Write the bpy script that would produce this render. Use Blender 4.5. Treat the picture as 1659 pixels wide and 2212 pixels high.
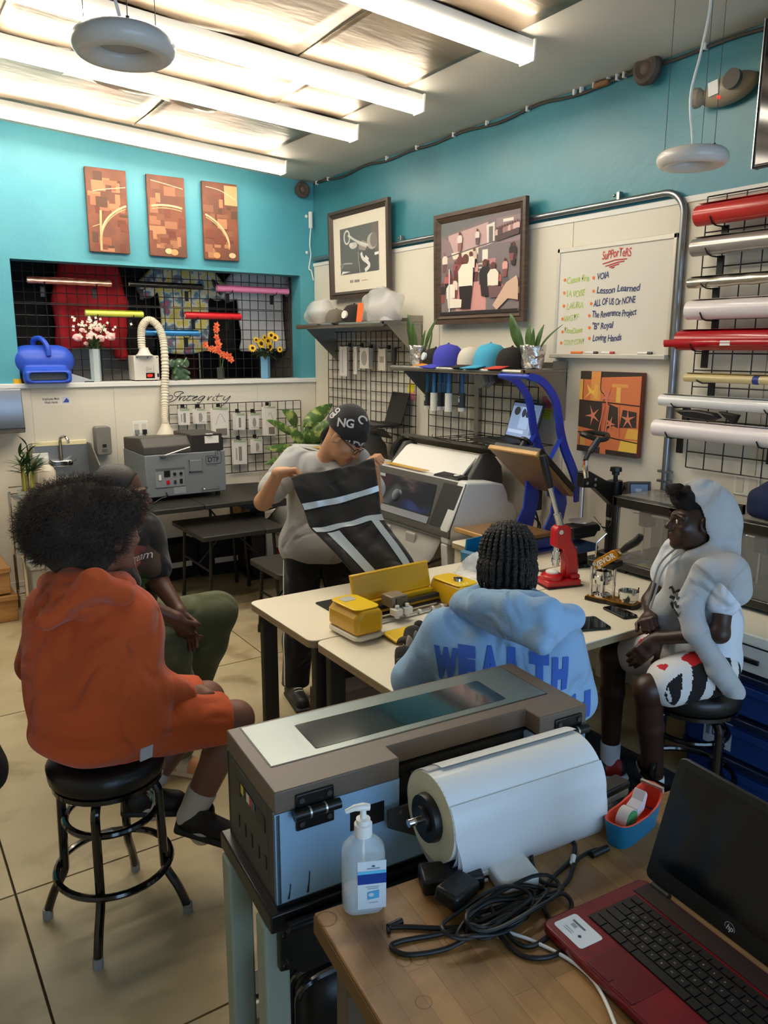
import bpy, bmesh, math, random
import numpy as np
from math import sin, cos, pi, radians as R
from mathutils import Vector, Matrix, Euler
from mathutils.bvhtree import BVHTree
for _o in list(bpy.data.objects): bpy.data.objects.remove(_o)
S = bpy.context.scene; COL = S.collection
random.seed(7); rng = np.random.default_rng(7)
# ---------------------------------------------------------------- camera
EYE = 1.85; FPX = 1693.0
_y, _p, _r = 0.5866, 0.2062, -0.0037
FWD = Vector((sin(_y)*cos(_p), cos(_y)*cos(_p), -sin(_p)))
_rt = Vector((cos(_y), -sin(_y), 0)); _dn = FWD.cross(_rt)
RT = _rt*cos(_r) + _dn*sin(_r); DN = -_rt*sin(_r) + _dn*cos(_r)
CP = Vector((0, 0, EYE))
cd = bpy.data.cameras.new('camera'); cam = bpy.data.objects.new('camera', cd); COL.objects.link(cam)
cd.sensor_fit = 'AUTO'; cd.sensor_width = 36.0; cd.lens = 36.0*FPX/2212; cd.clip_start = 0.05
cam.matrix_world = Matrix((( RT.x, -DN.x, -FWD.x, 0), (RT.y, -DN.y, -FWD.y, 0), (RT.z, -DN.z, -FWD.z, EYE), (0, 0, 0, 1)))
S.camera = cam
# ---------------------------------------------------------------- daylight and exposure
w = bpy.data.worlds.new('world'); S.world = w; w.use_nodes = True
_bg = w.node_tree.nodes['Background']; _bg.inputs[0].default_value = (0.45, 0.69, 1.0, 1); _bg.inputs[1].default_value = 3.0
S.view_settings.view_transform = 'Standard'; S.view_settings.look = 'None'
S.view_settings.exposure = 0.6; S.view_settings.gamma = 1.0; S.view_settings.use_curve_mapping = False
S.cycles.use_denoising = True
try: S.cycles.denoiser = 'OPENIMAGEDENOISE'
except Exception: pass
S.cycles.max_bounces = 7; S.cycles.diffuse_bounces = 4; S.cycles.glossy_bounces = 3; S.cycles.transmission_bounces = 5
S.cycles.transparent_max_bounces = 6; S.cycles.caustics_reflective = False; S.cycles.caustics_refractive = False
S.cycles.sample_clamp_indirect = 6.0
TUBE_W = 22.0          # strength of the four ceiling tubes
# room measures (metres)
XR, YB, XL, YF = 3.46, 6.33, -2.6, -2.2
def ceil_z(x): return 3.235 + 0.058*(XR-x)
# ---------------------------------------------------------------- points measured along sight lines, on real planes
def ray(px, py): return FWD + RT*((px-829.5)/FPX) + DN*((py-1106)/FPX)
def onX(px, py, X): d = ray(px, py); return CP + d*(X/d.x)
def onY(px, py, Y): d = ray(px, py); return CP + d*(Y/d.y)
def onZ(px, py, Z): d = ray(px, py); return CP + d*((Z-EYE)/d.z)
def at(px, py, depth): return CP + ray(px, py)*depth
# ---------------------------------------------------------------- materials
MATS = {}
def srgb(h):
    if isinstance(h, str):
        h = h.lstrip('#'); c = [int(h[i:i+2], 16)/255 for i in (0, 2, 4)]
    else: c = h
    return tuple(((v/12.92) if v <= .04045 else ((v+.055)/1.055)**2.4) for v in c)
def M(name, col='#808080', rough=.5, metal=0., col2=None, scale=8., bump=0., bscale=60., stretch=None, emit=None, estr=0., trans=0., alpha=1., coat=0., spec=None, sss=0., ior=1.45, detail=4., lo=.35, hi=.65, sheen=0., fold=0., fscale=7.):
    if name in MATS: return MATS[name]
    m = bpy.data.materials.new(name); m.use_nodes = True; MATS[name] = m
    nt = m.node_tree; n = nt.nodes; L = nt.links; b = n['Principled BSDF']
    c = srgb(col); b.inputs['Base Color'].default_value = (*c, 1)
    b.inputs['Roughness'].default_value = rough; b.inputs['Metallic'].default_value = metal
    b.inputs['IOR'].default_value = ior
    if trans: b.inputs['Transmission Weight'].default_value = trans
    if alpha < 1: b.inputs['Alpha'].default_value = alpha
    if coat: b.inputs['Coat Weight'].default_value = coat; b.inputs['Coat Roughness'].default_value = .08
    if spec is not None: b.inputs['Specular IOR Level'].default_value = spec
    if sss: b.inputs['Subsurface Weight'].default_value = sss; b.inputs['Subsurface Radius'].default_value = (.02, .01, .006)
    if sheen: b.inputs['Sheen Weight'].default_value = sheen; b.inputs['Sheen Roughness'].default_value = .5
    if emit: b.inputs['Emission Color'].default_value = (*srgb(emit), 1); b.inputs['Emission Strength'].default_value = estr
    tc = mp = None
    if col2 or bump or fold:
        tc = n.new('ShaderNodeTexCoord'); mp = n.new('ShaderNodeMapping'); L.new(tc.outputs['Object'], mp.inputs[0])
        if stretch: mp.inputs['Scale'].default_value = stretch
    if col2:
        t = n.new('ShaderNodeTexNoise'); t.inputs['Scale'].default_value = scale; t.inputs['Detail'].default_value = detail
        r = n.new('ShaderNodeValToRGB'); r.color_ramp.elements[0].position = lo; r.color_ramp.elements[1].position = hi
        r.color_ramp.elements[0].color = (*c, 1); r.color_ramp.elements[1].color = (*srgb(col2), 1)
        L.new(mp.outputs[0], t.inputs[0]); L.new(t.outputs[0], r.inputs[0]); L.new(r.outputs[0], b.inputs['Base Color'])
    if bump:
        t2 = n.new('ShaderNodeTexNoise'); t2.inputs['Scale'].default_value = bscale; t2.inputs['Detail'].default_value = 3
        bp = n.new('ShaderNodeBump'); bp.inputs['Strength'].default_value = bump; bp.inputs['Distance'].default_value = .01
        L.new(mp.outputs[0], t2.inputs[0]); L.new(t2.outputs[0], bp.inputs['Height']); L.new(bp.outputs[0], b.inputs['Normal'])
    if fold:      # soft creases of cloth
        t3 = n.new('ShaderNodeTexNoise'); t3.inputs['Scale'].default_value = fscale; t3.inputs['Detail'].default_value = 1.2; t3.inputs['Distortion'].default_value = 1.1
        pp = n.new('ShaderNodeMath'); pp.operation = 'SMOOTH_MIN'; pp.inputs[1].default_value = .52; pp.inputs[2].default_value = .12
        b3 = n.new('ShaderNodeBump'); b3.inputs['Strength'].default_value = fold; b3.inputs['Distance'].default_value = .12
        L.new(mp.outputs[0], t3.inputs[0]); L.new(t3.outputs[0], pp.inputs[0]); L.new(pp.outputs[0], b3.inputs['Height'])
        if bump: L.new(bp.outputs[0], b3.inputs['Normal'])
        L.new(b3.outputs[0], b.inputs['Normal'])
    return m
# ---------------------------------------------------------------- object helpers
def tag(o, label=None, cat=None, group=None, kind=None):
    if label: o['label'] = label
    if cat: o['category'] = cat
    if group: o['group'] = group
    if kind: o['kind'] = kind
    return o
def thing(name, label, cat, loc=(0, 0, 0), rz=0., group=None, rot=None):
    o = bpy.data.objects.new(name, None); COL.objects.link(o); o.empty_display_size = .05
    o.location = loc; o.rotation_euler = rot if rot else (0, 0, rz)
    return tag(o, label, cat, group)
def link(name, me, mats, parent=None, bevel=0., smooth=35):
    o = bpy.data.objects.new(name, me); COL.objects.link(o)
    for m in (mats if isinstance(mats, (list, tuple)) else [mats]): me.materials.append(m)
    if smooth and len(me.polygons):
        me.polygons.foreach_set('use_smooth', [True]*len(me.polygons))
        me.set_sharp_from_angle(angle=R(smooth))
    if parent: o.parent = parent
    if bevel:
        b = o.modifiers.new('bevel', 'BEVEL'); b.width = bevel; b.segments = 2; b.limit_method = 'ANGLE'; b.angle_limit = R(40)
    return o
def dup(root, loc=None, rz=None, label=None, group=None, depth=0):
    c = root.copy(); COL.objects.link(c)
    if loc is not None: c.location = loc
    if rz is not None: c.rotation_euler = (0, 0, rz)
    if label: c['label'] = label
    if group: c['group'] = group
    for ch in list(root.children):
        k = dup(ch, depth=depth+1); k.parent = c; k.matrix_parent_inverse = ch.matrix_parent_inverse
    return c
def frame_of(d, up=(0, 0, 1)):
    d = Vector(d).normalized(); u = Vector(up)
    if abs(d.dot(u)) > .98: u = Vector((1, 0, 0))
    a = u.cross(d).normalized(); return a, d.cross(a), d
class MB:
    """collects shapes and links them as ONE mesh object"""
    def __init__(s): s.v = []; s.f = []; s.mi = []; s.cur = 0; s.X = None
    def mat(s, i): s.cur = i; return s
    def xf(s, m): s.X = m; return s
    def add(s, vs, fs):
        b = len(s.v)
        for p in vs:
            p = Vector(p); s.v.append(tuple(s.X @ p) if s.X is not None else tuple(p))
        for f in fs: s.f.append([b+i for i in f]); s.mi.append(s.cur)
        return s
    def box(s, c, d, rot=None):
        x, y, z = d[0]/2, d[1]/2, d[2]/2; c = Vector(c)
        vs = [Vector((i*x, j*y, k*z)) for k in (-1, 1) for j in (-1, 1) for i in (-1, 1)]
        if rot is not None:
            rm = Euler(rot).to_matrix() if not isinstance(rot, Matrix) else rot
            vs = [rm @ q for q in vs]
        return s.add([q+c for q in vs], [(0, 2, 3, 1), (4, 5, 7, 6), (0, 1, 5, 4), (2, 6, 7, 3), (0, 4, 6, 2), (1, 3, 7, 5)])
    def bb(s, a, b): return s.box([(a[i]+b[i])/2 for i in range(3)], [abs(b[i]-a[i]) for i in range(3)])
    def cyl(s, a, b, r, r2=None, n=16, cap=True):
        a, b = Vector(a), Vector(b); r2 = r if r2 is None else r2; u, v, d = frame_of(b-a)
        vs = [a+(u*cos(t)+v*sin(t))*r for t in [2*pi*i/n for i in range(n)]]+[b+(u*cos(t)+v*sin(t))*r2 for t in [2*pi*i/n for i in range(n)]]
        fs = [(i, (i+1) % n, n+(i+1) % n, n+i) for i in range(n)]
        if cap: fs += [tuple(range(n-1, -1, -1)), tuple(range(n, 2*n))]
        return s.add(vs, fs)
    def tube(s, pts, r, n=8, closed=False, cap=True, flat=1.):
        P = [Vector(p) for p in pts]; m = len(P); rs = r if isinstance(r, (list, tuple)) else [r]*m
        vs = []; u = None
        for i, p in enumerate(P):
            d = (P[(i+1) % m]-P[i-1]) if closed else (P[min(i+1, m-1)]-P[max(i-1, 0)])
            if d.length < 1e-9: d = Vector((0, 0, 1))
            d.normalize()
            if u is None: u, v, _ = frame_of(d)
            else:
                u = u-d*u.dot(d)
                if u.length < 1e-6: u, v, _ = frame_of(d)
                u.normalize(); v = d.cross(u)
            vs += [p+(u*cos(t)+v*sin(t)*flat)*rs[i] for t in [2*pi*k/n for k in range(n)]]
        fs = []
        for i in range(m if closed else m-1):
            a, b = i*n, ((i+1) % m)*n
            fs += [(a+k, a+(k+1) % n, b+(k+1) % n, b+k) for k in range(n)]
        if cap and not closed: fs += [tuple(range(n-1, -1, -1)), tuple(range((m-1)*n, m*n))]
        return s.add(vs, fs)
    def lathe(s, prof, c=(0, 0, 0), n=28, axis='Z', sx=1., sy=1., cap=True):
        c = Vector(c); vs = []; m = len(prof)
        for (r, z) in prof:
            for k in range(n):
                t = 2*pi*k/n; q = (r*cos(t)*sx, r*sin(t)*sy, z)
                if axis == 'X': q = (q[2], q[0], q[1])
                elif axis == 'Y': q = (q[1], q[2], q[0])
                vs.append(c+Vector(q))
        fs = [(i*n+k, i*n+(k+1) % n, (i+1)*n+(k+1) % n, (i+1)*n+k) for i in range(m-1) for k in range(n)]
        if cap and prof[0][0] > 1e-6: fs.append(tuple(range(n-1, -1, -1)))
        if cap and prof[-1][0] > 1e-6: fs.append(tuple(range((m-1)*n, m*n)))
        return s.add(vs, fs)
    def ext(s, poly, w0, w1, axis='X', c=(0, 0, 0)):
        n = len(poly); c = Vector(c)
        def q(u, v, w): return c+Vector({'X': (w, u, v), 'Y': (u, w, v), 'Z': (u, v, w)}[axis])
        vs = [q(u, v, w0) for u, v in poly]+[q(u, v, w1) for u, v in poly]
        return s.add(vs, [tuple(range(n-1, -1, -1)), tuple(range(n, 2*n))]+[(i, (i+1) % n, n+(i+1) % n, n+i) for i in range(n)])
    def grid(s, rows, thick=0.):
        nr, nc = len(rows), len(rows[0])
        vs = [p for r in rows for p in r]
        return s.add(vs, [(i*nc+j, i*nc+j+1, (i+1)*nc+j+1, (i+1)*nc+j) for i in range(nr-1) for j in range(nc-1)])
    def ell(s, c, r, n=16, m=10, rot=None):
        c = Vector(c); rm = None
        if rot is not None: rm = rot if isinstance(rot, Matrix) else Euler(rot).to_matrix()
        if not isinstance(r, (list, tuple)): r = (r, r, r)
        vs = []
        for i in range(m+1):
            a = pi*i/m
            for k in range(n):
                t = 2*pi*k/n; q = Vector((r[0]*sin(a)*cos(t), r[1]*sin(a)*sin(t), r[2]*cos(a)))
                vs.append(c+(rm @ q if rm else q))
        return s.add(vs, [(i*n+k, (i+1)*n+k, (i+1)*n+(k+1) % n, i*n+(k+1) % n) for i in range(m) for k in range(n)])
    def obj(s, name, mats, parent=None, bevel=0., smooth=35):
        me = bpy.data.meshes.new(name); me.from_pydata(s.v, [], s.f)
        if any(s.mi): me.polygons.foreach_set('material_index', s.mi)
        bm = bmesh.new(); bm.from_mesh(me)
        bmesh.ops.remove_doubles(bm, verts=bm.verts, dist=1e-6)
        bmesh.ops.recalc_face_normals(bm, faces=bm.faces); bm.to_mesh(me); bm.free()
        return link(name, me, mats, parent, bevel, smooth)
def rrect(w, h, r, n=5, cx=0., cy=0.):
    out = []
    for (sx, sy, a0) in ((1, 1, 0), (-1, 1, 90), (-1, -1, 180), (1, -1, 270)):
        for i in range(n+1):
            a = R(a0+90*i/n); out.append((cx+sx*(w/2-r)+r*cos(a), cy+sy*(h/2-r)+r*sin(a)))
    return out
def spline(pts, k=8, closed=False):
    P = [Vector(p) for p in pts]; n = len(P); out = []
    rng_ = range(n if closed else n-1)
    for i in rng_:
        p0 = P[i-1] if (i > 0 or closed) else P[0]; p1 = P[i]; p2 = P[(i+1) % n]; p3 = P[(i+2) % n] if (i+2 < n or closed) else P[-1]
        for j in range(k):
            t = j/k; out.append(.5*((2*p1)+(p2-p0)*t+(2*p0-5*p1+4*p2-p3)*t*t+(3*p1-p0-3*p2+p3)*t**3))
    if not closed: out.append(P[-1])
    return out
def text_mesh(txt, size, shear=0., bold=0., spacing=1., align='LEFT', ext=0.):
    cu = bpy.data.curves.new('t', 'FONT'); cu.body = txt; cu.size = size; cu.shear = shear; cu.offset = bold; cu.space_character = spacing
    cu.align_x = align; cu.extrude = ext; cu.resolution_u = 3
    o = bpy.data.objects.new('t', cu); COL.objects.link(o)
    dg = bpy.context.evaluated_depsgraph_get(); dg.update()
    me = bpy.data.meshes.new_from_object(o.evaluated_get(dg)); bpy.data.objects.remove(o); bpy.data.curves.remove(cu)
    me.materials.clear(); return me
def text(name, txt, size, mat, org, right, up, parent=None, shear=0., bold=0., spacing=1., align='LEFT', sx=1.):
    me = text_mesh(txt, size, shear, bold, spacing, align)
    r = Vector(right).normalized(); u = Vector(up).normalized(); nrm = r.cross(u)
    m = Matrix(((r.x*sx, u.x, nrm.x, org[0]), (r.y*sx, u.y, nrm.y, org[1]), (r.z*sx, u.z, nrm.z, org[2]), (0, 0, 0, 1)))
    me.transform(m); return link(name, me, mat, parent, smooth=0)
def bvh_of(o):
    me = o.data; return BVHTree.FromPolygons([o.matrix_world @ v.co for v in me.vertices], [p.vertices[:] for p in me.polygons])
def project(name, me, mat, org, right, up, bvh, parent=None, off=.003, cut=.012, back=.4):
    """lays a flat mesh (text, patch) onto a surface"""
    r = Vector(right).normalized(); u = Vector(up).normalized(); nrm = r.cross(u)
    bm = bmesh.new(); bm.from_mesh(me)
    for _ in range(5):
        es = [e for e in bm.edges if e.calc_length() > cut]
        if not es: break
        bmesh.ops.triangulate(bm, faces=bm.faces); es = [e for e in bm.edges if e.calc_length() > cut]
        bmesh.ops.subdivide_edges(bm, edges=es, cuts=1)
    bad = []
    for v in bm.verts:
        p = Vector(org)+r*v.co.x+u*v.co.y
        h = bvh.ray_cast(p+nrm*back, -nrm)
        if h[0] is None: bad.append(v); v.co = p
        else: v.co = h[0]+nrm*off
    bmesh.ops.delete(bm, geom=bad, context='VERTS')
    bm.to_mesh(me); bm.free()
    return link(name, me, mat, parent, smooth=60)
# ---------------------------------------------------------------- smooth solid modelling on a grid (surface nets)
class SD:
    def __init__(s, lo, hi, h):
        s.h = h; s.lo = np.array(lo, float); s.n = (np.ceil((np.array(hi)-s.lo)/h)+1).astype(int)
        s.f = np.full(s.n, 9., np.float32)
    def _sub(s, lo, hi):
        a = np.clip(np.floor((np.array(lo)-s.lo)/s.h).astype(int), 0, s.n); b = np.clip(np.ceil((np.array(hi)-s.lo)/s.h).astype(int)+1, 0, s.n)
        sl = tuple(slice(a[i], b[i]) for i in range(3))
        g = [(s.lo[i]+s.h*np.arange(a[i], b[i])).astype(np.float32) for i in range(3)]
        return sl, g[0][:, None, None], g[1][None, :, None], g[2][None, None, :]
    def _mix(s, sl, d, k, op):
        f = s.f[sl]
        if f.size == 0: return
        if op == 'add':
            h = np.clip(.5+.5*(f-d)/k, 0, 1); s.f[sl] = f*(1-h)+d*h-k*h*(1-h)
        else:
            h = np.clip(.5-.5*(f+d)/k, 0, 1); s.f[sl] = f*(1-h)-d*h+k*h*(1-h)
    def cap(s, a, b, r, r2=None, k=.02, op='add', flat=None):
        a = np.array(a, float); b = np.array(b, float); r2 = r if r2 is None else r2; m = max(r, r2)+k+3*s.h
        sl, X, Y, Z = s._sub(np.minimum(a, b)-m, np.maximum(a, b)+m)
        d = b-a; L2 = max(float(d @ d), 1e-9)
        t = np.clip(((X-a[0])*d[0]+(Y-a[1])*d[1]+(Z-a[2])*d[2])/L2, 0, 1)
        dd = np.sqrt((X-a[0]-t*d[0])**2+(Y-a[1]-t*d[1])**2+(Z-a[2]-t*d[2])**2)-(r+(r2-r)*t)
        s._mix(sl, dd, k, op); return s
    def chain(s, pts, rs, k=.02, op='add'):
        for i in range(len(pts)-1): s.cap(pts[i], pts[i+1], rs[i], rs[i+1], k, op)
        return s
    def ell(s, c, r, k=.02, op='add', ax=None):
        c = np.array(c, float); r = np.array(r, float); m = r.max()+k+3*s.h
        sl, X, Y, Z = s._sub(c-m, c+m)
        A = np.eye(3) if ax is None else np.array(ax, float)
        q = [((X-c[0])*A[i][0]+(Y-c[1])*A[i][1]+(Z-c[2])*A[i][2])/r[i] for i in range(3)]
        k0 = np.sqrt(q[0]**2+q[1]**2+q[2]**2); k1 = np.sqrt((q[0]/r[0])**2+(q[1]/r[1])**2+(q[2]/r[2])**2)
        s._mix(sl, k0*(k0-1)/np.maximum(k1, 1e-4), k, op); return s
    def box(s, c, hs, rad=.01, k=.01, op='add', ax=None):
        c = np.array(c, float); hs = np.array(hs, float)-rad; m = np.linalg.norm(hs)+rad+k+3*s.h
        sl, X, Y, Z = s._sub(c-m, c+m)
        A = np.eye(3) if ax is None else np.array(ax, float)
        q = [np.abs((X-c[0])*A[i][0]+(Y-c[1])*A[i][1]+(Z-c[2])*A[i][2])-hs[i] for i in range(3)]
        o = np.sqrt(sum(np.maximum(t, 0)**2 for t in q)); i_ = np.minimum(np.maximum(np.maximum(q[0], q[1]), q[2]), 0)
        s._mix(sl, o+i_-rad, k, op); return s
    def half(s, p, nrm, k=.004):
        """cuts away everything on the side the normal points to"""
        p = np.array(p, float); nrm = np.array(nrm, float); nrm = nrm/np.linalg.norm(nrm)
        sl, X, Y, Z = s._sub(s.lo, s.lo+s.h*s.n)
        d = (X-p[0])*nrm[0]+(Y-p[1])*nrm[1]+(Z-p[2])*nrm[2]
        s.f = np.maximum(s.f, d.astype(np.float32)); return s
    def wave(s, amp, dirs, box=None):
        lo, hi = box if box else (s.lo, s.lo+s.h*s.n)
        sl, X, Y, Z = s._sub(lo, hi); w = 0
        for (fx, fy, fz, ph, a) in dirs:
            w = w+a*np.sin(fx*X+fy*Y+fz*Z+ph+1.3*np.sin(7*X+5*Z+ph)+1.1*np.sin(6*Y-4*Z))
        s.f[sl] += (amp*w).astype(np.float32); return s
    def mesh(s, name, mats, parent=None, paint=None, smooth=60):
        f = s.f; nx, ny, nz = f.shape; ins = f < 0
        c = np.zeros((nx-1, ny-1, nz-1), np.uint8)
        for i in (0, 1):
            for j in (0, 1):
                for k in (0, 1): c += ins[i:nx-1+i, j:ny-1+j, k:nz-1+k]
        I, J, K = np.nonzero((c > 0) & (c < 8))
        idx = np.full(c.shape, -1, np.int32); idx[I, J, K] = np.arange(len(I))
        pos = np.zeros((len(I), 3)); cnt = np.zeros(len(I))
        cs = [(i, j, k) for i in (0, 1) for j in (0, 1) for k in (0, 1)]
        for a in cs:
            for d in range(3):
                if a[d]: continue
                b = list(a); b[d] = 1
                fa = f[I+a[0], J+a[1], K+a[2]]; fb = f[I+b[0], J+b[1], K+b[2]]
                mk = (fa < 0) != (fb < 0); t = np.where(mk, fa/np.where(mk, fa-fb, 1), 0)
                for e in range(3): pos[:, e] += mk*(a[e]+(t if e == d else 0))
                cnt += mk
        pos /= cnt[:, None]; pos += np.stack([I, J, K], 1); V = pos*s.h+s.lo
        Q = []
        for d in range(3):
            e, g = [(1, 2), (2, 0), (0, 1)][d]
            A = [slice(None)]*3; Bq = [slice(None)]*3; A[d] = slice(0, -1); Bq[d] = slice(1, None)
            sa = ins[tuple(A)]; ch = sa != ins[tuple(Bq)]
            ii = np.nonzero(ch); ii = [q for q in ii]
            ok = (ii[e] > 0) & (ii[g] > 0) & (ii[e] < f.shape[e]-1) & (ii[g] < f.shape[g]-1); ii = [q[ok] for q in ii]
            def cell(de, dg):
                q = [z.copy() for z in ii]; q[e] -= de; q[g] -= dg; return idx[q[0], q[1], q[2]]
            quad = np.stack([cell(1, 1), cell(0, 1), cell(0, 0), cell(1, 0)], 1)
            fl = ~sa[ii[0], ii[1], ii[2]]; quad[fl] = quad[fl][:, ::-1]; Q.append(quad)
        Q = np.concatenate(Q); Q = Q[(Q >= 0).all(1)]
        me = bpy.data.meshes.new(name); me.vertices.add(len(V)); me.vertices.foreach_set('co', V.astype(np.float32).ravel())
        me.loops.add(len(Q)*4); me.loops.foreach_set('vertex_index', Q.ravel().astype(np.int32))
        me.polygons.add(len(Q)); me.polygons.foreach_set('loop_start', np.arange(0, len(Q)*4, 4, dtype=np.int32))
        me.update(calc_edges=True); me.validate()
        if paint:
            cen = V[Q].mean(1); mi = np.zeros(len(Q), np.int32)
            for (m_i, fn) in paint: mi[fn(cen)] = m_i
            me.polygons.foreach_set('material_index', mi)
        return link(name, me, mats, parent, smooth=smooth)
def dirs_(n, f0, f1, seed):
    r = random.Random(seed); out = []
    for _ in range(n):
        v = Vector((r.gauss(0, 1), r.gauss(0, 1), r.gauss(0, 1))).normalized()*r.uniform(f0, f1); out.append((v.x, v.y, v.z, r.uniform(0, 6), 1./n**.5))
    return out
# ================================================================ materials used widely
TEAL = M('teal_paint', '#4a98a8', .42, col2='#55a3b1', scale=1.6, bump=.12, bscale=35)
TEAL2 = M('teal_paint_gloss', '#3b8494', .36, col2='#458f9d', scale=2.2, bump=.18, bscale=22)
CREAM = M('white_wall_panel', '#e6dfcf', .5, col2='#ddd5c3', scale=1.2)
WHITE = M('white_plastic', '#e8e6e0', .35); WPAINT = M('white_paint', '#e4e0d6', .5)
BLACK = M('black_plastic', '#161514', .4); BLKM = M('black_metal', '#141312', .33); DGREY = M('dark_grey_plastic', '#3a3836', .45)
GREY = M('grey_plastic', '#8a8a88', .45); STEEL = M('stainless_steel', '#a09c94', .33, metal=.9, bump=.05, bscale=120, stretch=(1, 1, 25))
CHROME = M('chrome', '#d8d8d8', .08, metal=1.); ALU = M('aluminium', '#c9c7c2', .3, metal=.9)
BLUEM = M('blue_powder_coat', '#2743b4', .33); RED = M('red_enamel', '#c4161c', .3, coat=.3)
PAPER = M('paper_white', '#f0ede6', .7); CARD = M('cardboard', '#b98d5c', .8, col2='#a97e4f', scale=5)
GLASS = M('clear_glass', '#f4fbfa', .03, trans=1., ior=1.3); PVC = M('clear_plastic', '#f6f7f5', .18, trans=.0, alpha=.32)
SCREEN = M('black_screen', '#0a0d10', .08, spec=.6); WIREB = M('black_wire', '#12100e', .4)
# ================================================================ floor
CONC = M('concrete_floor', '#c2b291', .42, col2='#a39067', scale=2.3, bump=.06, bscale=18, detail=9, lo=.3, hi=.75)
def conc_extra(m):
    nt = m.node_tree; n = nt.nodes; L = nt.links; b = n['Principled BSDF']; src = b.inputs['Base Color'].links[0].from_socket
    mp = [x for x in n if x.type == 'MAPPING'][0]
    t = n.new('ShaderNodeTexNoise'); t.inputs['Scale'].default_value = 3.2; t.inputs['Detail'].default_value = 12; t.inputs['Distortion'].default_value = .35
    r = n.new('ShaderNodeValToRGB'); r.color_ramp.elements[0].position = .52; r.color_ramp.elements[1].position = .74
    r.color_ramp.elements[0].color = (1, 1, 1, 1); r.color_ramp.elements[1].color = (.42, .34, .24, 1)
    v = n.new('ShaderNodeTexVoronoi'); v.inputs['Scale'].default_value = 9.; r2 = n.new('ShaderNodeValToRGB')
    r2.color_ramp.elements[0].position = .0; r2.color_ramp.elements[1].position = .035; r2.color_ramp.elements[0].color = (.2, .15, .1, 1); r2.color_ramp.elements[1].color = (1, 1, 1, 1)
    mx = n.new('ShaderNodeMixRGB'); mx.blend_type = 'MULTIPLY'; mx.inputs[0].default_value = .85
    my = n.new('ShaderNodeMixRGB'); my.blend_type = 'MULTIPLY'; my.inputs[0].default_value = .8
    L.new(mp.outputs[0], t.inputs[0]); L.new(mp.outputs[0], v.inputs[0]); L.new(t.outputs[0], r.inputs[0]); L.new(v.outputs[0], r2.inputs[0])
    L.new(src, mx.inputs[1]); L.new(r.outputs[0], mx.inputs[2]); L.new(mx.outputs[0], my.inputs[1]); L.new(r2.outputs[0], my.inputs[2]); L.new(my.outputs[0], b.inputs['Base Color'])
conc_extra(CONC)
def struct(b, name, mats, parent=None, **k):
    o = b.obj(name, mats, parent, **k)
    if not parent: o['kind'] = 'structure'
    return o
fl = struct(MB().bb((XL-.2, YF-.2, -.14), (XR+.2, 9.2, -.012)), 'floor', M('joint_dirt', '#4a3c28', .9))
for (x0, x1, y0, y1) in [(XL, .26, YF, 2.68), (.26, XR, YF, 1.845), (.26, XR, 1.845, 2.68), (XL, .26, 2.68, 4.17), (.26, XR, 2.68, 4.17), (XL, 1.9, 4.17, YB), (1.9, XR, 4.17, YB), (XL, XR, YB, 9.)]:
    struct(MB().bb((x0+.004, y0+.004, -.1), (x1-.004, y1-.004, 0)), 'slab', CONC, fl)
# ================================================================ walls
OX0, OX1, OZ0, OZ1, TH = 1.0, 3.32, 1.585, 2.465, .17
b = MB()
b.ext([(XL, OZ1), (XR+.12, OZ1), (XR+.12, ceil_z(XR)+.1), (XL, ceil_z(XL)+.1)], YB, YB+TH, 'Y')
b.bb((XL, YB, 1.55), (OX0, YB+TH, OZ1)); b.bb((OX1, YB, 1.55), (XR+.12, YB+TH, OZ1)); b.mat(1).bb((XL, YB, 0), (XR+.12, YB+TH, 1.55))
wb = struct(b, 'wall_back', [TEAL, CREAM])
for i, x in enumerate((-2.6, -1.38, -.16, 1.06, 1.66, 2.88)):
    x1 = [-1.38, -.16, 1.06, 1.66, 2.88, XR-.006][i]
    struct(MB().bb((x+.002, YB-.006, .1), (x1-.002, YB, 1.545)), 'panel', CREAM, wb)
struct(MB().bb((XL, YB-.03, 1.548), (XR-.008, YB+TH+.02, OZ0)), 'trim_1', WHITE, bevel=.004)
b = MB(); b.ext([(YF, 2.56), (YB, 2.56), (YB, ceil_z(XR)+.1), (YF, ceil_z(XR)+.1)], XR, XR+.12, 'X'); b.mat(1).bb((XR, YF, 0), (XR+.12, YB, 2.56))
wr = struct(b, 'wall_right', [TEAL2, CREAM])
ys = [YF, -.38, .84, 2.06, 3.28, 4.5, 5.72, YB-.008]
for i in range(7): struct(MB().bb((XR-.006, ys[i]+.0025, .1), (XR, ys[i+1]-.0025, 2.55)), 'panel', CREAM, wr)
struct(MB().bb((XR-.012, YF, 2.545), (XR, YB, 2.575)), 'trim_2', WHITE, bevel=.003)
b = MB(); b.bb((XL-.12, YF, 0), (XL, YB, 3.6)); struct(b, 'wall_left', CREAM)
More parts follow.
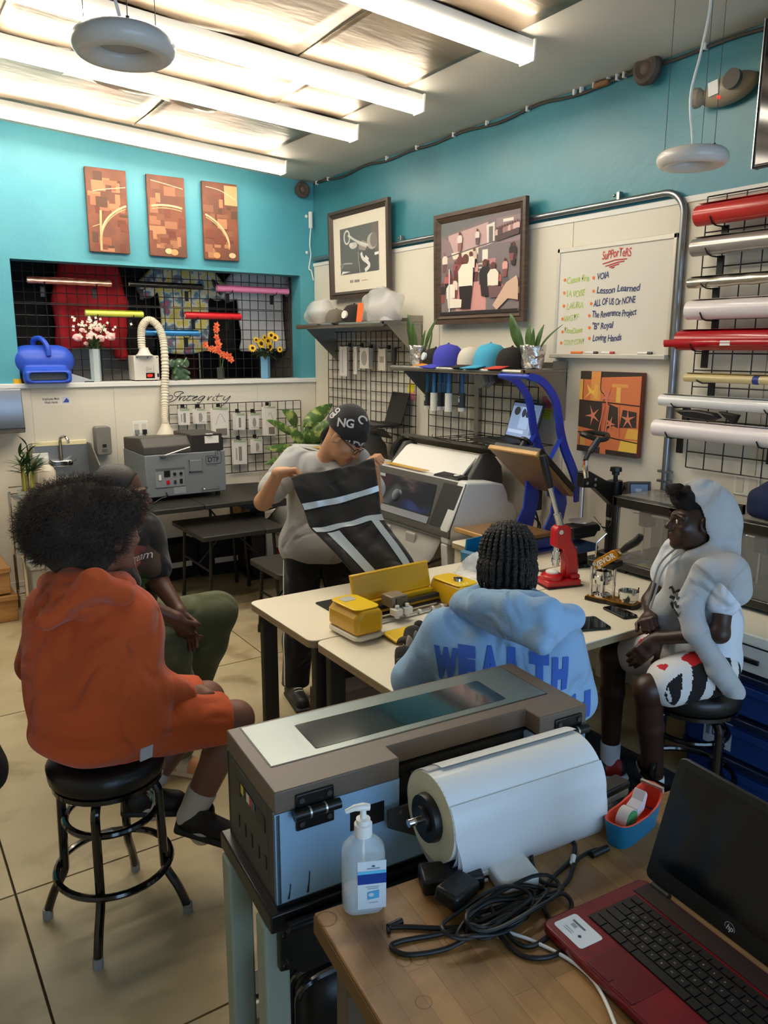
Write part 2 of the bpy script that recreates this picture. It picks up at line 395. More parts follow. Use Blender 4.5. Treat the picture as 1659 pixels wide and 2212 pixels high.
# front wall behind the camera, with the wide glazed shop opening that lets the daylight in
b = MB(); b.bb((XL, YF-.12, 2.55), (XR, YF, 3.6)); b.bb((XL, YF-.12, 0), (-.6, YF, 2.55)); b.bb((3.1, YF-.12, 0), (XR, YF, 2.55)); b.bb((-.6, YF-.12, 0), (3.1, YF, .25))
struct(b, 'wall_front', CREAM)
wn = MB(); 
for x in (-.6, .63, 1.86, 3.06): wn.bb((x, YF-.09, .25), (x+.04, YF-.03, 2.55))
wn.bb((-.6, YF-.09, 2.51), (3.1, YF-.03, 2.55)); wn.bb((-.6, YF-.09, .25), (3.1, YF-.03, .29)); struct(wn, 'window_1', M('window_frame', '#55524c', .4))
pl = bpy.data.lights.new('window_daylight', 'AREA'); pl.shape = 'RECTANGLE'; pl.size = 3.7; pl.size_y = 2.3
pl.cycles.is_portal = True
po = bpy.data.objects.new('window_daylight', pl); COL.objects.link(po); po.location = (1.25, YF-.14, 1.4); po.rotation_euler = (R(90), 0, 0)
for i, (a, c) in enumerate([((XL, YB-.022, 0), (XR-.03, YB-.006, .1)), ((XR-.024, YF, 0), (XR-.006, YB-.03, .1))]):
    struct(MB().bb(a, c), 'baseboard_'+('back', 'right')[i], WPAINT, bevel=.003)
# ================================================================ back room seen through the opening
b = MB(); b.bb((XL, 8.6, 0), (XR, 8.7, 3.6)); b.bb((XL-.1, YB+TH, 0), (XL, 8.6, 3.6)); b.bb((XR, YB+TH, 0), (XR+.1, 8.6, 3.6)); struct(b, 'wall_back_room', M('back_room_wall', '#77706a', .8))
# ================================================================ ceiling with foil-faced sheets
CMAT = M('ceiling_paint', '#d5cec0', .55, col2='#cbc4b6', scale=1.5)
FOIL = M('aged_foil', '#84705a', .36, metal=.75, col2='#a8967f', scale=3., bump=.25, bscale=9, stretch=(.6, 2.5, 1), detail=8)
b = MB(); b.ext([(XL-.2, ceil_z(XL-.2)), (XR+.2, ceil_z(XR+.2)), (XR+.2, ceil_z(XR+.2)+.1), (XL-.2, ceil_z(XL-.2)+.1)], YF-.2, 8.7, 'Y')
ce = struct(b, 'ceiling', CMAT)
seamx = {0: [-2.6, -.6, 1.25, 2.7], 1: [-2.6, .2, 2.05, 2.72], 2: [-2.6, .75, 2.28, 2.74], 3: [-2.6, 0., 1.75, 2.74], 4: [-2.6, .9, 2.2, 2.74]}
yb = [.6, 2.99, 3.93, 4.66, 5.75, 6.2]
for i in range(5):
    y0, y1 = yb[i]+.0, yb[i+1]-.01
    if i == 4: continue
    for j in range(3):
        x0, x1 = seamx[i][j]+.004, seamx[i][j+1]-.004; t = .006+.004*((i+j) % 2)
        rows = [[(x, y, ceil_z(x)-t-.003*sin(9*x+5*y+i)) for x in np.linspace(x0, x1, 20)] for y in np.linspace(y0, y1, 12)]
        bb_ = MB().grid(rows); o = struct(bb_, 'foil_sheet', FOIL, ce, smooth=60); so = o.modifiers.new('s', 'SOLIDIFY'); so.thickness = .002
# patched torn strip of foil
x0, x1 = 1.15, 2.05
rows = [[(x, y+.05*(x-x0), ceil_z(x)-.018-.006*sin(14*x+30*y)) for x in np.linspace(x0, x1, 24)] for y in np.linspace(4.78, 5.02, 8)]
o = struct(MB().grid(rows), 'foil_patch', M('foil_patch', '#b9ab96', .4, metal=.7, bump=.3, bscale=14), ce, smooth=60); o.modifiers.new('s', 'SOLIDIFY').thickness = .003
# ================================================================ ceiling tube lights
TUBE = M('lit_diffuser', '#ffffff', .4, emit='#fff3df', estr=TUBE_W)
lab = ['ceiling tube light farthest from the teal corner, over the round framed picture', 'second long ceiling tube light, counted from the whiteboard side', 'third long ceiling tube light, counted from the whiteboard side', 'ceiling tube light closest to the three canvases']
lab[0] = 'long ceiling tube light closest to the whiteboard wall lamp'
for i, (y, xe, ln) in enumerate([(3.0, 2.80, 2.44), (3.93, 2.85, 3.2), (4.66, 2.86, 3.2), (5.8, 2.92, 3.2)]):
    a = math.atan(-.058)
    t = thing('tube_light', lab[i], 'ceiling light', (xe-ln/2, y, ceil_z(xe-ln/2)-.016), group='long ceiling tube lights', rot=(0, -a, 0))
    MB().box((0, 0, -.03), (ln, .075, .06)).obj('housing', WPAINT, t, bevel=.004)
    MB().ext([(-.045, -.06), (.045, -.06), (.041, -.082), (.028, -.094), (-.028, -.094), (-.041, -.082)], -ln/2+.006, ln/2-.006, 'X').obj('diffuser', TUBE, t)
    for sx in (-1, 1): MB().box((sx*ln/2, 0, -.048), (.012, .1, .098)).obj('end_cap', WPAINT, t, bevel=.003)
# ================================================================ wire grid panels
def wire_grid(name, label, o, r, u, w, h, nx, ny, group=None, rad=.0034, nrm=None, top=True):
    """welded wire grid: every wire is a part"""
    t = thing(name, label, 'wire grid', o, group=group); r = Vector(r); u = Vector(u); n = r.cross(u).normalized()
    mh = MB().cyl((0, 0, 0), r*w, rad, n=6).obj('wire', WIREB, t); mv = MB().cyl((0, 0, 0), u*h, rad, n=6).obj('wire', WIREB, t)
    def cp(m, loc):
        c = m.copy(); COL.objects.link(c); c.location = loc; c.parent = t
    for j in range(1, ny+1): cp(mh, u*(h*j/ny))
    for i in range(1, nx+1): cp(mv, r*(w*i/nx)+n*rad*2)
    mv.location = n*rad*2
    return t
# ================================================================ flat printed matter
def art(name, parent, o, r, u, w, h, shapes, off=.0006, rough=.6):
    """flat print: coloured shapes in 0..1 coordinates laid on a rectangle"""
    o = Vector(o); r = Vector(r).normalized(); u = Vector(u).normalized(); n = r.cross(u); b = MB(); ms = []; names = {}
    for i, sh in enumerate(shapes):
        k, col = sh[0], sh[1]
        if col not in names: names[col] = len(ms); ms.append(M('print_'+col.strip('#'), col, rough))
        b.mat(names[col]); d = n*(off*(1+i*.12))
        P = lambda x, y: o+r*(x*w)+u*(y*h)+d
        if k == 'p': b.add([P(x, y) for x, y in sh[2]], [tuple(range(len(sh[2])))])
        elif k == 'r': x0, y0, x1, y1 = sh[2:6]; b.add([P(x0, y0), P(x1, y0), P(x1, y1), P(x0, y1)], [(0, 1, 2, 3)])
        elif k == 'e': cx, cy, rx, ry = sh[2:6]; b.add([P(cx+rx*cos(t), cy+ry*sin(t)) for t in [2*pi*j/18 for j in range(18)]], [tuple(range(18))])
        elif k == 's':
            q = [Vector((x*w, y*h, 0)) for x, y in sh[2]]; q = spline(q, 5) if len(q) > 2 else q; hw = sh[3]/2; L_ = []; R_ = []
            for j, p in enumerate(q):
                t = (q[min(j+1, len(q)-1)]-q[max(j-1, 0)]).normalized(); s_ = Vector((-t.y, t.x, 0))*hw; L_.append(p+s_); R_.append(p-s_)
            b.grid([[o+r*z.x+u*z.y+d for z in L_], [o+r*z.x+u*z.y+d for z in R_]])
    me = bpy.data.meshes.new(name); me.from_pydata(b.v, [], b.f); me.polygons.foreach_set('material_index', b.mi)
    bm = bmesh.new(); bm.from_mesh(me)
    for f in bm.faces:
        if f.normal.dot(n) < 0: f.normal_flip()
    bm.to_mesh(me); bm.free()
    return link(name, me, ms, parent, smooth=0)
X_, Y_, Z_ = Vector((1, 0, 0)), Vector((0, 1, 0)), Vector((0, 0, 1))
RW = Vector((0, -1, 0))       # along the right wall, as read by someone facing it
# ---------------------------------------------------------------- three canvases
CV = M('painted_canvas', '#8a4f38', .55, col2='#6b4433', scale=6, bump=.2, bscale=40)
rr = random.Random(3)
for i, (x, lbl, hue) in enumerate([(1.55, 'rust canvas with half an arc, first of three over the wall opening', '#96583f'), (2.0, 'brown canvas with the top of the arc, middle of three over the wall opening', '#84543d'), (2.44, 'brown canvas with half an arc, last of three, closest to the room corner', '#8a5a42')]):
    t = thing('canvas_painting', lbl, 'painting', (x, YB-.012, 2.545), group='three arc canvases')
    MB().bb((0, -.028, 0), (.297, 0, .595)).obj('canvas', CV, t, bevel=.004)
    sh = []
    for k in range(26):
        a, c = rr.random()*.8, rr.random()*.85; ww, hh = rr.uniform(.1, .35), rr.uniform(.03, .13)
        sh.append(('r', rr.choice([hue, '#7a4230', '#a0694c', '#5e4030', '#b07a56', '#6f3a2c']), a, c, min(.99, a+ww), min(.985, c+hh)))
    if i == 2: sh.append(('r', '#cf9d6c', .62, .72, .99, .97))
    cx = [1.62, .5, -.6][i]; arc = [(cx+1.32*cos(R(q)), .18+.46*sin(R(q))*1.0) for q in range(0, 181, 6)]
    arc = [(a, c) for a, c in arc if 0.02 < a < .98]
    if len(arc) > 2:
        sh.append(('s', '#e0b78a', arc, .014)); sh.append(('s', '#d9a676', [(a*.97+.015, c-.035) for a, c in arc], .006))
    sh.append(('s', '#e8c9a2', [(.15, .72), (.5, .76), (.97, .8)] if i == 0 else [(.1, .93), (.5, .9), (.95, .8 if i == 2 else .86)], .005))
    if i == 0: sh += [('s', '#e0b78a', [(.1, .3), (.3, .34)], .004), ('s', '#d9a676', [(.32, .5), (.3, .3), (.28, .02)], .016)]
    if i: sh += [('e', '#dfb98b', .2+.3*i, .07, .1, .035), ('e', '#c9955f', .65-.3*(i-1), .06, .1, .04)]
    art('picture', t, (0, -.0285, 0), X_, Z_, .297, .595, sh)
# ---------------------------------------------------------------- corner speaker, box and cord
def speaker(loc, nrm, s, lbl):
    t = thing('wall_speaker', lbl, 'speaker', loc); n = Vector(nrm)
    prof = [(0, .0), (.04*s, 0), (.062*s, .02*s), (.068*s, .045*s), (.06*s, .062*s), (.045*s, .066*s), (.03*s, .058*s), (0, .06*s)]
    a, c, d = frame_of(n); m = Matrix((( a.x, c.x, d.x, 0), (a.y, c.y, d.y, 0), (a.z, c.z, d.z, 0), (0, 0, 0, 1)))
    MB().xf(m).lathe(prof).obj('speaker_body', M('speaker_brown', '#574a40', .6), t)
    MB().xf(m).lathe([(0, .0601*s), (.026*s, .0585*s), (.02*s, .064*s), (0, .068*s)]).obj('cone', M('speaker_cone', '#6f5a4c', .6), t); return t
speaker((3.335, YB, 3.165), (0, -1, 0), 1., 'small round brown speaker on the teal wall in the room corner')
p = onX(1412, 152, XR); speaker((XR, p.y, p.z), (-1, 0, 0), 1.15, 'round dark speaker on the teal wall under the ceiling cable')
t = thing('cord_switch', 'white inline box and cord running down the teal corner', 'cord', (3.42, YB-.02, 2.93))
MB().box((0, 0, 0), (.03, .03, .14)).obj('box', WHITE, t, bevel=.008)
MB().tube(spline([(0, 0, -.07), (-.008, .005, -.2), (0, .005, -.29), (-.02, .005, -.4), (0, .002, -.42), (.02, 0, -.5)], 6), .005).obj('cord', WHITE, t)
for z in (.03, -.27): MB().ell((-.035, .01, z), (.014, .008, .014)).obj('clip', WHITE, t)
# cable with clips along the ceiling edge of the right wall
pts = []
for k in range(70):
    y = 6.28-k*.09; pts.append((XR-.014, y, 3.222+.008*sin(k*.9)-.012*abs(sin(k*.31))))
t = thing('ceiling_cable', 'dark cable clipped along the top of the teal wall', 'cable', (0, 0, 0))
MB().tube(pts, .009, 6).obj('cable', M('cable_dark', '#4a4640', .6), t); cl = None
for px, py in [(688, 388), (713, 383), (840, 340), (905, 307), (985, 274), (1057, 249), (1145, 217), (1247, 180), (1262, 175), (1290, 166), (1320, 156), (1340, 149), (1355, 144), (1391, 132), (1531, 84)]:
    y = onX(px, py, XR).y
    if cl is None: cl = MB().box((0, 0, 0), (.026, .014, .03)).obj('clip', WHITE, t, bevel=.003); c = cl
    else: c = cl.copy(); COL.objects.link(c); c.parent = t
    c.location = (XR-.016, y, 3.222)
MB().box((XR-.02, onX(1307, 160, XR).y, 3.215), (.03, .1, .03)).obj('splice', M('splice_brown', '#8a5f34', .5), t, bevel=.008)
# ---------------------------------------------------------------- wire grid and rolls in the opening
GY = 6.52
g = wire_grid('wire_grid_panel', 'black wire grid standing in the teal wall opening, upper panel', (1.03, GY, 2.175), X_, Z_, 2.27, .3, 30, 4, 'wire grids in the opening')
g = wire_grid('wire_grid_panel', 'black wire grid standing in the teal wall opening, lower panel', (1.03, GY, 1.59), X_, Z_, 2.27, .575, 30, 7, 'wire grids in the opening')
def vinyl_roll(lbl, col, a, b_, r, core=True, wavy=0., rough=.3, metal=0., group=None, hooks=None, hookdir=None):
    a, b_ = Vector(a), Vector(b_); t = thing('vinyl_roll', lbl, 'vinyl roll', (a+b_)/2, group=group); c = (a+b_)/2; d = (b_-a)/2
    m = M('vinyl_'+col.strip('#')+('m' if metal else ''), col, rough, metal, coat=.25)
    pr = []; n = 24
    pts = [(-d)+d*2*i/n for i in range(n+1)]; ax = frame_of(d)
    MB().tube(pts, [r*(1+wavy*sin(i*1.7)) for i in range(n+1)], 20).obj('roll', m, t)
    # loose outer edge of the sheet and the end spiral
    u, v, dd = ax; bb = MB(); bb.grid([[q+(u*cos(th)+v*sin(th))*(r*1.012+.0012*k) for q in (-d*.995, d*.995)] for k, th in enumerate([.3*i for i in range(7)])]); s_ = bb.obj('sheet_edge', m, t, smooth=60); s_.modifiers.new('s', 'SOLIDIFY').thickness = .0008
    if core:
        for e in (-1, 1): MB().cyl(d*e*.999, d*e*1.003, r*.62, n=16).obj('core', M('core_paper', '#d9cbb2', .8), t)
    return t
rolls = [('#e9a58f', 58, 605, 240, 614, .022, 'crinkled rose gold vinyl roll high in the wall opening', .09, .25, .85), ('#171615', 279, 613, 438, 622, .020, 'black vinyl roll high in the wall opening', .04, .2, 0), ('#e58ab8', 468, 625, 622, 629, .025, 'pink vinyl roll high in the wall opening', .03, .25, .2),
         ('#c9cf4e', 184, 677, 309, 679, .022, 'lime yellow vinyl roll above the pink flowers', .02, .3, 0), ('#d62a33', 400, 682, 520, 684, .024, 'red vinyl roll above the orange orchid', .01, .25, 0), ('#3f8fd0', 312, 720, 430, 720, .022, 'metallic blue vinyl roll behind the white hose', .01, .25, .5)]
for col, x0, y0, x1, y1, r, lbl, wv, ro, me_ in rolls:
    a, c = onY(x0, y0, GY-.07), onY(x1, y1, GY-.07); c.z = a.z = (a.z+c.z)/2
    t = vinyl_roll(lbl, col, a, c, r, wavy=wv, rough=ro, metal=me_, group='vinyl rolls in the wall opening')
    L_ = (c-a).length/2
    for e in (-.62, .62): MB().box((e*L_, .075, -.07), (.03, .008, .08)).tube([(e*L_, .07, -.035), (e*L_, 0, -.034), (e*L_, -.03, -.026), (e*L_, -.04, -.008)], .004, 6).obj('hook', BLKM, t)
# ---------------------------------------------------------------- garments hanging behind
def hung(name, lbl, cat, cx, y, top, w, h, mat, sl=.16, neck=True, hood=False, seed=1, longsl=False):
    t = thing(name, lbl, cat, (cx, y, top)); sd = SD((-w/2-.2, -.08, -h-.25), (w/2+.2, .08, .2), .011)
    sd.box((0, 0, -h/2), (w/2, .028, h/2), .025, .02)
    for s_ in (-1, 1):
        if longsl: sd.chain([(s_*(w/2-.05), 0, -.06), (s_*(w/2+.03), 0, -.35), (s_*(w/2+.02), .01, -h-.05)], [.07, .06, .05], .03)
        else: sd.chain([(s_*(w/2-.06), 0, -.06), (s_*(w/2+sl*.6), 0, -.26)], [.075, .075], .03)
    if hood: sd.ell((0, -.02, .03), (.13, .05, .12), .04); sd.box((0, -.03, -h*.68), (.14, .02, .09), .02, .02)
    elif neck: sd.ell((0, 0, .01), (.09, .06, .06), .01, 'sub')
    sd.wave(.010, dirs_(5, 12, 26, seed)); sd.mesh('cloth', mat, t); return t
BLKCL = M('black_cloth', '#1d1b1a', .9, bump=.2, bscale=200)
hung('hanging_hoodie', 'red hoodie hanging behind the wire grid in the opening', 'hoodie', 1.66, 6.85, 2.56, .42, .72, M('red_cloth', '#c3202a', .8, col2='#a81a24', scale=4), hood=True, longsl=True)
TD = M('tie_dye', '#d8dde0', .85, col2='#5f9bb0', scale=9)
def tie(m):
    nt = m.node_tree; r = [n for n in nt.nodes if n.type == 'VALTORGB'][0].color_ramp
    r.elements[0].position = .3; r.elements[1].position = .75
    for p_, c in ((.42, '#e8d64a'), (.5, '#e9e7e2'), (.58, '#4f8fa6'), (.66, '#c2566c')): r.elements.new(p_).color = (*srgb(c), 1)
tie(TD)
hung('hanging_shirt', 'tie-dye t-shirt hanging behind the wire grid in the opening', 'shirt', 2.46, 6.88, 2.6, .44, .8, TD, seed=3)
hung('hanging_shirt', 'white t-shirt hanging behind the wire grid in the opening', 'shirt', 3.2, 6.88, 2.6, .46, .78, M('white_cloth', '#e3e1e4', .85, bump=.1, bscale=150), seed=4)
hung('hanging_shirt', 'black t-shirt hanging beside the red hoodie behind the wire grid', 'shirt', 2.07, 7.06, 2.6, .3, .82, BLKCL, seed=5)
hung('hanging_shirt', 'black t-shirt with pink print hanging between tie-dye and white shirts', 'shirt', 2.84, 7.06, 2.6, .3, .8, BLKCL, seed=6)
hung('hanging_shirt', 'black sweatshirt hanging at the edge of the opening over the blue blower', 'sweatshirt', 1.2, 7.06, 2.6, .5, .85, BLKCL, seed=7)
text('shirt_print', 'Empathy', .07, M('print_pink', '#c24a78', .7), (2.72, 7.0, 2.3), X_, Z_, bpy.data.objects['hanging_shirt.003'] if False else None)
o = bpy.data.objects['shirt_print']; o.parent = [q for q in bpy.data.objects if q.get('label', '').startswith('black t-shirt with pink')][0]; o.matrix_parent_inverse = Matrix.Translation((-2.84, -7.06, -2.6))
MB().cyl((XL, 6.9, 2.6), (XR, 6.9, 2.6), .015).obj('garment_rail', ALU); tag(bpy.data.objects['garment_rail'], 'metal garment rail above the hanging clothes in the opening', 'rail')
# back-room furniture glimpsed low in the opening
t = thing('office_chair', 'dark red chair back seen low through the opening behind the elephant', 'chair', (2.55, 7.3, 0))
MB().box((0, .22, 1.62), (.5, .05, .3)).obj('backrest', M('maroon_seat', '#4f1f1c', .7), t, bevel=.02); MB().box((0, 0, 1.3), (.5, .46, .06)).obj('seat', M('maroon_seat'), t, bevel=.02)
for sx in (-1, 1): MB().tube([(sx*.27, .22, 1.8), (sx*.27, .22, 1.3), (sx*.27, 0, 0)], .015).obj('leg', CHROME, t); MB().tube([(sx*.27, -.2, 1.3), (sx*.27, -.25, 0)], .015).obj('leg', CHROME, t)
t = thing('storage_cabinet', 'low white cabinet in the back room behind the flower vases', 'cabinet', (1.4, 7.6, 0))
MB().bb((-.7, -.25, 0), (.7, .25, 1.86)).obj('body', M('cabinet_white', '#c9c4ba', .6), t, bevel=.005)
for sx in (-.35, .35): MB().bb((sx-.33, -.265, .1), (sx+.33, -.25, 1.82)).obj('door', M('cabinet_white'), t, bevel=.004)
t = thing('black_crate', 'black crate in the back room behind the sunflower vase', 'crate', (3.08, 7.75, 0)); MB().bb((-.35, -.2, 0), (.32, .2, 1.78)).obj('crate_side', BLACK, t, bevel=.01); MB().bb((-.355, -.21, 1.76), (.33, .21, 1.8)).obj('rim', BLACK, t, bevel=.005)
# ---------------------------------------------------------------- things on the ledge
LZ = OZ0; LY = YB+.05
t = thing('air_blower', 'blue plastic air mover blower on the ledge of the wall opening', 'blower', (1.175, YB+.02, LZ)); BLU = M('blower_blue', '#2f55c8', .38)
sd = SD((-.24, -.16, -.02), (.24, .22, .36), .008)
for a in np.linspace(-.11, .11, 8): sd.cap((a, .05, .16), (a, .05, .161), .115, k=.012)
sd.box((0, .02, .06), (.155, .12, .06), .03, .02); sd.box((.0, -.1, .05), (.165, .05, .05), .03, .02); sd.box((0, -.13, .05), (.135, .05, .03), .028, .006, 'sub')
sd.mesh('housing', BLU, t)
MB().box((0, -.095, .05), (.26, .004, .05)).obj('outlet', BLACK, t); b = MB()
for k in range(7): b.box((0, -.1, .03+k*.007), (.26, .003, .0018))
b.obj('outlet_slats', GREY, t)['kind'] = 'stuff'
MB().tube(spline([(-.05, .09, .25), (-.05, .06, .315), (-.01, .0, .325), (.02, -.06, .27), (.025, -.07, .2)], 6), .018, 10).obj('handle', BLU, t)
MB().cyl((-.165, .05, .16), (-.15, .05, .16), .1).obj('side_grille', BLACK, t)
t = thing('plastic_dispenser', 'clear grey plastic tool lying beside the blue blower on the ledge', 'tool', (1.42, YB+.03, LZ)); MB().ext([(-.07, 0), (.11, 0), (.11, .008), (-.07, .07)], -.03, .03, 'Y').obj('body', M('smoke_plastic', '#a8adb2', .25), t, bevel=.004); MB().bb((.03, -.033, .0), (.1, -.031, .008)).obj('blade', BLACK, t)
for k, x in enumerate((.888, .918)):
    t = thing('small_bottle', ['small white bottle on the ledge, against the picture edge', 'small white bottle on the ledge beside the yellow tape'][k], 'bottle', (x, YB+.015, LZ), group='small bottles on the ledge')
    MB().lathe([(0, 0), (.013, 0), (.013, .055), (.006, .062), (.006, .066)], n=14).obj('body', M('mint_white', '#dfeee6', .4), t); MB().lathe([(.0065, .066), (.007, .07), (.003, .095), (0, .096)], n=10).obj('nozzle', M('mint_cap', '#6f9a94', .5), t); MB().lathe([(.0133, .025), (.0133, .03)], n=14).obj('label_band', M('print_green', '#7fa88f'), t)
t = thing('tape_roll', 'yellow roll of tape lying on the ledge beside the blue blower', 'tape', (.978, YB+.015, LZ)); MB().lathe([(.022, 0), (.031, 0), (.031, .034), (.022, .034), (.022, 0)], n=24).obj('tape', M('tape_yellow', '#f0b91c', .45), t); MB().lathe([(.019, .001), (.0219, .001), (.0219, .033), (.019, .033), (.019, .001)], n=24).obj('core', CARD, t)
# flowers
GRN = M('leaf_green', '#3f5a2a', .6, col2='#2d4420', scale=14); STEM = M('stem_green', '#4a6332', .6)
def leaf(b, o, d, up, ln, wd, curl=.3, n=5):
    o = Vector(o); d = Vector(d).normalized(); sd_ = d.cross(Vector(up)).normalized(); upv = sd_.cross(d); rows = []
    for i in range(n+1):
        s_ = i/n; w_ = wd*sin(pi*min(1, (s_*.93+.05)))**.8*(1-.3*s_); c = o+d*(ln*s_)-upv*(curl*ln*s_*s_)
        rows.append([c-sd_*w_+upv*w_*.25, c, c+sd_*w_+upv*w_*.25])
    return b.grid(rows)
def vase_glass(t, w, h, mat, n=4, hh=0):
    b = MB().lathe([(w*.55, 0), (w*.6, .004), (w*.62, h), (w*.57, h), (w*.53, .012), (0, .012)], n=n); return b.obj('glass_vase', mat, t, bevel=.003, smooth=20)
VG = M('vase_glass', '#d8e4e4', .08, trans=.0, alpha=.55); VB = M('vase_glass_blue', '#7fb4d6', .1, alpha=.72)
t = thing('flower_vase', 'glass vase of pink roses and white blossoms on the ledge', 'vase', (1.552, LY, LZ)); vase_glass(t, .066, .25, VG, 6)
ro = random.Random(5); b = MB(); 
for k in range(14):
    a = ro.uniform(0, 6.28); b.tube(spline([(0, 0, .02), (.02*cos(a), .02*sin(a), .24), (.09*cos(a)*ro.uniform(.3, 1.3), .06*sin(a), .33+ro.random()*.12)], 4), .0025, 5)
b.obj('stems', STEM, t)['kind'] = 'stuff'
b = MB()
for k in range(34):
    a = ro.uniform(0, 6.28); leaf(b, (.02*cos(a), .02*sin(a), .23+ro.random()*.06), (cos(a), sin(a)*.6, ro.uniform(.2, 1.4)), (0, 0, 1), ro.uniform(.06, .11), .011)
b.obj('foliage', GRN, t, smooth=0)['kind'] = 'stuff'
PINK = M('rose_pink', '#f2a9a6', .7, col2='#f7c8c0', scale=30)
def rose(t, c, r):
    sd = SD(np.array(c)-r*1.4, np.array(c)+r*1.4, r/7); sd.ell(c, (r, r, r*.9), .004)
    for j in range(9): a = j*2.4; sd.ell((c[0]+r*.75*cos(a), c[1]+r*.75*sin(a), c[2]+r*(.3-.1*j)), (r*.42, r*.42, r*.36), .002)
    return sd.mesh('rose', PINK, t)
for (dx, dz, r) in [(-.125, .335, .032), (-.02, .345, .036), (.04, .33, .03), (.125, .345, .034), (-.06, .29, .018), (.03, .40, .022), (-.085, .39, .02)]: rose(t, (dx, -.02+ro.uniform(-.02, .02), dz), r)
b = MB()
for k in range(70):
    c = Vector((ro.gauss(.02, .075), ro.gauss(-.01, .03), ro.uniform(.33, .49)))
    for j in range(4): a = j*1.57+k; leaf(b, c, (cos(a), -.4, sin(a)), (0, -1, 0), .014, .006, 0, 2)
b.obj('small_blossoms', M('blossom_white', '#f3e7d6', .7), t, smooth=0)['kind'] = 'stuff'
t = thing('flower_vase', 'glass vase of orange orchids on the ledge', 'vase', (2.575, LY, LZ)); vase_glass(t, .055, .1, M('vase_smoke', '#4a4a46', .1, alpha=.75), 4)
b = MB(); st1 = spline([(0, 0, .01), (.0, 0, .15), (-.01, -.01, .26), (-.045, -.01, .36), (-.03, -.02, .45)], 6); st2 = spline([(0, 0, .01), (.02, 0, .16), (-.06, -.02, .24), (-.13, -.02, .28)], 6); st3 = spline([(0, 0, .01), (.02, 0, .14), (.06, -.01, .2), (.1, -.01, .17)], 6)
for s_ in (st1, st2, st3): b.tube(s_, .003, 5)
b.obj('stems', STEM, t)['kind'] = 'stuff'; ORC = M('orchid_orange', '#f08050', .6, col2='#e0552f', scale=40)
def orchid(t, c, r, a0):
    b = MB(); c = Vector(c)
    for j in range(5): a = a0+j*1.2566; leaf(b, c, (cos(a), -.35, sin(a)), (0, -1, 0), r, r*.42, .2, 3)
    b.ell(c+Vector((0, -.006, 0)), r*.25, 8, 5); return b.obj('blossom', ORC, t, smooth=50)
for k, q in enumerate(st1[10:] + st2[10:] + st3[12:]):
    if k % 2 == 0: orchid(t, (q.x+ro.uniform(-.02, .02), q.y-.015, q.z+ro.uniform(-.015, .015)), ro.uniform(.028, .038), ro.random()*6)
t = thing('flower_vase', 'square blue glass vase of yellow sunflowers on the ledge', 'vase', (2.99, LY, LZ)); vase_glass(t, .075, .19, VB, 4)
b = MB(); fl_ = []
for (dx, dz, r) in [(-.135, .26, .04), (-.06, .30, .052), (.02, .32, .045), (.03, .275, .045), (.085, .35, .042), (.05, .37, .04), (.12, .25, .03), (-.02, .35, .03), (-.1, .33, .03)]: fl_.append((dx, dz, r)); b.tube(spline([(0, 0, .02), (dx*.3, 0, .2), (dx, -.01, dz)], 4), .003, 5)
b.obj('stems', STEM, t)['kind'] = 'stuff'
YEL = M('petal_yellow', '#f6c21c', .6)
for dx, dz, r in fl_:
    b = MB(); c = Vector((dx, -.03+ro.uniform(-.015, .015), dz)); nd = Vector((ro.uniform(-.4, .4), -1, ro.uniform(.0, .5))).normalized(); u, v, _ = frame_of(nd)
    for j in range(13): a = j*2*pi/13; leaf(b, c, u*cos(a)+v*sin(a)+nd*.2, nd, r, r*.2, .1, 2)
    b.mat(1).ell(c+nd*.006, (r*.33, r*.33, r*.33), 10, 6); b.obj('sunflower', [YEL, M('sunflower_eye', '#2a1a0e', .8)], t, smooth=50)
b = MB()
for k in range(26): a = ro.uniform(0, 6.28); leaf(b, (.03*cos(a), .02*sin(a), .19+ro.random()*.05), (cos(a), sin(a)*.5-.2, ro.uniform(-.2, .7)), (0, 0, 1), ro.uniform(.07, .12), .02)
b.obj('foliage', M('leaf_dark', '#2c3a1e', .6), t, smooth=0)['kind'] = 'stuff'
# elephant figurine
t = thing('elephant_figurine', 'green ceramic sitting elephant figurine on the ledge', 'figurine', (2.215, LY, LZ)); sd = SD((-.12, -.12, -.01), (.12, .1, .24), .005)
sd.ell((0, .02, .06), (.055, .05, .06), .02); sd.ell((0, -.01, .135), (.042, .042, .042), .02)
for s_ in (-1, 1): sd.ell((s_*.058, 0, .135), (.032, .01, .036), .008); sd.cap((s_*.045, .0, .03), (s_*.05, -.06, .018), .026, .02, .012); sd.cap((s_*.035, -.02, .08), (s_*.06, -.055, .06), .016, .014, .01)
sd.chain([(0, -.04, .135), (.0, -.07, .125), (.02, -.082, .15), (.04, -.07, .18)], [.018, .014, .011, .008], .008); sd.mesh('body', M('jade_glaze', '#4f6a4d', .25, coat=.5), t)
for s_ in (-1, 1): MB().cyl((s_*.02, -.04, .12), (s_*.03, -.07, .11), .005, .002).obj('tusk', WHITE, t)
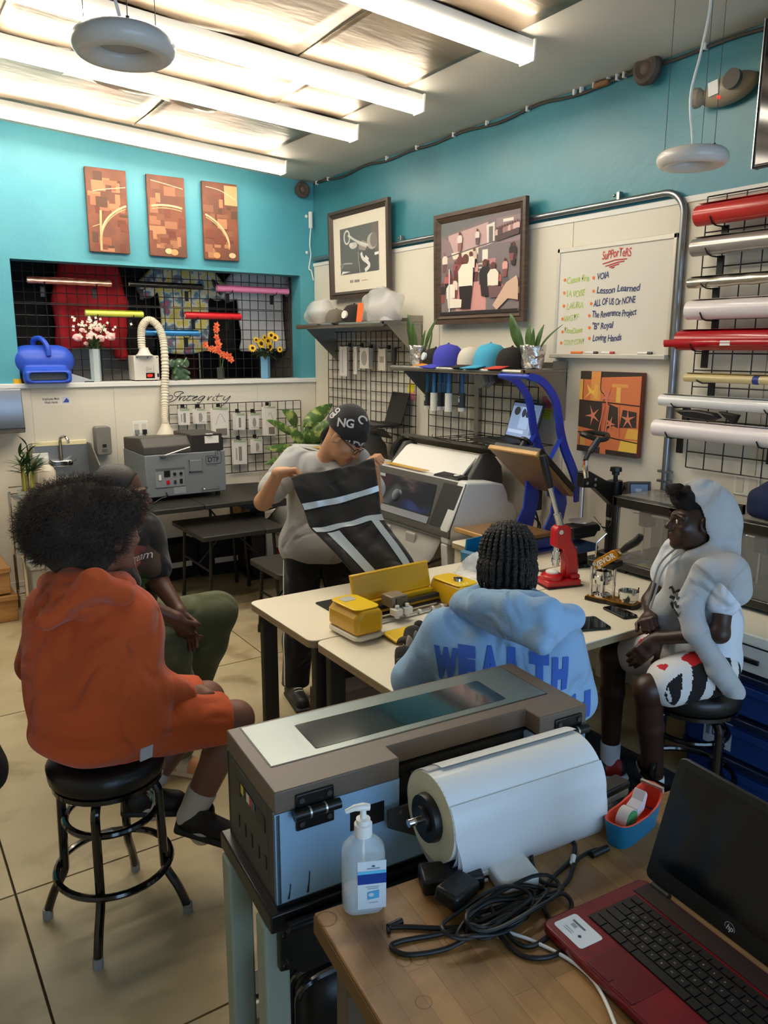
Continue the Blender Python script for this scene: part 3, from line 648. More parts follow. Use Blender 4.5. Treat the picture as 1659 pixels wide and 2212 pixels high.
# fume extractor box and its hose
FX = onY(309, 820, YB+.0).x
t = thing('fume_extractor', 'small white box with red digits and a white hose on the ledge', 'fume extractor', (1.92, YB+.0, LZ)); PW = M('ivory_box', '#dcd6cb', .4)
MB().bb((-.085, 0, .008), (.115, .16, .2)).obj('case', PW, t, bevel=.006)
for x in (-.06, .09):
    for y in (.02, .14): MB().cyl((x, y, 0), (x, y, .008), .01).obj('foot', BLACK, t)
MB().bb((.005, -.002, .022), (.075, .001, .065)).obj('display', M('display_black', '#160606', .2), t); MB().bb((.095, -.003, .03), (.108, .001, .06)).obj('switch', BLACK, t, bevel=.002)
text('digits', '059', .028, M('led_red', '#ff2a1a', .4, emit='#ff2010', estr=3), (.014, -.003, .034), X_, Z_, t, bold=.0006)
text('maker_print', 'DTF', .022, M('print_grey', '#6b6862', .6), (.014, -.0015, .085), X_, Z_, t); art('logo', t, (.01, -.001, .075), X_, Z_, .06, .05, [('s', '#6b6862', [(0, 0), (.95, 0), (1, .3), (1, 1)], .002), ('s', '#6b6862', [(0, 0), (0, .6), (.3, .7)], .002)])
for x in (-.06, .025, .1): MB().cyl((x, -.002, .185), (x, .001, .185), .005, n=10).obj('screw', BLACK, t)
MB().lathe([(.07, .2), (.05, .215), (.034, .25), (.032, .262)], n=24).obj('hose_collar', M('ivory_box'), t)
hp = [(0.0, .05, .25), (0.0, .05, .36), (.012, .04, .43), (.055, .03, .475), (.11, .02, .45), (.145, -.0, .38), (.155, -.02, .28), (.15, -.04, .1), (.135, -.05, -.05), (.11, -.1, -.2), (.085, -.16, -.3), (.075, -.2, -.345)]
q = spline(hp, 22); MB().tube(q, [.0295+.0035*sin(i*1.9) for i in range(len(q))], 16).obj('hose', M('hose_ivory', '#dfd6c2', .5), t)
MB().lathe([(.028, 0), (.04, -.03), (.078, -.09), (.08, -.1), (.074, -.1)], c=(.075, -.2, -.325), n=28).obj('hose_bell', M('hose_ivory'), t)
# ---------------------------------------------------------------- lower back wall
t = thing('towel_dispenser', 'brushed metal paper towel dispenser on the back wall', 'dispenser', (.83, YB-.006, 1.245)); MB().ext([(0, 0), (-.2, 0), (-.215, .04), (-.17, .31), (0, .31)], -.2, .14, 'X').obj('case', M('satin_steel', '#8f8f92', .3, metal=.85), t, bevel=.006)
MB().cyl((-.03, -.176, .28), (-.03, -.19, .283), .009).obj('lock', CHROME, t); MB().bb((-.2, -.214, .03), (.14, -.212, .036)).obj('slot', BLACK, t)
t = thing('hand_wash_sign', 'small white sign about washing hands on the back wall', 'sign', (1.135, YB-.0075, 1.42)); MB().bb((0, -.001, 0), (.2, 0, .07)).obj('sign_plate', M('sign_white', '#e6dfd0', .5), t)
text('sign_text', 'Employees Must', .023, M('ink_dark', '#2a2a40', .6), (.062, -.0022, .04), X_, Z_, t, bold=.0005, align='CENTER', sx=.78); text('sign_text', 'Wash Hands', .023, M('ink_dark'), (.062, -.0022, .014), X_, Z_, t, bold=.0005, align='CENTER', sx=.78)
art('pictogram', t, (.14, -.0012, .01), X_, Z_, .055, .05, [('r', '#c8cee4', 0, 0, 1, 1), ('p', '#3a4a9c', [(.1, .15), (.85, .15), (.9, .45), (.6, .85), (.3, .45)])])
t = thing('soap_dispenser', 'grey wall soap dispenser beside the hand sink', 'dispenser', (1.48, YB-.006, 1.03)); GP = M('soap_grey', '#7d7972', .45)
MB().ext(rrect(.115, .22, .02, 4, .058, .11), -.1, 0, 'Y').obj('case', GP, t, bevel=.006); MB().bb((.04, -.103, .025), (.08, -.098, .05)).obj('push_bar', M('soap_grey2', '#5d5a55'), t, bevel=.003); MB().bb((.045, -.102, .06), (.075, -.099, .085)).obj('sight_window', BLACK, t)
def outlet(lbl, o, r, w=.12, h=.12, name='wall_outlet', plugs=0):
    t = thing(name, lbl, 'outlet', o); r = Vector(r); n = r.cross(Z_); m = Matrix(((r.x, n.x, 0, 0), (r.y, n.y, 0, 0), (0, 0, 1, 0), (0, 0, 0, 1)))
    MB().xf(m).bb((0, 0, 0), (w, .006, h)).obj('plate', WHITE, t, bevel=.002)
    for k in range(2): MB().xf(m).bb((w*.1+k*w*.5, .006, h*.15), (w*.4+k*w*.5, .008, h*.85)).obj('socket', M('socket_ivory', '#d6d0c2', .4), t, bevel=.002)
    for k in range(plugs): MB().xf(m).box((w*.25+k*w*.5, .02, h*.3), (.03, .03, .035)).tube([(w*.25+k*w*.5, .03, h*.2), (w*.25+k*w*.5+.01, .035, -.1), (w*.25, .02, -.3)], .004, 6).obj('plug', BLACK if k else GREY, t)
    return t
outlet('double wall outlet with grey plugs above the grey curing oven', (1.79, YB-.006, 1.15), X_, plugs=2)
# hand sink
t = thing('hand_sink', 'stainless steel wall hand sink with side splashes', 'sink', (1.02, YB-.006, .72)); b = MB(); W_ = .42
for (z0, z1, y0, y1, x0, x1) in [(.13, .155, -.36, -.3, 0, W_), (.13, .155, -.36, 0, 0, .05), (.13, .155, -.36, 0, W_-.05, W_), (.13, .155, -.07, 0, 0, W_), (0, .135, -.31, -.29, .04, W_-.04), (0, .135, -.08, -.06, .04, W_-.04), (0, .135, -.3, -.07, .04, .055), (0, .135, -.3, -.07, W_-.055, W_-.04), (0, .012, -.3, -.07, .04, W_-.04)]: b.bb((x0, y0, z0), (x1, y1, z1))
b.obj('basin', STEEL, t, bevel=.004); MB().bb((0, -.014, .15), (W_, 0, .4)).obj('back_splash', STEEL, t, bevel=.003)
for x in (0, W_-.008): MB().ext([(0, .14), (-.34, .14), (-.34, .27), (-.12, .41), (0, .41)], x, x+.008, 'X').obj('side_splash', STEEL, t)
MB().bb((.015, -.02, .395), (W_-.015, -.001, .43)).obj('splash_cap', M('cream_cap', '#efe2b4', .5), t, bevel=.004)
f = MB(); f.ext([(.14, .24), (.28, .24), (.29, .27), (.28, .285), (.14, .285), (.13, .27)], -.06, -.014, 'Y'); f.obj('faucet_body', CHROME, t, bevel=.006)
MB().tube(spline([(.21, -.04, .27), (.21, -.04, .42), (.212, -.055, .455), (.23, -.09, .47), (.245, -.12, .455), (.25, -.13, .42)], 6), .012, 10).obj('spout', CHROME, t)
for sx in (-.055, .055): MB().cyl((.21+sx, -.06, .265), (.21+sx, -.085, .265), .018).tube([(.21+sx, -.08, .27), (.21+sx*1.7, -.1, .295)], .006).obj('handle', CHROME, t)
# lettering above the lower grid, drawn stroke by stroke
SX = lambda x: 2.07+(x-345)/1000.*0; 
def strokes(name, lbl, ss, f, r_, mat, parent=None, cat='lettering'):
    b = MB()
    for s_ in ss:
        P = [f(*q) for q in s_]; b.tube(spline(P, 5) if len(P) > 2 else P, r_, 5)
    o = b.obj(name, mat, parent)
    if not parent: tag(o, lbl, cat)
    return o
iw = lambda x, y: onY(340+x/13.825, 840+y/13.825, YB-.008)
iw2 = lambda x, y: onY(x, y, YB-.008)
ss = [[(640, 215), (560, 235), (505, 190), (520, 120), (600, 85), (720, 80), (780, 120), (700, 150), (620, 240), (520, 330), (400, 385), (300, 380), (265, 310), (320, 215), (430, 200), (460, 250), (400, 320), (330, 315)],
      [(700, 200), (640, 350), (720, 250), (830, 215), (820, 250), (755, 330), (800, 350), (870, 280)], [(990, 190), (880, 310), (900, 350), (1000, 320)], [(880, 215), (1110, 215)], [(1050, 290), (1140, 260), (1210, 225), (1150, 225), (1050, 300), (1080, 350), (1200, 300)],
      [(1420, 220), (1330, 215), (1230, 290), (1240, 340), (1330, 300), (1430, 220), (1340, 330), (1250, 415), (1180, 405)]]
st = [[iw(*q) for q in s_] for s_ in ss]
ss2 = [[(451, 856), (448, 865), (454, 858), (459, 856)], [(463, 857), (459, 864), (464, 865)], [(474, 850), (467, 863), (472, 865)], [(465, 856), (482, 855)], [(486, 856), (482, 863), (488, 863), (498, 855), (488, 869), (478, 877)], [(466.5, 853), (467, 852.5)]]
st += [[iw2(*q) for q in s_] for s_ in ss2]
b = MB()
for P in st: b.tube(spline(P, 5) if len(P) > 2 else P, .0028, 5)
tag(b.obj('integrity_lettering', M('ink_black', '#231d18', .6)), 'black script lettering reading Integrity on the back wall', 'lettering')
# lower wire grid with hanging packets
wire_grid('wire_grid_panel', 'black wire grid with white packets under the Integrity lettering', (2.08, YB-.035, .79), X_, Z_, 1.2, .6, 16, 8)
PK = M('packet_clear', '#ece6de', .4); PI = M('packet_ink', '#6b655e', .6); INK3 = M('packet_pink', '#d9cfd2', .6)
def packet(lbl, x, ztop, w, h, n=2, kind=0, yy=YB-.06):
    t = thing('hanging_packet', lbl, 'packet', (x, yy, ztop), group='packets on the lower wire grid'); MB().box((0, .01, .01), (.03, .012, .03)).tube([(0, .005, -.002), (0, -.05, -.004), (0, -.06, .008)], .0028, 6).obj('hook', BLKM, t)
    for k in range(n): MB().box((.006*k-.004, -.012-.012*k, -h/2-.012), (w, .004, h), (0, .02*k, .06*k)).obj('packet', PK, t, bevel=.001)
    k = n; MB().box((.004, -.017-.012*(n-1), -.016), (w*.9, .003, .012)).obj('header', M('packet_green', '#a8b890', .5), t)
    art('print', t, (-w/2, -.016-.012*(n-1), -h-.012), X_, Z_, w, h, [[('r', '#8a837c', .4, .15, .62, .75), ('r', '#b8b0a8', .15, .2, .3, .7)], [('e', '#a39b93', .5, .45, .2, .3), ('r', '#c8c0b8', .1, .1, .9, .16)], [('r', '#7f766e', .12, .06, .88, .3), ('s', '#8a827a', [(.2, .4), (.5, .8), (.8, .5)], .003)]][kind % 3])
    return t
pk = [(395, 880, 25, 34, 'first small white packet along the top wire of the lower grid'), (428, 880, 28, 32, 'second white packet with dark print along the top wire of the lower grid'), (472, 878, 42, 64, 'large white card packet at the middle of the top wire'), (513, 890, 26, 36, 'small white packet below the black hook beside the large card'), (546, 890, 24, 36, 'small white packet next to the tall one on the lower grid'), (578, 875, 32, 66, 'tall white packet closest to the leafy plant'), (515, 948, 36, 54, 'wide tool packet hanging low on the grid'), (551, 945, 26, 32, 'low white packet closest to the leafy plant')]
for i, (px, py, w_, h_, lbl) in enumerate(pk):
    c = onY(px, py, YB-.06); packet(lbl, c.x, c.z, w_*.0036, h_*.0038, 2+i % 2, i)
# ---------------------------------------------------------------- curing oven on its table
t = thing('curing_oven', 'grey metal curing oven with DTF lettering on a black table', 'oven', (1.66, 5.6, .745)); OG = M('oven_grey', '#7c8288', .45); OD = M('oven_hood', '#4c4945', .45)
MB().bb((0, 0, .03), (.61, .55, .34)).obj('case', OG, t, bevel=.006)
for x in (.05, .56):
    for y in (.05, .5): MB().cyl((x, y, 0), (x, y, .03), .018).obj('foot', BLACK, t)
MB().ext([(.02, .34), (.53, .34), (.53, .43), (.1, .46), (.02, .4)], .0, .36, 'X').obj('hood', OD, t, bevel=.008)
MB().bb((.35, .02, .34), (.6, .4, .47)).obj('control_box', M('dark_box', '#2e2a27', .4), t, bevel=.006); MB().bb((.46, .018, .4), (.57, .02, .455)).obj('box_label', PAPER, t); MB().bb((.47, .0, .468), (.52, .03, .472)).obj('box_sticker', PAPER, t)
MB().bb((.065, -.006, .1), (.285, .001, .235)).obj('control_recess', M('oven_panel', '#8b9097', .4), t, bevel=.002); MB().bb((.07, -.008, .225), (.285, -.004, .24)).obj('recess_lip_shade', M('oven_shadow', '#5b5f63'), t)  # darker lip strip: shade along the recess top put into its colour
for (x, z, w_, h_, m) in [(.09, .155, .018, .04, PAPER), (.13, .178, .045, .045, BLACK), (.145, .122, .024, .03, RED), (.2, .122, .02, .026, DGREY), (.245, .12, .022, .034, BLACK)]: MB().bb((x, -.012, z), (x+w_, -.006, z+h_)).obj('switch', m, t, bevel=.002)
for x in (.2, .248): MB().cyl((x+.008, -.006, .195), (x+.008, -.016, .195), .011).obj('knob', BLACK, t)
MB().bb((.325, -.012, .2), (.42, .001, .285)).obj('vent_cover', OG, t, bevel=.003)
for x in (.322, .423):
    for z in (.2, .285): MB().cyl((x, -.004, z), (x, -.014, z), .005, n=8).obj('bolt', CHROME, t)
MB().tube(spline([(.42, 0, .07), (.42, -.03, .065), (.44, -.035, .06), (.52, -.035, .06), (.54, -.03, .065), (.54, 0, .07)], 4), .006).obj('handle', CHROME, t)
MB().tube([(.14, -.005, .335), (.17, -.02, .345), (.33, -.015, .385)], .006).box((.13, -.01, .335), (.05, .03, .006)).obj('latch_rod', ALU, t)
text('maker_lettering', 'DTF', .05, M('ink_grey', '#33353a', .5), (.468, -.0016, .262), X_, Z_, t, bold=.0012); text('maker_lettering', 'STATION', .0185, M('ink_grey2', '#5a5d62', .5), (.462, -.0016, .228), X_, Z_, t)
art('logo_outline', t, (.455, -.0012, .247), X_, Z_, .12, .095, [('s', '#33353a', [(.0, .15), (.05, .0), (.2, 0), (.85, 0), (1, .12), (1, .85), (.9, 1), (.7, .95)], .004), ('s', '#33353a', [(0, .15), (.0, .5), (.08, .62), (.7, .62)], .004), ('s', '#33353a', [(.63, .65), (.63, 1)], .004), ('s', '#33353a', [(.78, .66), (.78, 1)], .004)])
art('rating_plate', t, (.2, -.0012, .045), X_, Z_, .09, .05, [('r', '#9aa0a6', 0, 0, 1, 1)])
MB().tube(spline([(.14, -.005, .06), (.13, -.05, .04), (.08, -.06, .03), (.02, -.08, .005)], 5), .005).obj('power_cord', BLACK, t)
def folding_table(lbl, x0, x1, y0, y1, z, mat, legmat, group=None, name='folding_table', lr=.012, seam=None, cat='table', inset=.08, braces=True, rr_=.05, front=.05):
    t = thing(name, lbl, cat, ((x0+x1)/2, (y0+y1)/2, 0), group=group); w_, d_ = x1-x0, y1-y0
    if seam is None: MB().ext(rrect(w_, d_, rr_), z-.035, z, 'Z').obj('tabletop', mat, t, bevel=.006)
    else:
        s_ = seam-(x0+x1)/2
        for (a, c) in ((-w_/2, s_-.002), (s_+.002, w_/2)): MB().ext(rrect(c-a, d_, .012, cx=(a+c)/2), z-.035, z, 'Z').obj('tabletop', mat, t, bevel=.006)
    for sx in (-1, 1):
        for sy in (-1, 1): ya = sy*(d_/2-(front if sy < 0 else .05)); MB().tube([(sx*(w_/2-inset), ya, z-.03), (sx*(w_/2-inset+.03), ya, 0)], lr, 10).cyl((sx*(w_/2-inset+.029), ya, .05), (sx*(w_/2-inset+.03), ya, 0), lr+.003, n=10).obj('leg', legmat, t)
        if braces: MB().tube([(sx*(w_/2-inset+.01), -(d_/2-front), z*.55), (sx*(w_/2-inset+.01), d_/2-.05, z*.55)], .008).tube([(sx*(w_/2-inset), 0, z*.55), (sx*(w_/2-inset-.22), 0, z-.035)], .007).obj('brace', legmat, t)
    return t
TBK = M('black_tabletop', '#2b2926', .42, bump=.1, bscale=300)
folding_table('black folding table under the grey curing oven', 1.46, 2.42, 5.3, 6.22, .742, TBK, BLKM, seam=1.98, front=.4)
folding_table('low black folding table with a centre seam before the storage bins', 1.83, 2.46, 4.97, 5.6, .59, TBK, BLKM, seam=2.3)
folding_table('black folding bench beside the man in the beanie', 2.0, 2.45, 4.14, 4.62, .5, TBK, BLKM, name='folding_bench', cat='bench')
for k, (x, y, rz, lbl) in enumerate([(1.99, 6.14, .03, 'black fabric bin with a white label, half hidden by the seated man'), (2.38, 6.1, -.06, 'black fabric bin with a white label next to the cardboard box')]):
    t = thing('storage_bin', lbl, 'bin', (x, y, 0), rz, 'black bins under the oven table'); b = MB()
    b.ext([(-.17, 0), (.17, 0), (.185, .3), (-.185, .3)], -.11, -.1, 'Y').ext([(-.17, 0), (.17, 0), (.185, .3), (-.185, .3)], .1, .11, 'Y'); b.bb((-.17, -.1, 0), (.17, .1, .01))
    for sx in (-1, 1): b.ext([(sx*.165, 0), (sx*.175, 0), (sx*.19, .3), (sx*.18, .3)], -.11, .11, 'Y')
    b.obj('bin_body', BLKCL, t, bevel=.004); art('label', t, (-.07, -.111, .1), X_, Z_, .2, .045, [('r', '#e6e0d6', 0, 0, 1, 1)]); art('label', t, (-.115, -.111, .1), X_, Z_, .016, .045, [('r', '#e6e0d6', 0, 0, 1, 1)])
t = thing('flat_press', 'black flat press with a chrome gas strut beside the curing oven', 'press', (2.60, 5.72, 0), R(-9)); MB().bb((-.25, -.40, .665), (.1, .4, .725)).obj('lid', M('press_black', '#24211f', .4), t, bevel=.006)
MB().bb((-.2, -.1, .625), (.08, .36, .665)).obj('platen', BLKM, t, bevel=.004); MB().bb((-.08, .0, 0), (.04, .2, .63)).obj('pedestal', BLKM, t, bevel=.01); MB().bb((-.12, -.05, 0), (.08, .24, .03)).obj('base', BLKM, t)
MB().cyl((-.28, .02, .64), (-.28, -.2, .665), .014).cyl((-.28, -.2, .665), (-.28, -.28, .675), .008).obj('gas_strut', CHROME, t); MB().cyl((-.27, .1, .63), (-.3, .1, .63), .025).obj('caster', CHROME, t); text('mark', '144', .05, M('print_light', '#55504a', .6), (-.1, .1, .7265), X_, Y_, t)
for (sx, sy) in ((-.24, .3), (-.24, -.3), (-.1, -.395)): MB().ell((sx-.008, sy, .695), .008, 8, 6).obj('rivet', CHROME, t)
# cardboard, packages and lower clutter by the back wall
t = thing('cardboard_box', 'tall brown cardboard box leaning by the oven table', 'box', (2.66, 6.13, 0)); MB().bb((-.1, -.12, 0), (.1, .13, .58)).obj('carton', CARD, t, bevel=.003); MB().bb((-.101, -.13, .57), (.101, -.0, .585)).obj('flap', CARD, t)
t = thing('package_box', 'white package with a red label behind the black folding bench', 'package', (2.9, 6.05, 0)); MB().bb((-.1, 0, 0), (.1, .16, .34)).obj('carton', WPAINT, t, bevel=.003); art('label', t, (-.02, -.0005, .05), X_, Z_, .11, .1, [('r', '#ece6e0', 0, 0, 1, 1), ('r', '#a3232a', .05, .3, .45, .9), ('r', '#8a8580', .55, .2, .9, .26), ('r', '#8a8580', .55, .5, .9, .56)])
t = thing('wood_ledge', 'pale wooden box bench along the back wall under the lower grid', 'bench', (3.02, 6.215, 0)); MB().bb((-.22, -.0, 0), (.45, .1, .42)).obj('front_board', WPAINT, t); MB().bb((-.23, -.02, .42), (.46, .11, .45)).obj('top_board', WPAINT, t, bevel=.004)
# planter with the leafy dumb cane
t = thing('potted_plant', 'leafy variegated plant in a black planter in the room corner', 'plant', (3.13, 5.98, 0)); MB().lathe([(.1, 0), (.15, .9), (.155, .93), (.145, .93), (.14, .88), (0, .88)], n=4).obj('planter', BLACK, t, smooth=15); MB().lathe([(.16, .92), (.16, .94), (.145, .945), (.145, .92)], n=4).obj('planter_rim', WPAINT, t, smooth=15)
DC = M('dumbcane_leaf', '#4c6a33', .4, col2='#a9b866', scale=18, stretch=(1, 1, 1), lo=.5, hi=.62)
lv = [((-.02, 1.2), (.28, .2), .33, .075), ((-.05, 1.2), (-.12, .12), .24, .07), ((.02, 1.06), (.14, .14), .33, .085), ((.04, 1.0), (.18, .02), .26, .075), ((-.05, .99), (-.26, .06), .32, .05), ((-.1, 1.13), (-.26, .17), .3, .045), ((0, 1.0), (-.12, .16), .26, .07), ((.05, .98), (.16, .08), .28, .07), ((-.06, .94), (-.3, .0), .34, .045), ((.02, 1.02), (.04, .2), .3, .075)]
for k, ((x, z), (dx, dz), ln, wd) in enumerate(lv):
    b = MB(); leaf(b, (x, -.02*k % .07-.05, z), (dx, -.08-.03*(k % 3), dz), (0, -1, .4), ln, wd, .25, 7); o = b.obj('leaf', DC, t, smooth=60); o.modifiers.new('s', 'SOLIDIFY').thickness = .001
    MB().tube(spline([(0, 0, .87), (x*.5, -.02, .92), (x, -.02*k % .07-.05, z)], 5), .006, 6).obj('stalk', M('stalk_green', '#6c8a4a', .5), t)
# wire cart with lucky bamboo, spray jug, steel tubs and wooden drawers at the picture edge
t = thing('wire_cart', 'chrome wire cart with steel tubs below the lucky bamboo', 'cart', (.955, 5.72, 0)); 
for x in (-.16, .2):
    for y in (-.2, .2): MB().tube([(x, y, 0), (x, y, .86)], .011).obj('post', CHROME, t)
for z in (.12, .45, .84):
    b = MB(); 
    for y in np.linspace(-.2, .2, 9): b.tube([(-.16, y, z), (.2, y, z)], .003, 5)
    b.obj('shelf', CHROME, t); 
    for y in (-.2, .2): MB().tube([(-.16, y, z), (.2, y, z)], .007).tube([(-.16, y, z+.05), (.2, y, z+.05)], .004).obj('rail', CHROME, t)
for k, (z, h_) in enumerate([(.13, .26), (.46, .3)]):
    q = thing('steel_tub', ['steel tub on the lowest shelf of the wire cart', 'steel tub on the middle shelf of the wire cart'][k], 'tub', (.975, 5.72, z+.004), group='tubs on the wire cart'); MB().bb((-.14, -.17, 0), (.16, .17, h_)).obj('tub_body', M('tub_grey', '#9d9890', .45), q, bevel=.01); MB().bb((-.145, -.18, h_-.02), (.165, .18, h_+.008)).obj('lid', M('tub_lid', '#bdb8ae', .4), q, bevel=.005)
t = thing('lucky_bamboo', 'lucky bamboo in a glass bowl of pebbles on the wire cart', 'plant', (.885, 5.67, .845)); MB().lathe([(.05, 0), (.07, .03), (.072, .06), (.068, .06), (.06, .01), (0, .01)]).obj('bowl', VG, t); b = MB()
for k in range(40): b.ell((ro.uniform(-.05, .05), ro.uniform(-.05, .05), .03+ro.random()*.03), (.012, .01, .009), 6, 4)
b.obj('pebbles', M('pebble', '#8a7c64', .5), t)['kind'] = 'stuff'
for k in range(9):
    a = ro.uniform(0, 6.28); x, y = .035*cos(a), .035*sin(a); h_ = ro.uniform(.12, .2); MB().tube([(x, y, .03), (x, y, .03+h_)], .007).obj('stalk', M('bamboo_gold', '#a7a04a', .4), t); b = MB()
    for j in range(6): a2 = ro.uniform(0, 6.28); leaf(b, (x, y, .03+h_), (cos(a2)*.7, sin(a2)*.5-.2, ro.uniform(.1, 1.2)), (0, 0, 1), ro.uniform(.08, .15), .011, .3)
    b.obj('leaves', GRN, t, smooth=0)['kind'] = 'stuff'
for k, z in enumerate((.3, .36)): 
    b = MB().tube(spline([(.0, 0, .15), (.02*k, -.01, .24), (-.04+.05*k, -.02, z)], 4), .005); 
    for j in range(7): a2 = ro.uniform(0, 6.28); leaf(b, (-.04+.05*k, -.02, z-.06*(j % 3)), (cos(a2)*.6, -.3, ro.uniform(.2, 1.2)), (0, 0, 1), .1, .012, .3)
    b.obj('shoot', GRN, t, smooth=0)
t = thing('spray_jug', 'translucent spray jug with amber liquid behind the lucky bamboo', 'jug', (1.035, 5.83, .845)); MB().lathe([(.055, 0), (.06, .01), (.06, .15), (.045, .18), (.02, .2), (.02, .23)]).obj('jug_body', M('jug_plastic', '#e9dcc8', .3, alpha=.75), t); MB().lathe([(.0, .004), (.056, .004), (.056, .06), (0, .06)]).obj('liquid', M('amber', '#d39a3a', .3), t); MB().lathe([(.022, .22), (.022, .25), (0, .25)]).box((-.03, 0, .265), (.1, .02, .03)).obj('spray_head', WHITE, t)
t = thing('wooden_drawers', 'stacked wooden drawers at the picture edge beside the wire cart', 'drawers', (.58, 5.9, 0)); WOODL = M('light_wood', '#b98b52', .55, col2='#a37440', scale=4, stretch=(1, 1, 8))
for k, (z, dx) in enumerate([(0, .17), (.2, .14)]): MB().bb((-.3, -.22-.0, z), (dx, .2, z+.19)).obj('drawer', WOODL, t, bevel=.006); MB().bb((-.3, -.24, z+.15), (dx+.008, -.2, z+.19)).obj('drawer_lip', WOODL, t, bevel=.006)
# ================================================================ right wall
def wp(px, py, d=0.): return onX(px, py, XR-d)
BRN = M('frame_brown', '#5a463a', .4, col2='#463427', scale=10, stretch=(1, 1, 6)); MAT_ = M('mat_board', '#efe4cf', .8); FGL = M('picture_glass', '#ffffff', .05, alpha=.06)
def framed(lbl, y0, z0, w, h, fw, mat, shapes, matw=0., lean=.02):
    """frame hung on the right wall; origin at its lower far corner"""
    t = thing('framed_picture', lbl, 'picture', (XR-.045, y0, z0), rot=(0, -lean/h*.9, 0)); b = MB()
    pr = [(0, 0), (.03, 0), (.03, .4), (.022, .5), (.03, .62), (.022, .8), (.012, 1), (0, 1)]
    for (a, c, ax, k) in (((0, 0), (0, h), 'V', 1), ((w, 0), (w, h), 'V', -1), ((0, 0), (w, 0), 'H', 1), ((0, h), (w, h), 'H', -1)):
        vs = []
        for e in (0, 1):
            for (d, q) in pr:
                q_ = q*fw
                if ax == 'V': y, z = a[0]+k*q_, (q_ if e == 0 else h-q_)
                else: y, z = (q_ if e == 0 else w-q_), a[1]+k*q_
                vs.append((-d, -y, z))
        n = len(pr); b.add(vs, [(i, (i+1) % n, n+(i+1) % n, n+i) for i in range(n)]+[tuple(range(n)), tuple(range(n, 2*n))])
    b.obj('frame', mat, t, smooth=30)
    MB().bb((-.008, -fw+.002, fw-.002), (-.004, -w+fw-.002, h-fw+.002)).obj('mat' if matw else 'backing', MAT_, t)
    a = fw+matw; art('picture', t, (-.009, -a, a+(matw*.25 if matw else 0)), RW, Z_, w-2*a, h-2*a-matw*.1, shapes)
    MB().bb((-.012, -fw, fw), (-.0125, -w+fw, h-fw)).obj('glass', FGL, t); return t
ph = [('r', '#3c4340', 0, 0, 1, 1), ('p', '#5a4a40', [(.78, .2), (1, .2), (1, 1), (.84, 1)]), ('r', '#33302c', 0, 0, 1, .1), ('p', '#1f2422', [(.42, .0), (.95, 0), (1, .35), (.86, .5), (.62, .45), (.5, .3)]),
      ('e', '#b3aa9c', .84, .62, .13, .17), ('e', '#6d6258', .88, .64, .09, .15), ('p', '#8c8378', [(.5, .5), (.66, .45), (.74, .6), (.6, .68), (.5, .62)]), ('e', '#d6d4cc', .19, .8, .09, .16), ('e', '#4a504d', .19, .8, .06, .12), ('s', '#d9d6cd', [(.22, .84), (.45, .68), (.74, .55)], .018), ('s', '#c9c5bb', [(.3, .8), (.5, .62), (.7, .52)], .012),
      ('e', '#cfcac0', .36, .6, .1, .07), ('e', '#e3dfd6', .3, .62, .05, .05), ('s', '#e8e5dd', [(.56, .42), (.6, .3), (.72, .2), (.76, .12), (.65, .03)], .03), ('s', '#8f948f', [(.48, .45), (.5, .2), (.52, 0)], .01), ('s', '#f2efe8', [(.66, .32), (.74, .24)], .03), ('s', '#a9a79f', [(0, .22), (.15, .24), (.32, .22)], .01), ('e', '#6a6f6b', .04, .2, .05, .06), ('p', '#e9e6de', [(.02, .0), (.05, .08), (.27, .05), (.1, .03)]), ('s', '#f7f4ec', [(.9, .35), (1, .36)], .02)]
t = framed('framed black and white photo of a trumpet player with a cream mat', 5.925, 2.245, .89, .685, .055, M('frame_dark', '#4b4036', .4), ph, matw=.105)
text('caption', 'JOE JAZZTET', .03, M('print_taupe', '#7d7263', .6), (-.0095, -.33, .115), RW, Z_, t, shear=.2); text('caption', 'at the horn', .018, M('print_taupe'), (-.0095, -.56, .12), RW, Z_, t)
for o in [q for q in t.children if q.name.startswith('caption')]: bpy.data.objects.remove(o)
art('caption', t, (-.009, -.3, .112), RW, Z_, .28, .03, [('r', '#8a7f70', 0, .2, .08, .9), ('r', '#8a7f70', .1, .2, .17, .9), ('r', '#8a7f70', .24, .2, .52, .85), ('r', '#a59a8a', .62, .4, .95, .6)])
rc = random.Random(11); cr = [('r', '#6f5a5c', 0, 0, 1, 1), ('p', '#57595a', [(0, .86), (.35, .92), (.7, 1), (0, 1)]), ('p', '#c79f9c', [(.12, .62), (.62, .7), (.62, .93), (.1, .86)]), ('p', '#86696a', [(0, .56), (.22, .56), (.12, .8), (0, .85)]), ('r', '#4a4444', .22, .45, .5, .56), ('p', '#efe3c6', [(.17, .6), (.5, .62), (.5, .69), (.14, .67)]), ('r', '#f0e8d8', .55, .5, .62, .66), ('p', '#e8d9cf', [(.61, .7), (.7, .72), (.7, .92), (.6, .9)]), ('r', '#5a5050', .63, .72, .68, .88), ('r', '#8d6f74', .72, .7, 1, .95), ('s', '#4e4042', [(0, .62), (.5, .7), (1, .76)], .008), ('r', '#f0e3d4', .8, .9, .92, .93), ('r', '#d98f86', .2, .04, .6, .34), ('p', '#c87a76', [(.5, .3), (.66, .3), (.72, .56), (.58, .56)])]
for k in range(7): cr.append(('s', '#f0e4d6' if k % 2 else '#6a4a4a', [(.5, .42+.02*k), (.62, .42+.02*k)], .006))
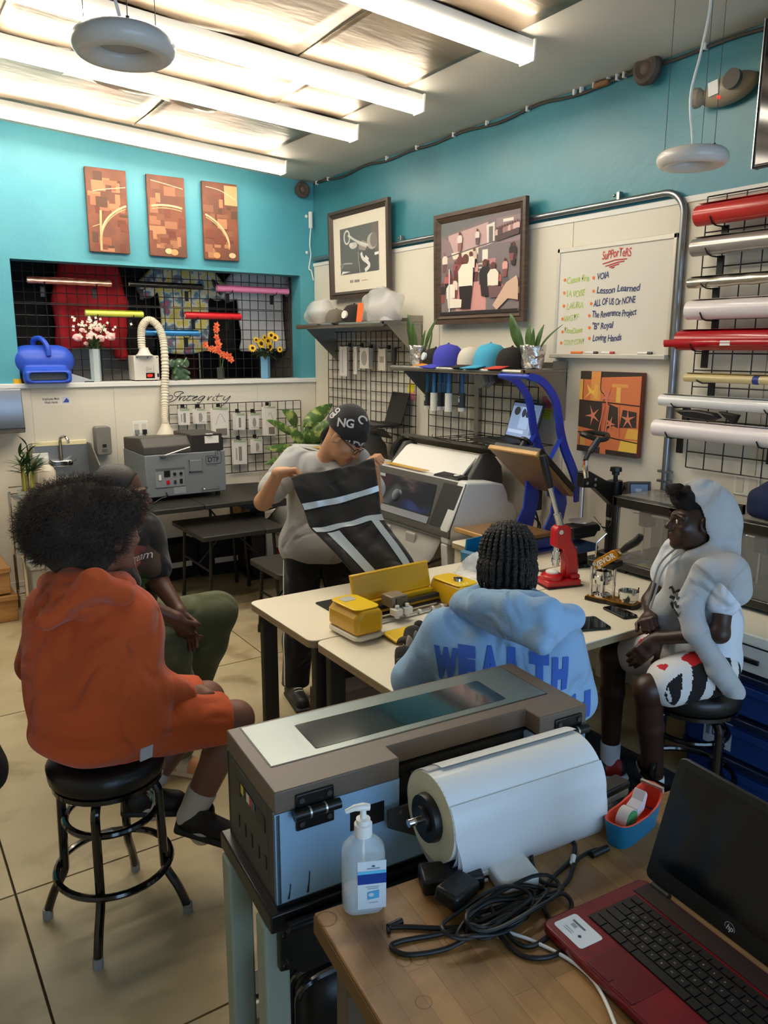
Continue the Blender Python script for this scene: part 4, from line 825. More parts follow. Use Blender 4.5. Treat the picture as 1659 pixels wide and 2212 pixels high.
def figure(x, y, s, top, leg, skin='#6b3f38', sit=False):
    out = [('e', skin, x, y+s*.9, s*.075, s*.1), ('p', top, [(x-s*.16, y+s*.4), (x+s*.16, y+s*.4), (x+s*.17, y+s*.72), (x+s*.08, y+s*.82), (x-s*.08, y+s*.82), (x-s*.17, y+s*.7)])]
    out.append(('p', leg, [(x-s*.12, y), (x+s*.1, y), (x+s*.15, y+s*.42), (x-s*.15, y+s*.42)] if not sit else [(x-s*.1, y+s*.1), (x+s*.4, y+s*.1), (x+s*.42, y+s*.34), (x-s*.14, y+s*.42)])); return out
for k in range(30):
    x = rc.uniform(.02, .98); y = rc.uniform(.1, .52) if x > .6 or x < .25 else rc.uniform(.2, .5); cr += figure(x, y, rc.uniform(.16, .26), rc.choice(['#c66a66', '#e2a39a', '#7a3c40', '#3a3032', '#d8bfae', '#a8525a', '#f0dccb']), rc.choice(['#3a2c2e', '#6d3a3c', '#8f5452']), rc.choice(['#6b3f38', '#854f46', '#4c2e2a']))
for k in range(9): cr += figure(.74+.03*k, .72+.005*k, .14, rc.choice(['#a77d80', '#d6b3ac', '#5e4a4c']), '#5a4648')
cr += figure(.27, .68, .2, '#e8d6cf', '#9a6a66')+figure(.5, .72, .16, '#ddd4cc', '#6a5a5c')+figure(.42, .36, .3, '#f3e8d4', '#2c2627')+figure(.35, .06, .58, '#f6ecd8', '#2a2022')+figure(.6, .14, .42, '#2f2a2b', '#35292a', sit=True)+figure(.7, .12, .4, '#f2e6d2', '#7a5a5c', sit=True)+figure(.15, .04, .36, '#f4ead8', '#f0e4d0', sit=True)
cr += [('p', '#d9b49c', [(.7, .08), (.86, .3), (.98, .36), (1, .3), (1, .12), (.88, .14), (.75, .03)]), ('s', '#d8cfd0', [(.13, .02), (.13, .5)], .012), ('r', '#2b2324', 0, 0, 1, .035)]
framed('brown framed painting of a crowded pink dance hall', 4.475, 2.01, .89, .715, .06, BRN, cr)
# ---------------------------------------------------------------- conduit
t = thing('conduit_pipe', 'grey metal conduit running along the panel top and bending down past the whiteboard', 'pipe', (XR-.0255, 0, 0)); CD = M('galvanised', '#8f9296', .3, metal=.85)
q = [(0, 6.28, 2.605), (0, 5, 2.605), (0, 4, 2.605), (0, 2.665, 2.605)]+[(0, 2.665-.12*sin(R(a)), 2.485+.12*cos(R(a))) for a in range(10, 91, 10)]+[(0, 2.545, 2.2), (0, 2.54, 1.6), (0, 2.54, 1.05)]
MB().tube(q, .017, 12).obj('pipe', CD, t)
for (y, z) in ((2.95, 2.605), (4.95, 2.605)): MB().box((.002, y, z+.02), (.03, .02, .06)).ell((-.005, y+.03, z+.035), .009, 8, 6).obj('strap', CD, t, bevel=.002)
for z in (1.18, 1.23): MB().box((.0, 2.54, z), (.035, .07, .012)).ell((-.01, 2.57, z), .007, 8, 5).obj('strap', CD, t)
# ---------------------------------------------------------------- whiteboard
t = thing('whiteboard', 'whiteboard with a handwritten list of supporters', 'whiteboard', (XR-.008, 3.375, 1.81)); MB().bb((-.012, -.004, .004), (0, -.796, .596)).obj('board', M('board_white', '#e4ddcf', .22), t)
AF = M('frame_alu_cream', '#d6cfc2', .35, metal=.3)
for (a, c) in (((-.018, 0, 0), (0, -.02, .6)), ((-.018, -.78, 0), (0, -.8, .6)), ((-.018, 0, .575), (0, -.8, .6)), ((-.05, 0, -.012), (0, -.8, .012))): MB().bb(a, c).obj('frame_bar', AF, t, bevel=.003)
bq = lambda x, y, dx=-.0135: Vector((dx, 0, 0))
def bw(px, py):
    p = onX(px, py, XR-.0215); return p-Vector(t.location)
INK = {'r': M('marker_red', '#c8302a', .5), 'b': M('marker_navy', '#27366e', .5), 'o': M('marker_orange', '#f07a2c', .5), 'g': M('marker_lime', '#b9cf6e', .5)}
def bline(s_, px, py, px2, ink, sz, sh=.12):
    a, c = bw(px, py), bw(px2, py); me = text_mesh(s_, sz, sh, .0006, .95); w_ = max(v.co.x for v in me.vertices); k = (c-a).length/w_
    rj = random.Random(len(s_)); me.transform(Matrix.Scale(k, 4, (1, 0, 0)))
    for v in me.vertices: v.co.y += .0035*sin(v.co.x*38+len(s_))+.012*v.co.x
    me.transform(Matrix(((0, 0, -1, a.x), (-1, 0, 0, a.y), (0, 1, 0, a.z), (0, 0, 0, 1)))); link('handwriting', me, INK[ink], t, smooth=0)
bline('SuPPorTeRS', 1300, 560, 1363, 'r', .062)
for (s_, y, x2, sz) in [('Cease fire', 612, 1272, .052), ('LA VOISE', 642, 1263, .05), ('LAURA', 668, 1260, .05), ('WGTF', 694, 1250, .048), ('TimeDone', 720, 1258, .046), ('CONT CONT', 745, 1262, .044)]: bline(s_, 1223 if y < 680 else 1217, y, x2, 'g', sz)
for (s_, x, y, x2, sz) in [('VOIA', 1289, 603, 1315, .048), ('Lesson Learned', 1288, 635, 1382, .05), ('ALL OF US Or NONE', 1282, 661, 1372, .05), ('The Reverence Project', 1278, 686, 1374, .05), ('"B" Royal', 1278, 711, 1324, .05), ('Loving Hands', 1279, 737, 1342, .05)]: bline(s_, x, y, x2, 'b', sz)
b = MB()
for (x, y) in [(1220, 605), (1219, 633), (1218, 661), (1215, 689), (1215, 717), (1212, 741), (1282, 600), (1282, 629), (1277, 656), (1273, 682), (1273, 708), (1273, 731)]:
    p = bw(x, y); b.cyl(p+Vector((-.0005, 0, 0)), p+Vector((.001, 0, 0)), .009, n=12)
b.obj('bullet_dots', INK['o'], t, smooth=0)['kind'] = 'stuff'
b = MB()
for s_ in ([(1302, 570), (1330, 561), (1354, 559)], [(1308, 575), (1335, 566), (1348, 564)], [(1316, 577), (1330, 572), (1337, 570)], [(1321, 579), (1327, 577)]): b.tube([bw(*q) for q in s_], .003, 5)
b.obj('underline', INK['r'], t)
for (px, px2, col, lbl) in [(1234, 1257, '#f08030', 'orange marker on the whiteboard tray'), (1266, 1290, '#3a3a38', 'black marker on the whiteboard tray, beside the red one'), (1300, 1326, '#b83a34', 'red marker on the whiteboard tray'), (1378, 1408, '#4a4a48', 'black marker at the end of the whiteboard tray')]:
    a, c = wp(px, 766, .035), wp(px2, 766, .035); a.z = c.z = 1.829; m_ = thing('marker_pen', lbl, 'marker', (a+c)/2, group='markers on the whiteboard tray'); d = (c-a)/2
    MB().cyl(-d, d*.4, .007, n=10).obj('barrel', WHITE if col != '#f08030' else M('marker_body_orange', col), m_); MB().cyl(d*.4, d, .0078, n=10).obj('cap', M('cap_'+col.strip('#'), col), m_)
# ---------------------------------------------------------------- orange abstract canvas
t = thing('canvas_painting', 'orange and yellow abstract canvas with dark bands below the whiteboard', 'painting', (XR-.008, 3.13, 1.278)); W_, H_ = .42, .45; MB().bb((-.038, 0, 0), (0, -W_, H_)).obj('canvas', M('canvas_umber', '#7d3f2c', .6), t, bevel=.003)
D_, O_, OR2, Y1, Y2 = '#3a3028', '#d97a4a', '#c8643f', '#e8b352', '#f0c552'
sh = [('r', O_, 0, 0, 1, 1), ('r', D_, 0, .9, .19, 1), ('r', '#e39a4e', .19, .64, .36, 1), ('p', D_, [(.36, .93), (1, .96), (1, 1), (.36, 1)]), ('r', Y1, 0, .64, .05, .9), ('p', Y2, [(.08, .66), (.2, .74), (.3, .66), (.3, .82), (.22, .76), (.12, .84), (.16, .74)]), ('r', Y1, .25, .67, .31, .84), ('r', '#e9b85a', .62, .64, .69, .86), ('r', '#e5a04e', .54, .82, .8, .86), ('p', D_, [(0, .31), (.42, .27), (.44, .63), (0, .64)]), ('p', D_, [(.44, .28), (.6, .36), (.68, .33), (.66, .58), (.5, .62), (.44, .62)]), ('p', D_, [(.7, .34), (.97, .36), (.96, .54), (.74, .56)]), ('r', OR2, .4, .27, .5, .64), ('r', '#d9a050', .03, .08, .14, .23), ('p', Y2, [(.7, .04), (1, .06), (1, .2), (.74, .2)]), ('p', Y1, [(.8, .22), (1, .22), (1, .34), (.84, .34)]), ('r', D_, 0, 0, .4, .075), ('r', D_, .5, 0, 1, .06), ('s', '#2a1f16', [(0, .64), (.2, .635), (.5, .63), (1, .615)], .006), ('s', '#2a1f16', [(0, .24), (.3, .25), (.48, .22), (.7, .2), (1, .18)], .006), ('s', '#2a1f16', [(.36, 1), (.36, .78), (.43, .72), (.42, .62)], .005), ('s', '#2a1f16', [(.06, .9), (.06, .64)], .003), ('s', '#2a1f16', [(.04, .25), (.04, .08)], .004), ('s', '#2a1f16', [(.38, .22), (.38, .08)], .003)]
for (cx, cy, r_) in [(.25, .46, .14), (.83, .45, .13), (.47, .7, .15), (.55, .38, .1)]:
    for j in range(5): a = R(90+72*j+9*cx*10); sh.append(('p', '#d98266', [(cx-.02*sin(a), cy+.02*cos(a)), (cx+r_*cos(a), cy+r_*sin(a)), (cx+.02*sin(a), cy-.02*cos(a))]))
for (x0, x1) in [(.44, .5), (.36, .44), (.48, .52), (.7, .68)]: sh.append(('s', '#d98266', [(x0, .24), (x1, .6)], .007))
art('picture', t, (-.0385, -.0, 0), RW, Z_, W_, H_, sh)
# ---------------------------------------------------------------- steel shelves
def shelf(lbl, y0, y1, z, drop):
    t = thing('wall_shelf', lbl, 'shelf', (XR-.008, y0, z)); L_ = y0-y1
    MB().bb((-.352, 0, -.02), (0, -L_, 0)).obj('shelf_board', STEEL, t, bevel=.002); MB().cyl((-.352, 0, -.017), (-.352, -L_, -.017), .019).obj('rolled_edge', STEEL, t); MB().bb((-.004, 0, -.02), (0, -L_, .035)).obj('upstand', STEEL, t); MB().bb((-.006, 0, -.11), (0, -L_, -.02)).obj('back_strip', STEEL, t)
    for y in (-.05, -L_+.0): MB().ext([(-.3, -.02), (0, -.02), (0, -drop)], y-.001, y+.003, 'X').xf(None) if False else MB().add([(-.31, y, -.02), (0, y, -.02), (0, y, -drop), (-.31, y+.004, -.02), (0, y+.004, -.02), (0, y+.004, -drop)], [(0, 1, 2), (5, 4, 3), (0, 2, 5, 3), (0, 3, 4, 1), (1, 4, 5, 2)]).obj('bracket', STEEL, t, smooth=20)
    for y in (-.0, -L_): MB().bb((-.12, y-.002, 0), (0, y+.002, .045)).obj('end_stop', STEEL, t)
    return t
shelf('upper steel wall shelf holding bags of caps near the room corner', 5.97, 4.7, 2.035, .3); shelf('lower steel wall shelf holding caps between two foil-wrapped pots', 4.57, 3.27, 1.735, .3)
# ---------------------------------------------------------------- caps
def cap(lbl, p, ang, col, brim=None, flat=False, s=1., badge=None, tall=1.):
    t = thing('baseball_cap', lbl, 'cap', p, ang, 'caps on the wall shelves'); m = M('cap_cloth_'+col.strip('#'), col, .85, bump=.1, bscale=400); mb = M('cap_cloth_'+(brim or col).strip('#'), brim or col, .8)
    b = MB(); prof = [(.082*s*(1-(k/9)**2.6)**.42 if k < 9 else 0, .015+.105*s*tall*k/9) for k in range(10)]; b.lathe([(.083*s, .004)]+prof, n=24, sx=1.12); b.obj('crown', m, t, smooth=60)
    rows = []
    for i in range(6):
        r_ = .078*s+(.075*s)*i/5; row = []
        for j in range(11):
            a = R(-58+11.6*j); e = cos(a)**.6*(i/5); x = (.083*s*1.12)*cos(a)+.075*s*e; y = .08*s*sin(a)*(1-.06*i/5); row.append((x, y, .012-(0 if flat else .16*s*(y/.08/s)**2*.1)-.002*i-.006*e))
        rows.append(row)
    o = MB().grid(rows).obj('brim', mb, t, smooth=60); so = o.modifiers.new('s', 'SOLIDIFY'); so.thickness = .004; so.offset = 1
    MB().ell((0, 0, .015+.106*s*tall), (.007, .007, .005), 8, 5).obj('top_button', m, t)
    if badge:
        me = bpy.data.meshes.new('badge'); bm = bmesh.new(); bmesh.ops.create_circle(bm, cap_ends=True, segments=24, radius=badge[1]); bm.to_mesh(me); bm.free()
        a, r_ = badge[2], .083*s; MB().cyl((r_*1.12*cos(a)*.86, r_*sin(a)*.86, .06), (r_*1.12*cos(a)*1.03, r_*sin(a)*1.03, .063), badge[1]).obj('badge', M('print_'+badge[0].strip('#'), badge[0]), t)
    return t
S1, S2 = 2.0355, 1.7355; TOW = pi
cap('grey cap on the upper shelf next to the plastic bag', (3.24, 5.57, S1), R(175), '#6d675c'); cap('black cap with a round white badge on the upper shelf', (3.23, 5.28, S1), R(160), '#241f1c', badge=('#e8e2d6', .03, .5), tall=1.15, s=1.08)
cap('black cap with a white eagle print and orange brim behind the foil pot', (3.25, 4.27, S2), R(165), '#201d1b', '#d98a26', badge=('#cfe0e4', .026, .1)); cap('royal blue cap on the lower shelf', (3.2, 4.07, S2), R(150), '#4145b0', s=1.12, tall=1.1); cap('light grey cap on the lower shelf', (3.22, 3.86, S2), R(195), '#cfc6b8', '#2a2725', flat=True, s=1.08)
cap('sky blue cap on the lower shelf', (3.2, 3.66, S2), R(160), '#48a7c8', s=1.15, flat=True, tall=1.1); cap('black cap tucked behind the sky blue one', (3.36, 3.58, S2), R(180), '#25201e'); cap('black cap with a red brim beside the second foil pot', (3.2, 3.47, S2), R(165), '#221e1b', '#d04a3c', flat=True, s=1.06)
def plastic_bag(lbl, p, r, col, seed):
    t = thing('plastic_bag', lbl, 'bag', p); sd = SD((-r[0]*1.3, -r[1]*1.3, -.01), (r[0]*1.3, r[1]*1.3, r[2]*1.6), .009); sd.ell((0, 0, r[2]*.45), (r[0], r[1], r[2]*.6), .02); sd.ell((0, r[1]*.6, r[2]*.3), (r[0]*.7, r[1]*.5, r[2]*.4), .03); sd.wave(.012, dirs_(6, 25, 60, seed)); sd.half((0, 0, .002), (0, 0, -1)); sd.mesh('bag_film', M('bag_film', '#eceae6', .12, alpha=.38, bump=.6, bscale=30), t)
    for k in range(2): MB().lathe([(.075, .008), (.07, .06), (.04, .09), (0, .095)], c=(0, r[1]*(.4-.8*k), 0), n=16).obj('wrapped_cap', M('wrapped_'+col.strip('#'), col, .8), t)
    return t
plastic_bag('clear plastic bag of caps at the far end of the upper shelf', (3.24, 5.83, S1), (.11, .13, .19), '#9a948c', 1); plastic_bag('pale plastic bag of caps at the near end of the upper shelf', (3.26, 4.93, S1), (.12, .2, .24), '#c4beb8', 2)
t = thing('orange_card', 'bright orange card between the black cap and the pale bag', 'card', (3.2, 5.15, S1)); MB().box((0, 0, .075), (.006, .055, .14), (0, .15, .3)).obj('card', M('neon_orange', '#ff6a2a', .6), t)
t = thing('small_tray', 'small grey metal tray at the far end of the lower shelf', 'tray', (3.33, 4.5, S2)); 
def foil_pot(lbl, p, leaves, seed):
    t = thing('potted_plant', lbl, 'plant', p, group='foil pots on the lower shelf'); sd = SD((-.09, -.09, -.01), (.09, .09, .16), .005); sd.cap((0, 0, .0), (0, 0, .12), .058, .072, .01); sd.half((0, 0, .135), (0, 0, 1)); sd.half((0, 0, .002), (0, 0, -1)); sd.ell((0, 0, .14), (.06, .06, .03), .004, 'sub'); sd.wave(.0032, dirs_(6, 90, 180, seed)); sd.mesh('foil_wrap', M('foil_wrap', '#d9d6d2', .22, metal=.9, bump=.6, bscale=60), t, smooth=25)
    MB().lathe([(0, .105), (.055, .105)], n=16).obj('soil', M('soil', '#33261b', .9), t)
    for (dy, dz, ln, wd, cu) in leaves:
        b = MB(); leaf(b, (-.01, dy*.15, .1), (-.15, dy, dz), (-1, 0, .1), ln, wd, cu, 8); o = b.obj('leaf', M('leaf_lily', '#4d6b33', .45, col2='#37532a', scale=12), t, smooth=60); o.modifiers.new('s', 'SOLIDIFY').thickness = .0015
    return t
bpy.data.objects.remove(t)
foil_pot('plant with upright leaves in a foil-wrapped pot at the far end of the lower shelf', (3.23, 4.43, S2), [(.25, .9, .25, .035, .1), (.08, 1, .2, .032, 0), (-.5, .8, .24, .024, .15), (-.3, .9, .14, .02, .1), (.4, .7, .12, .02, .3), (-.75, .75, .2, .014, -.2)], 3)
foil_pot('plant with one broad leaf in a foil-wrapped pot beside the whiteboard', (3.23, 3.33, S2), [(.45, .9, .24, .045, .1), (.1, .95, .16, .03, .2), (-.25, .8, .15, .022, .2), (-.4, .8, .15, .008, .8), (-.1, .9, .13, .02, 0)], 4)
# ---------------------------------------------------------------- wire grids and what hangs on them
wire_grid('wire_grid_panel', 'narrow black wire grid under the upper shelf, at the room corner', (XR-.03, 6.03, 1.12), RW, Z_, .61, .86, 8, 11, 'grids on the right wall'); wire_grid('wire_grid_panel', 'narrow black wire grid under the upper shelf, behind the open laptop lid', (XR-.03, 5.35, 1.12), RW, Z_, .62, .86, 8, 11, 'grids on the right wall')
wire_grid('wire_grid_panel', 'black wire grid under the lower shelf, far half', (XR-.03, 4.57, 1.22), RW, Z_, .52, .48, 6, 6, 'grids on the right wall'); wire_grid('wire_grid_panel', 'black wire grid under the lower shelf, behind the lit laptop', (XR-.03, 4.03, 1.22), RW, Z_, .56, .48, 7, 6, 'grids on the right wall'); 
MB().bb((XR-.04, 4.06, 1.22), (XR-.012, 4.02, 1.62)).obj('metal_strip', STEEL); tag(bpy.data.objects['metal_strip'], 'upright metal strip joining two wire grids under the lower shelf', 'strip')
def hang(name, lbl, px, py, w, h, print_, n=2, d=.1):
    p = wp(px, py, d); t = thing(name, lbl, 'packet', p, group='packets under the upper shelf'); MB().box((d-.04, 0, .0), (.012, .03, .03)).tube([(d-.04, 0, 0), (-.02, 0, -.01), (-.03, 0, .004)], .003, 6).obj('hook', BLKM, t)
    for k in range(n): MB().box((-.004+.012*k, .008*k, -h/2-.012), (.004, w, h), (.03*k, 0, .1*k)).obj('packet', PK, t, bevel=.001)
    art('print', t, (-.0065, w/2, -h-.012), RW, Z_, w, h, print_); return t
hang('hanging_packet', 'clear packet of white tubes under the upper shelf by the corner', 742, 745, .12, .24, [('r', '#d9d2da', .15, .15, .3, .85), ('r', '#b9aebb', .4, .1, .5, .9), ('r', '#e8e2e8', .6, .2, .75, .85)]); hang('hanging_packet', 'slim packet under the upper shelf beside the grey disc card', 768, 745, .05, .22, [('r', '#c9c2b8', .3, .1, .6, .8)]); hang('hanging_packet', 'white card with a grey disc under the upper shelf', 788, 748, .13, .16, [('r', '#ece5d6', 0, 0, 1, 1), ('e', '#b3aca0', .5, .5, .34, .36)], 4); hang('hanging_packet', 'card with pale text under the upper shelf', 826, 750, .1, .16, [('r', '#ddd3c2', 0, 0, 1, 1), ('r', '#a89c8c', .2, .35, .8, .65)])
t = thing('hanging_tool', 'dark hand tool hanging under the upper shelf end', 'tool', wp(852, 752, .08)); MB().ext([(-.02, 0), (.02, 0), (.025, -.08), (0, -.15), (-.02, -.08)], -.01, .01, 'X').obj('blade', DGREY, t); MB().cyl((0, 0, 0), (.06, 0, .005), .004).obj('hook', BLKM, t)
LB = M('roller_blue', '#3f7fb8', .4); LW = M('roller_white', '#e9e4d6', .6); LD = M('roller_wrap', '#3a4048', .5)
for k, (px, d, wrap, lbl) in enumerate([(924, .1, 1, 'first lint roller on the hooks under the lower shelf, with a dark wrapper'), (938, .2, 0, 'white lint roller with a blue handle, hanging in front at the first hook'), (951, .1, 1, 'wrapped lint roller between the two white ones'), (961, .07, 1, 'wrapped lint roller closest to the wall at the middle hook'), (970, .2, 0, 'white lint roller with a blue handle, hanging in front at the second hook'), (999, .12, 1, 'last lint roller under the lower shelf, alone on its hook')]):
    p = wp(px, 806, d+.03); t = thing('lint_roller', lbl, 'lint roller', p, group='lint rollers under the lower shelf'); MB().tube([(0, 0, 0), (0, 0, -.02), (0, 0, -.13)], [.008, .012, .013], 12).obj('handle', LB, t); MB().cyl((0, 0, -.13), (0, 0, -.25), .024).obj('roller', LD if wrap else LW, t)
    if wrap: MB().cyl((0, 0, -.225), (0, 0, -.25), .0245).obj('wrapper_end', WHITE, t); art('print', t, (-.0246, .012, -.2), RW, Z_, .024, .06, [('e', '#c8ccd0', .5, .4, .4, .25), ('r', '#c8ccd0', .1, .75, .9, .85)])
    MB().tube([(d, 0, 0), (-.015, 0, .006), (-.02, 0, .016)], .003, 6).obj('hook', BLKM, t)
t = thing('tape_dispensers', 'clear packaged tape dispensers hanging under the lower shelf', 'tape dispenser', wp(1040, 805, .12))
for k in range(2): MB().ext([(-.03, 0), (.03, -.01), (.05, -.07), (.0, -.1), (-.06, -.06)], -.02+.05*k, .02+.05*k, 'X').obj('blister', M('blister', '#a9a39a', .2, alpha=.8), t, bevel=.006)
MB().tube([(.08, 0, .0), (-.04, 0, .005)], .003, 6).obj('hook', BLKM, t)
for (px, py, col, lbl, rot) in [(888, 838, '#f2e23c', 'yellow sticky note beside the lower shelf end, over the pink one', .1), (889, 854, '#f0899a', 'pink sticky note below the yellow one by the lower shelf end', -.03), (1181, 869, '#e0758a', 'pink sticky note behind the blue press frame', 0), (1181, 893, '#e2dc4a', 'yellow sticky note with writing behind the blue press frame', .06)]:
    p = wp(px, py, .01); t = thing('sticky_note', lbl, 'sticky note', p, group='sticky notes on the right wall'); MB().box((0, 0, 0), (.0012, .075, .07), (rot, .06, 0)).obj('note', M('note_'+col.strip('#'), col, .7), t)
    if 'writing' in lbl: art('writing', t, (-.002, .03, -.02), RW, Z_, .06, .04, [('s', '#8a8a3a', [(0, .9), (.6, .95), (1, .85)], .002), ('s', '#8a8a3a', [(0, .5), (.5, .55), (.9, .5)], .002), ('s', '#8a8a3a', [(0, .15), (.6, .1)], .002)])
def wire_shelf(lbl, y0, y1, z, d):
    t = thing('wire_shelf', lbl, 'shelf', (XR-.035, y0, z), group='wire shelves with laptops'); L_ = y0-y1
    for k in range(9): MB().tube([(0, -L_*k/8, 0), (-d, -L_*k/8, 0), (-d, -L_*k/8, .02)], .0025, 5).obj('wire', WIREB, t)
    for x in (0, -d*.5, -d): MB().tube([(x, 0, 0), (x, -L_, 0)], .003, 5).obj('rail', WIREB, t)
    for y in (0, -L_): MB().tube([(0, y, -.1), (-d, y, 0)], .003, 5).obj('strut', WIREB, t)
    return t
wire_shelf('black wire shelf under the upper steel shelf, carrying a closed-screen laptop', 5.36, 4.75, 1.275, .33); wire_shelf('black wire shelf carrying the lit laptop', 4.05, 3.33, 1.285, .36)
def laptop_small(lbl, p, ang, lit, w=.36, d=.24):
    t = thing('laptop', lbl, 'laptop', p, ang); LBK = M('laptop_black', '#242120', .4); MB().bb((-d, -w/2, 0), (0, w/2, .018)).obj('base', LBK, t, bevel=.004)
    for r_ in range(5):
        for c_ in range(12): pass
    MB().bb((-d+.1, -w/2+.02, .018), (-.02, w/2-.02, .0195)).obj('keyboard', M('keys_dark', '#15130f', .6), t)
    a = R(16); c, s_ = cos(a), sin(a); h = .235; lid = MB(); m = Matrix(((c, 0, s_, .0), (0, 1, 0, 0), (-s_, 0, c, .018), (0, 0, 0, 1))); lid.xf(m).bb((0, -w/2, 0), (.012, w/2, h)).obj('lid', LBK, t, bevel=.003)
    if lit:
        SB = [('r', '#7f93b4', 0, 0, 1, 1), ('r', '#5d6f8e', 0, .9, 1, 1), ('r', '#5d6f8e', .8, .1, 1, .9), ('r', '#93a8c8', .35, .25, .68, .9), ('e', '#2f333c', .2, .76, .11, .13), ('e', '#2f333c', .45, .72, .07, .13), ('e', '#2f333c', .59, .72, .07, .13), ('r', '#a7b8d3', .05, .1, .6, .2)]
        u_ = Vector((s_, 0, c)); sc = art('screen_picture', t, Vector((-.001, w/2-.012, .018))+u_*.014, RW, u_, w-.024, h-.028, SB)
        for m_ in list(sc.data.materials):
            pass
        for i_, m_ in enumerate(sc.data.materials):
            cc = m_.node_tree.nodes['Principled BSDF'].inputs['Base Color'].default_value; nm = 'lit_'+m_.name
            if nm not in MATS: q_ = m_.copy(); q_.name = nm; MATS[nm] = q_; bb = q_.node_tree.nodes['Principled BSDF']; bb.inputs['Emission Color'].default_value = cc; bb.inputs['Emission Strength'].default_value = .55
            sc.data.materials[i_] = MATS[nm]
    return t
laptop_small('black laptop with a lit blue screen on the wire shelf', (3.33, 3.53, 1.289), R(-14), True); laptop_small('dark laptop standing open on the far wire shelf', (3.35, 4.93, 1.279), R(-10), False, .3, .22)
# ---------------------------------------------------------------- rack of vinyl rolls beside the whiteboard
wire_grid('wire_grid_panel', 'tall black wire grid carrying the rolls of vinyl', (XR-.035, 2.41, 1.27), RW, Z_, .9, 1.28, 9, 16, 'grids on the right wall')
VR = [(2.40, 2.455, .047, '#c8322c', 'bright red vinyl roll at the top of the rack', .3, 0, 0), (2.41, 2.315, .04, '#aaa59d', 'silver grey vinyl roll, second from the top of the rack', .25, 0, .5), (2.42, 2.155, .023, '#b9b2a4', 'crumpled silver foil roll, third from the top of the rack', .2, .10, .8), (2.41, 2.03, .044, '#eadfdc', 'pearl white vinyl roll above the dark red one', .3, 0, 0), (2.45, 1.89, .046, '#b3161f', 'dark red vinyl roll with a loose edge', .22, 0, 0), (2.40, 1.715, .019, '#d0bd86', 'thin beige vinyl roll with blue tape', .35, 0, 0), (2.53, 1.60, .028, '#e4e2e0', 'white vinyl roll above the black wrap', .2, 0, 0), (2.55, 1.462, .042, '#efe4e2', 'large pale pink-white vinyl roll at the bottom of the rack', .35, 0, 0)]
for y, z, r_, col, lbl, ro_, wv, me_ in VR:
    t = vinyl_roll(lbl, col, (3.345, y, z), (3.345, y-.95, z), r_, wavy=wv, rough=ro_, metal=me_, group='vinyl rolls on the rack')
    for e in (.38, -.1, -.38): MB().box((.075, e, -r_-.04), (.012, .032, .085)).tube([(.07, e, -r_-.005), (0, e, -r_-.004), (-.03, e, -r_+.004), (-.05, e, -r_*.3)], .0035, 6).obj('hook', BLKM, t)
    if 'beige' in lbl: MB().cyl((0, .12, 0), (0, .09, 0), r_*1.02).obj('blue_tape', M('tape_navy', '#2b3a8a', .5), t)
    if 'loose' in lbl: o = MB().grid([[(-r_*1.0, q_, .004), (-r_*1.06, q_, -.012), (-r_*.9, q_, -.03)] for q_ in (.53, .2, -.2, -.48)]).obj('loose_flap', M('vinyl_b3161f'), t); o.modifiers.new('s', 'SOLIDIFY').thickness = .001; MB().box((-r_*1.03, .2, -.012), (.002, .05, .022)).obj('paper_tab', PAPER, t)
t = thing('black_wrap', 'black plastic wrap hooked under the white vinyl roll', 'wrap', (3.36, 2.33, 1.545)); MB().ext([(-.1, .01), (.0, .02), (.12, .012), (.05, -.02), (-.08, -.03), (-.13, -.01)], -.03, .02, 'X').obj('wrap', BLACK, t, bevel=.008); MB().ext([(-.22, .01), (-.12, .02), (-.2, -.035)], -.02, .02, 'X').obj('wrap_tail', BLACK, t, bevel=.005)
outlet('white wall outlet partly behind the navy bag', (XR-.006, 2.16, 1.17), RW, .13, .1)
# ---------------------------------------------------------------- television, emergency light, pendants
t = thing('wall_television', 'black television with a silver edge cut by the picture edge', 'television', (3.3, 2.12, 2.61)); MB().bb((0, 0, 0), (.04, -1.0, .58)).obj('case', BLACK, t, bevel=.004); MB().bb((-.004, -.012, .012), (0, -.99, .57)).obj('screen', SCREEN, t); MB().bb((-.006, 0.004, -.002), (.042, 0, .582)).obj('silver_edge', ALU, t); MB().bb((.04, -.4, .15), (.15, -.6, .4)).obj('wall_mount', BLKM, t)
p = wp(1585, 196); t = thing('emergency_light', 'tan oval emergency light with two lamp heads near the television', 'emergency light', (XR, p.y, p.z), rot=(R(-7), 0, 0)); TAN = M('tan_plastic', '#a89a82', .45)
sd = SD((-.13, -.2, -.12), (.03, .2, .12), .006); sd.ell((-.035, 0, 0), (.06, .14, .062), .01); sd.half((0.0, 0, 0), (1, 0, 0)); sd.mesh('housing', TAN, t); MB().lathe([(0, 0), (.02, .005), (.042, .03), (.044, .05), (.038, .05), (.03, .03), (0, .025)], n=20).xf(None).obj('lamp_head', TAN, t)
o = [q for q in t.children if q.name.startswith('lamp_head')][0]; o.location = (-.06, .1, 0); o.rotation_euler = (R(-80), 0, R(15)); MB().lathe([(0, .048), (.038, .05)], n=20).obj('lens', M('lens_clear', '#cfd2cf', .15), t).matrix_local = o.matrix_local if False else Matrix.Translation((-.06, .1, 0)) @ Euler((R(-80), 0, R(15))).to_matrix().to_4x4()
MB().cyl((-.085, -.055, .012), (-.105, -.055, .014), .043).obj('side_lamp', M('lamp_dark', '#5b554c', .3), t); MB().ell((-.085, .02, -.035), .008, 8, 6).obj('indicator', M('red_led', '#ff4a3a', .4, emit='#ff3020', estr=1), t); MB().box((-.094, .04, .01), (.004, .05, .06)).obj('label', WHITE, t)
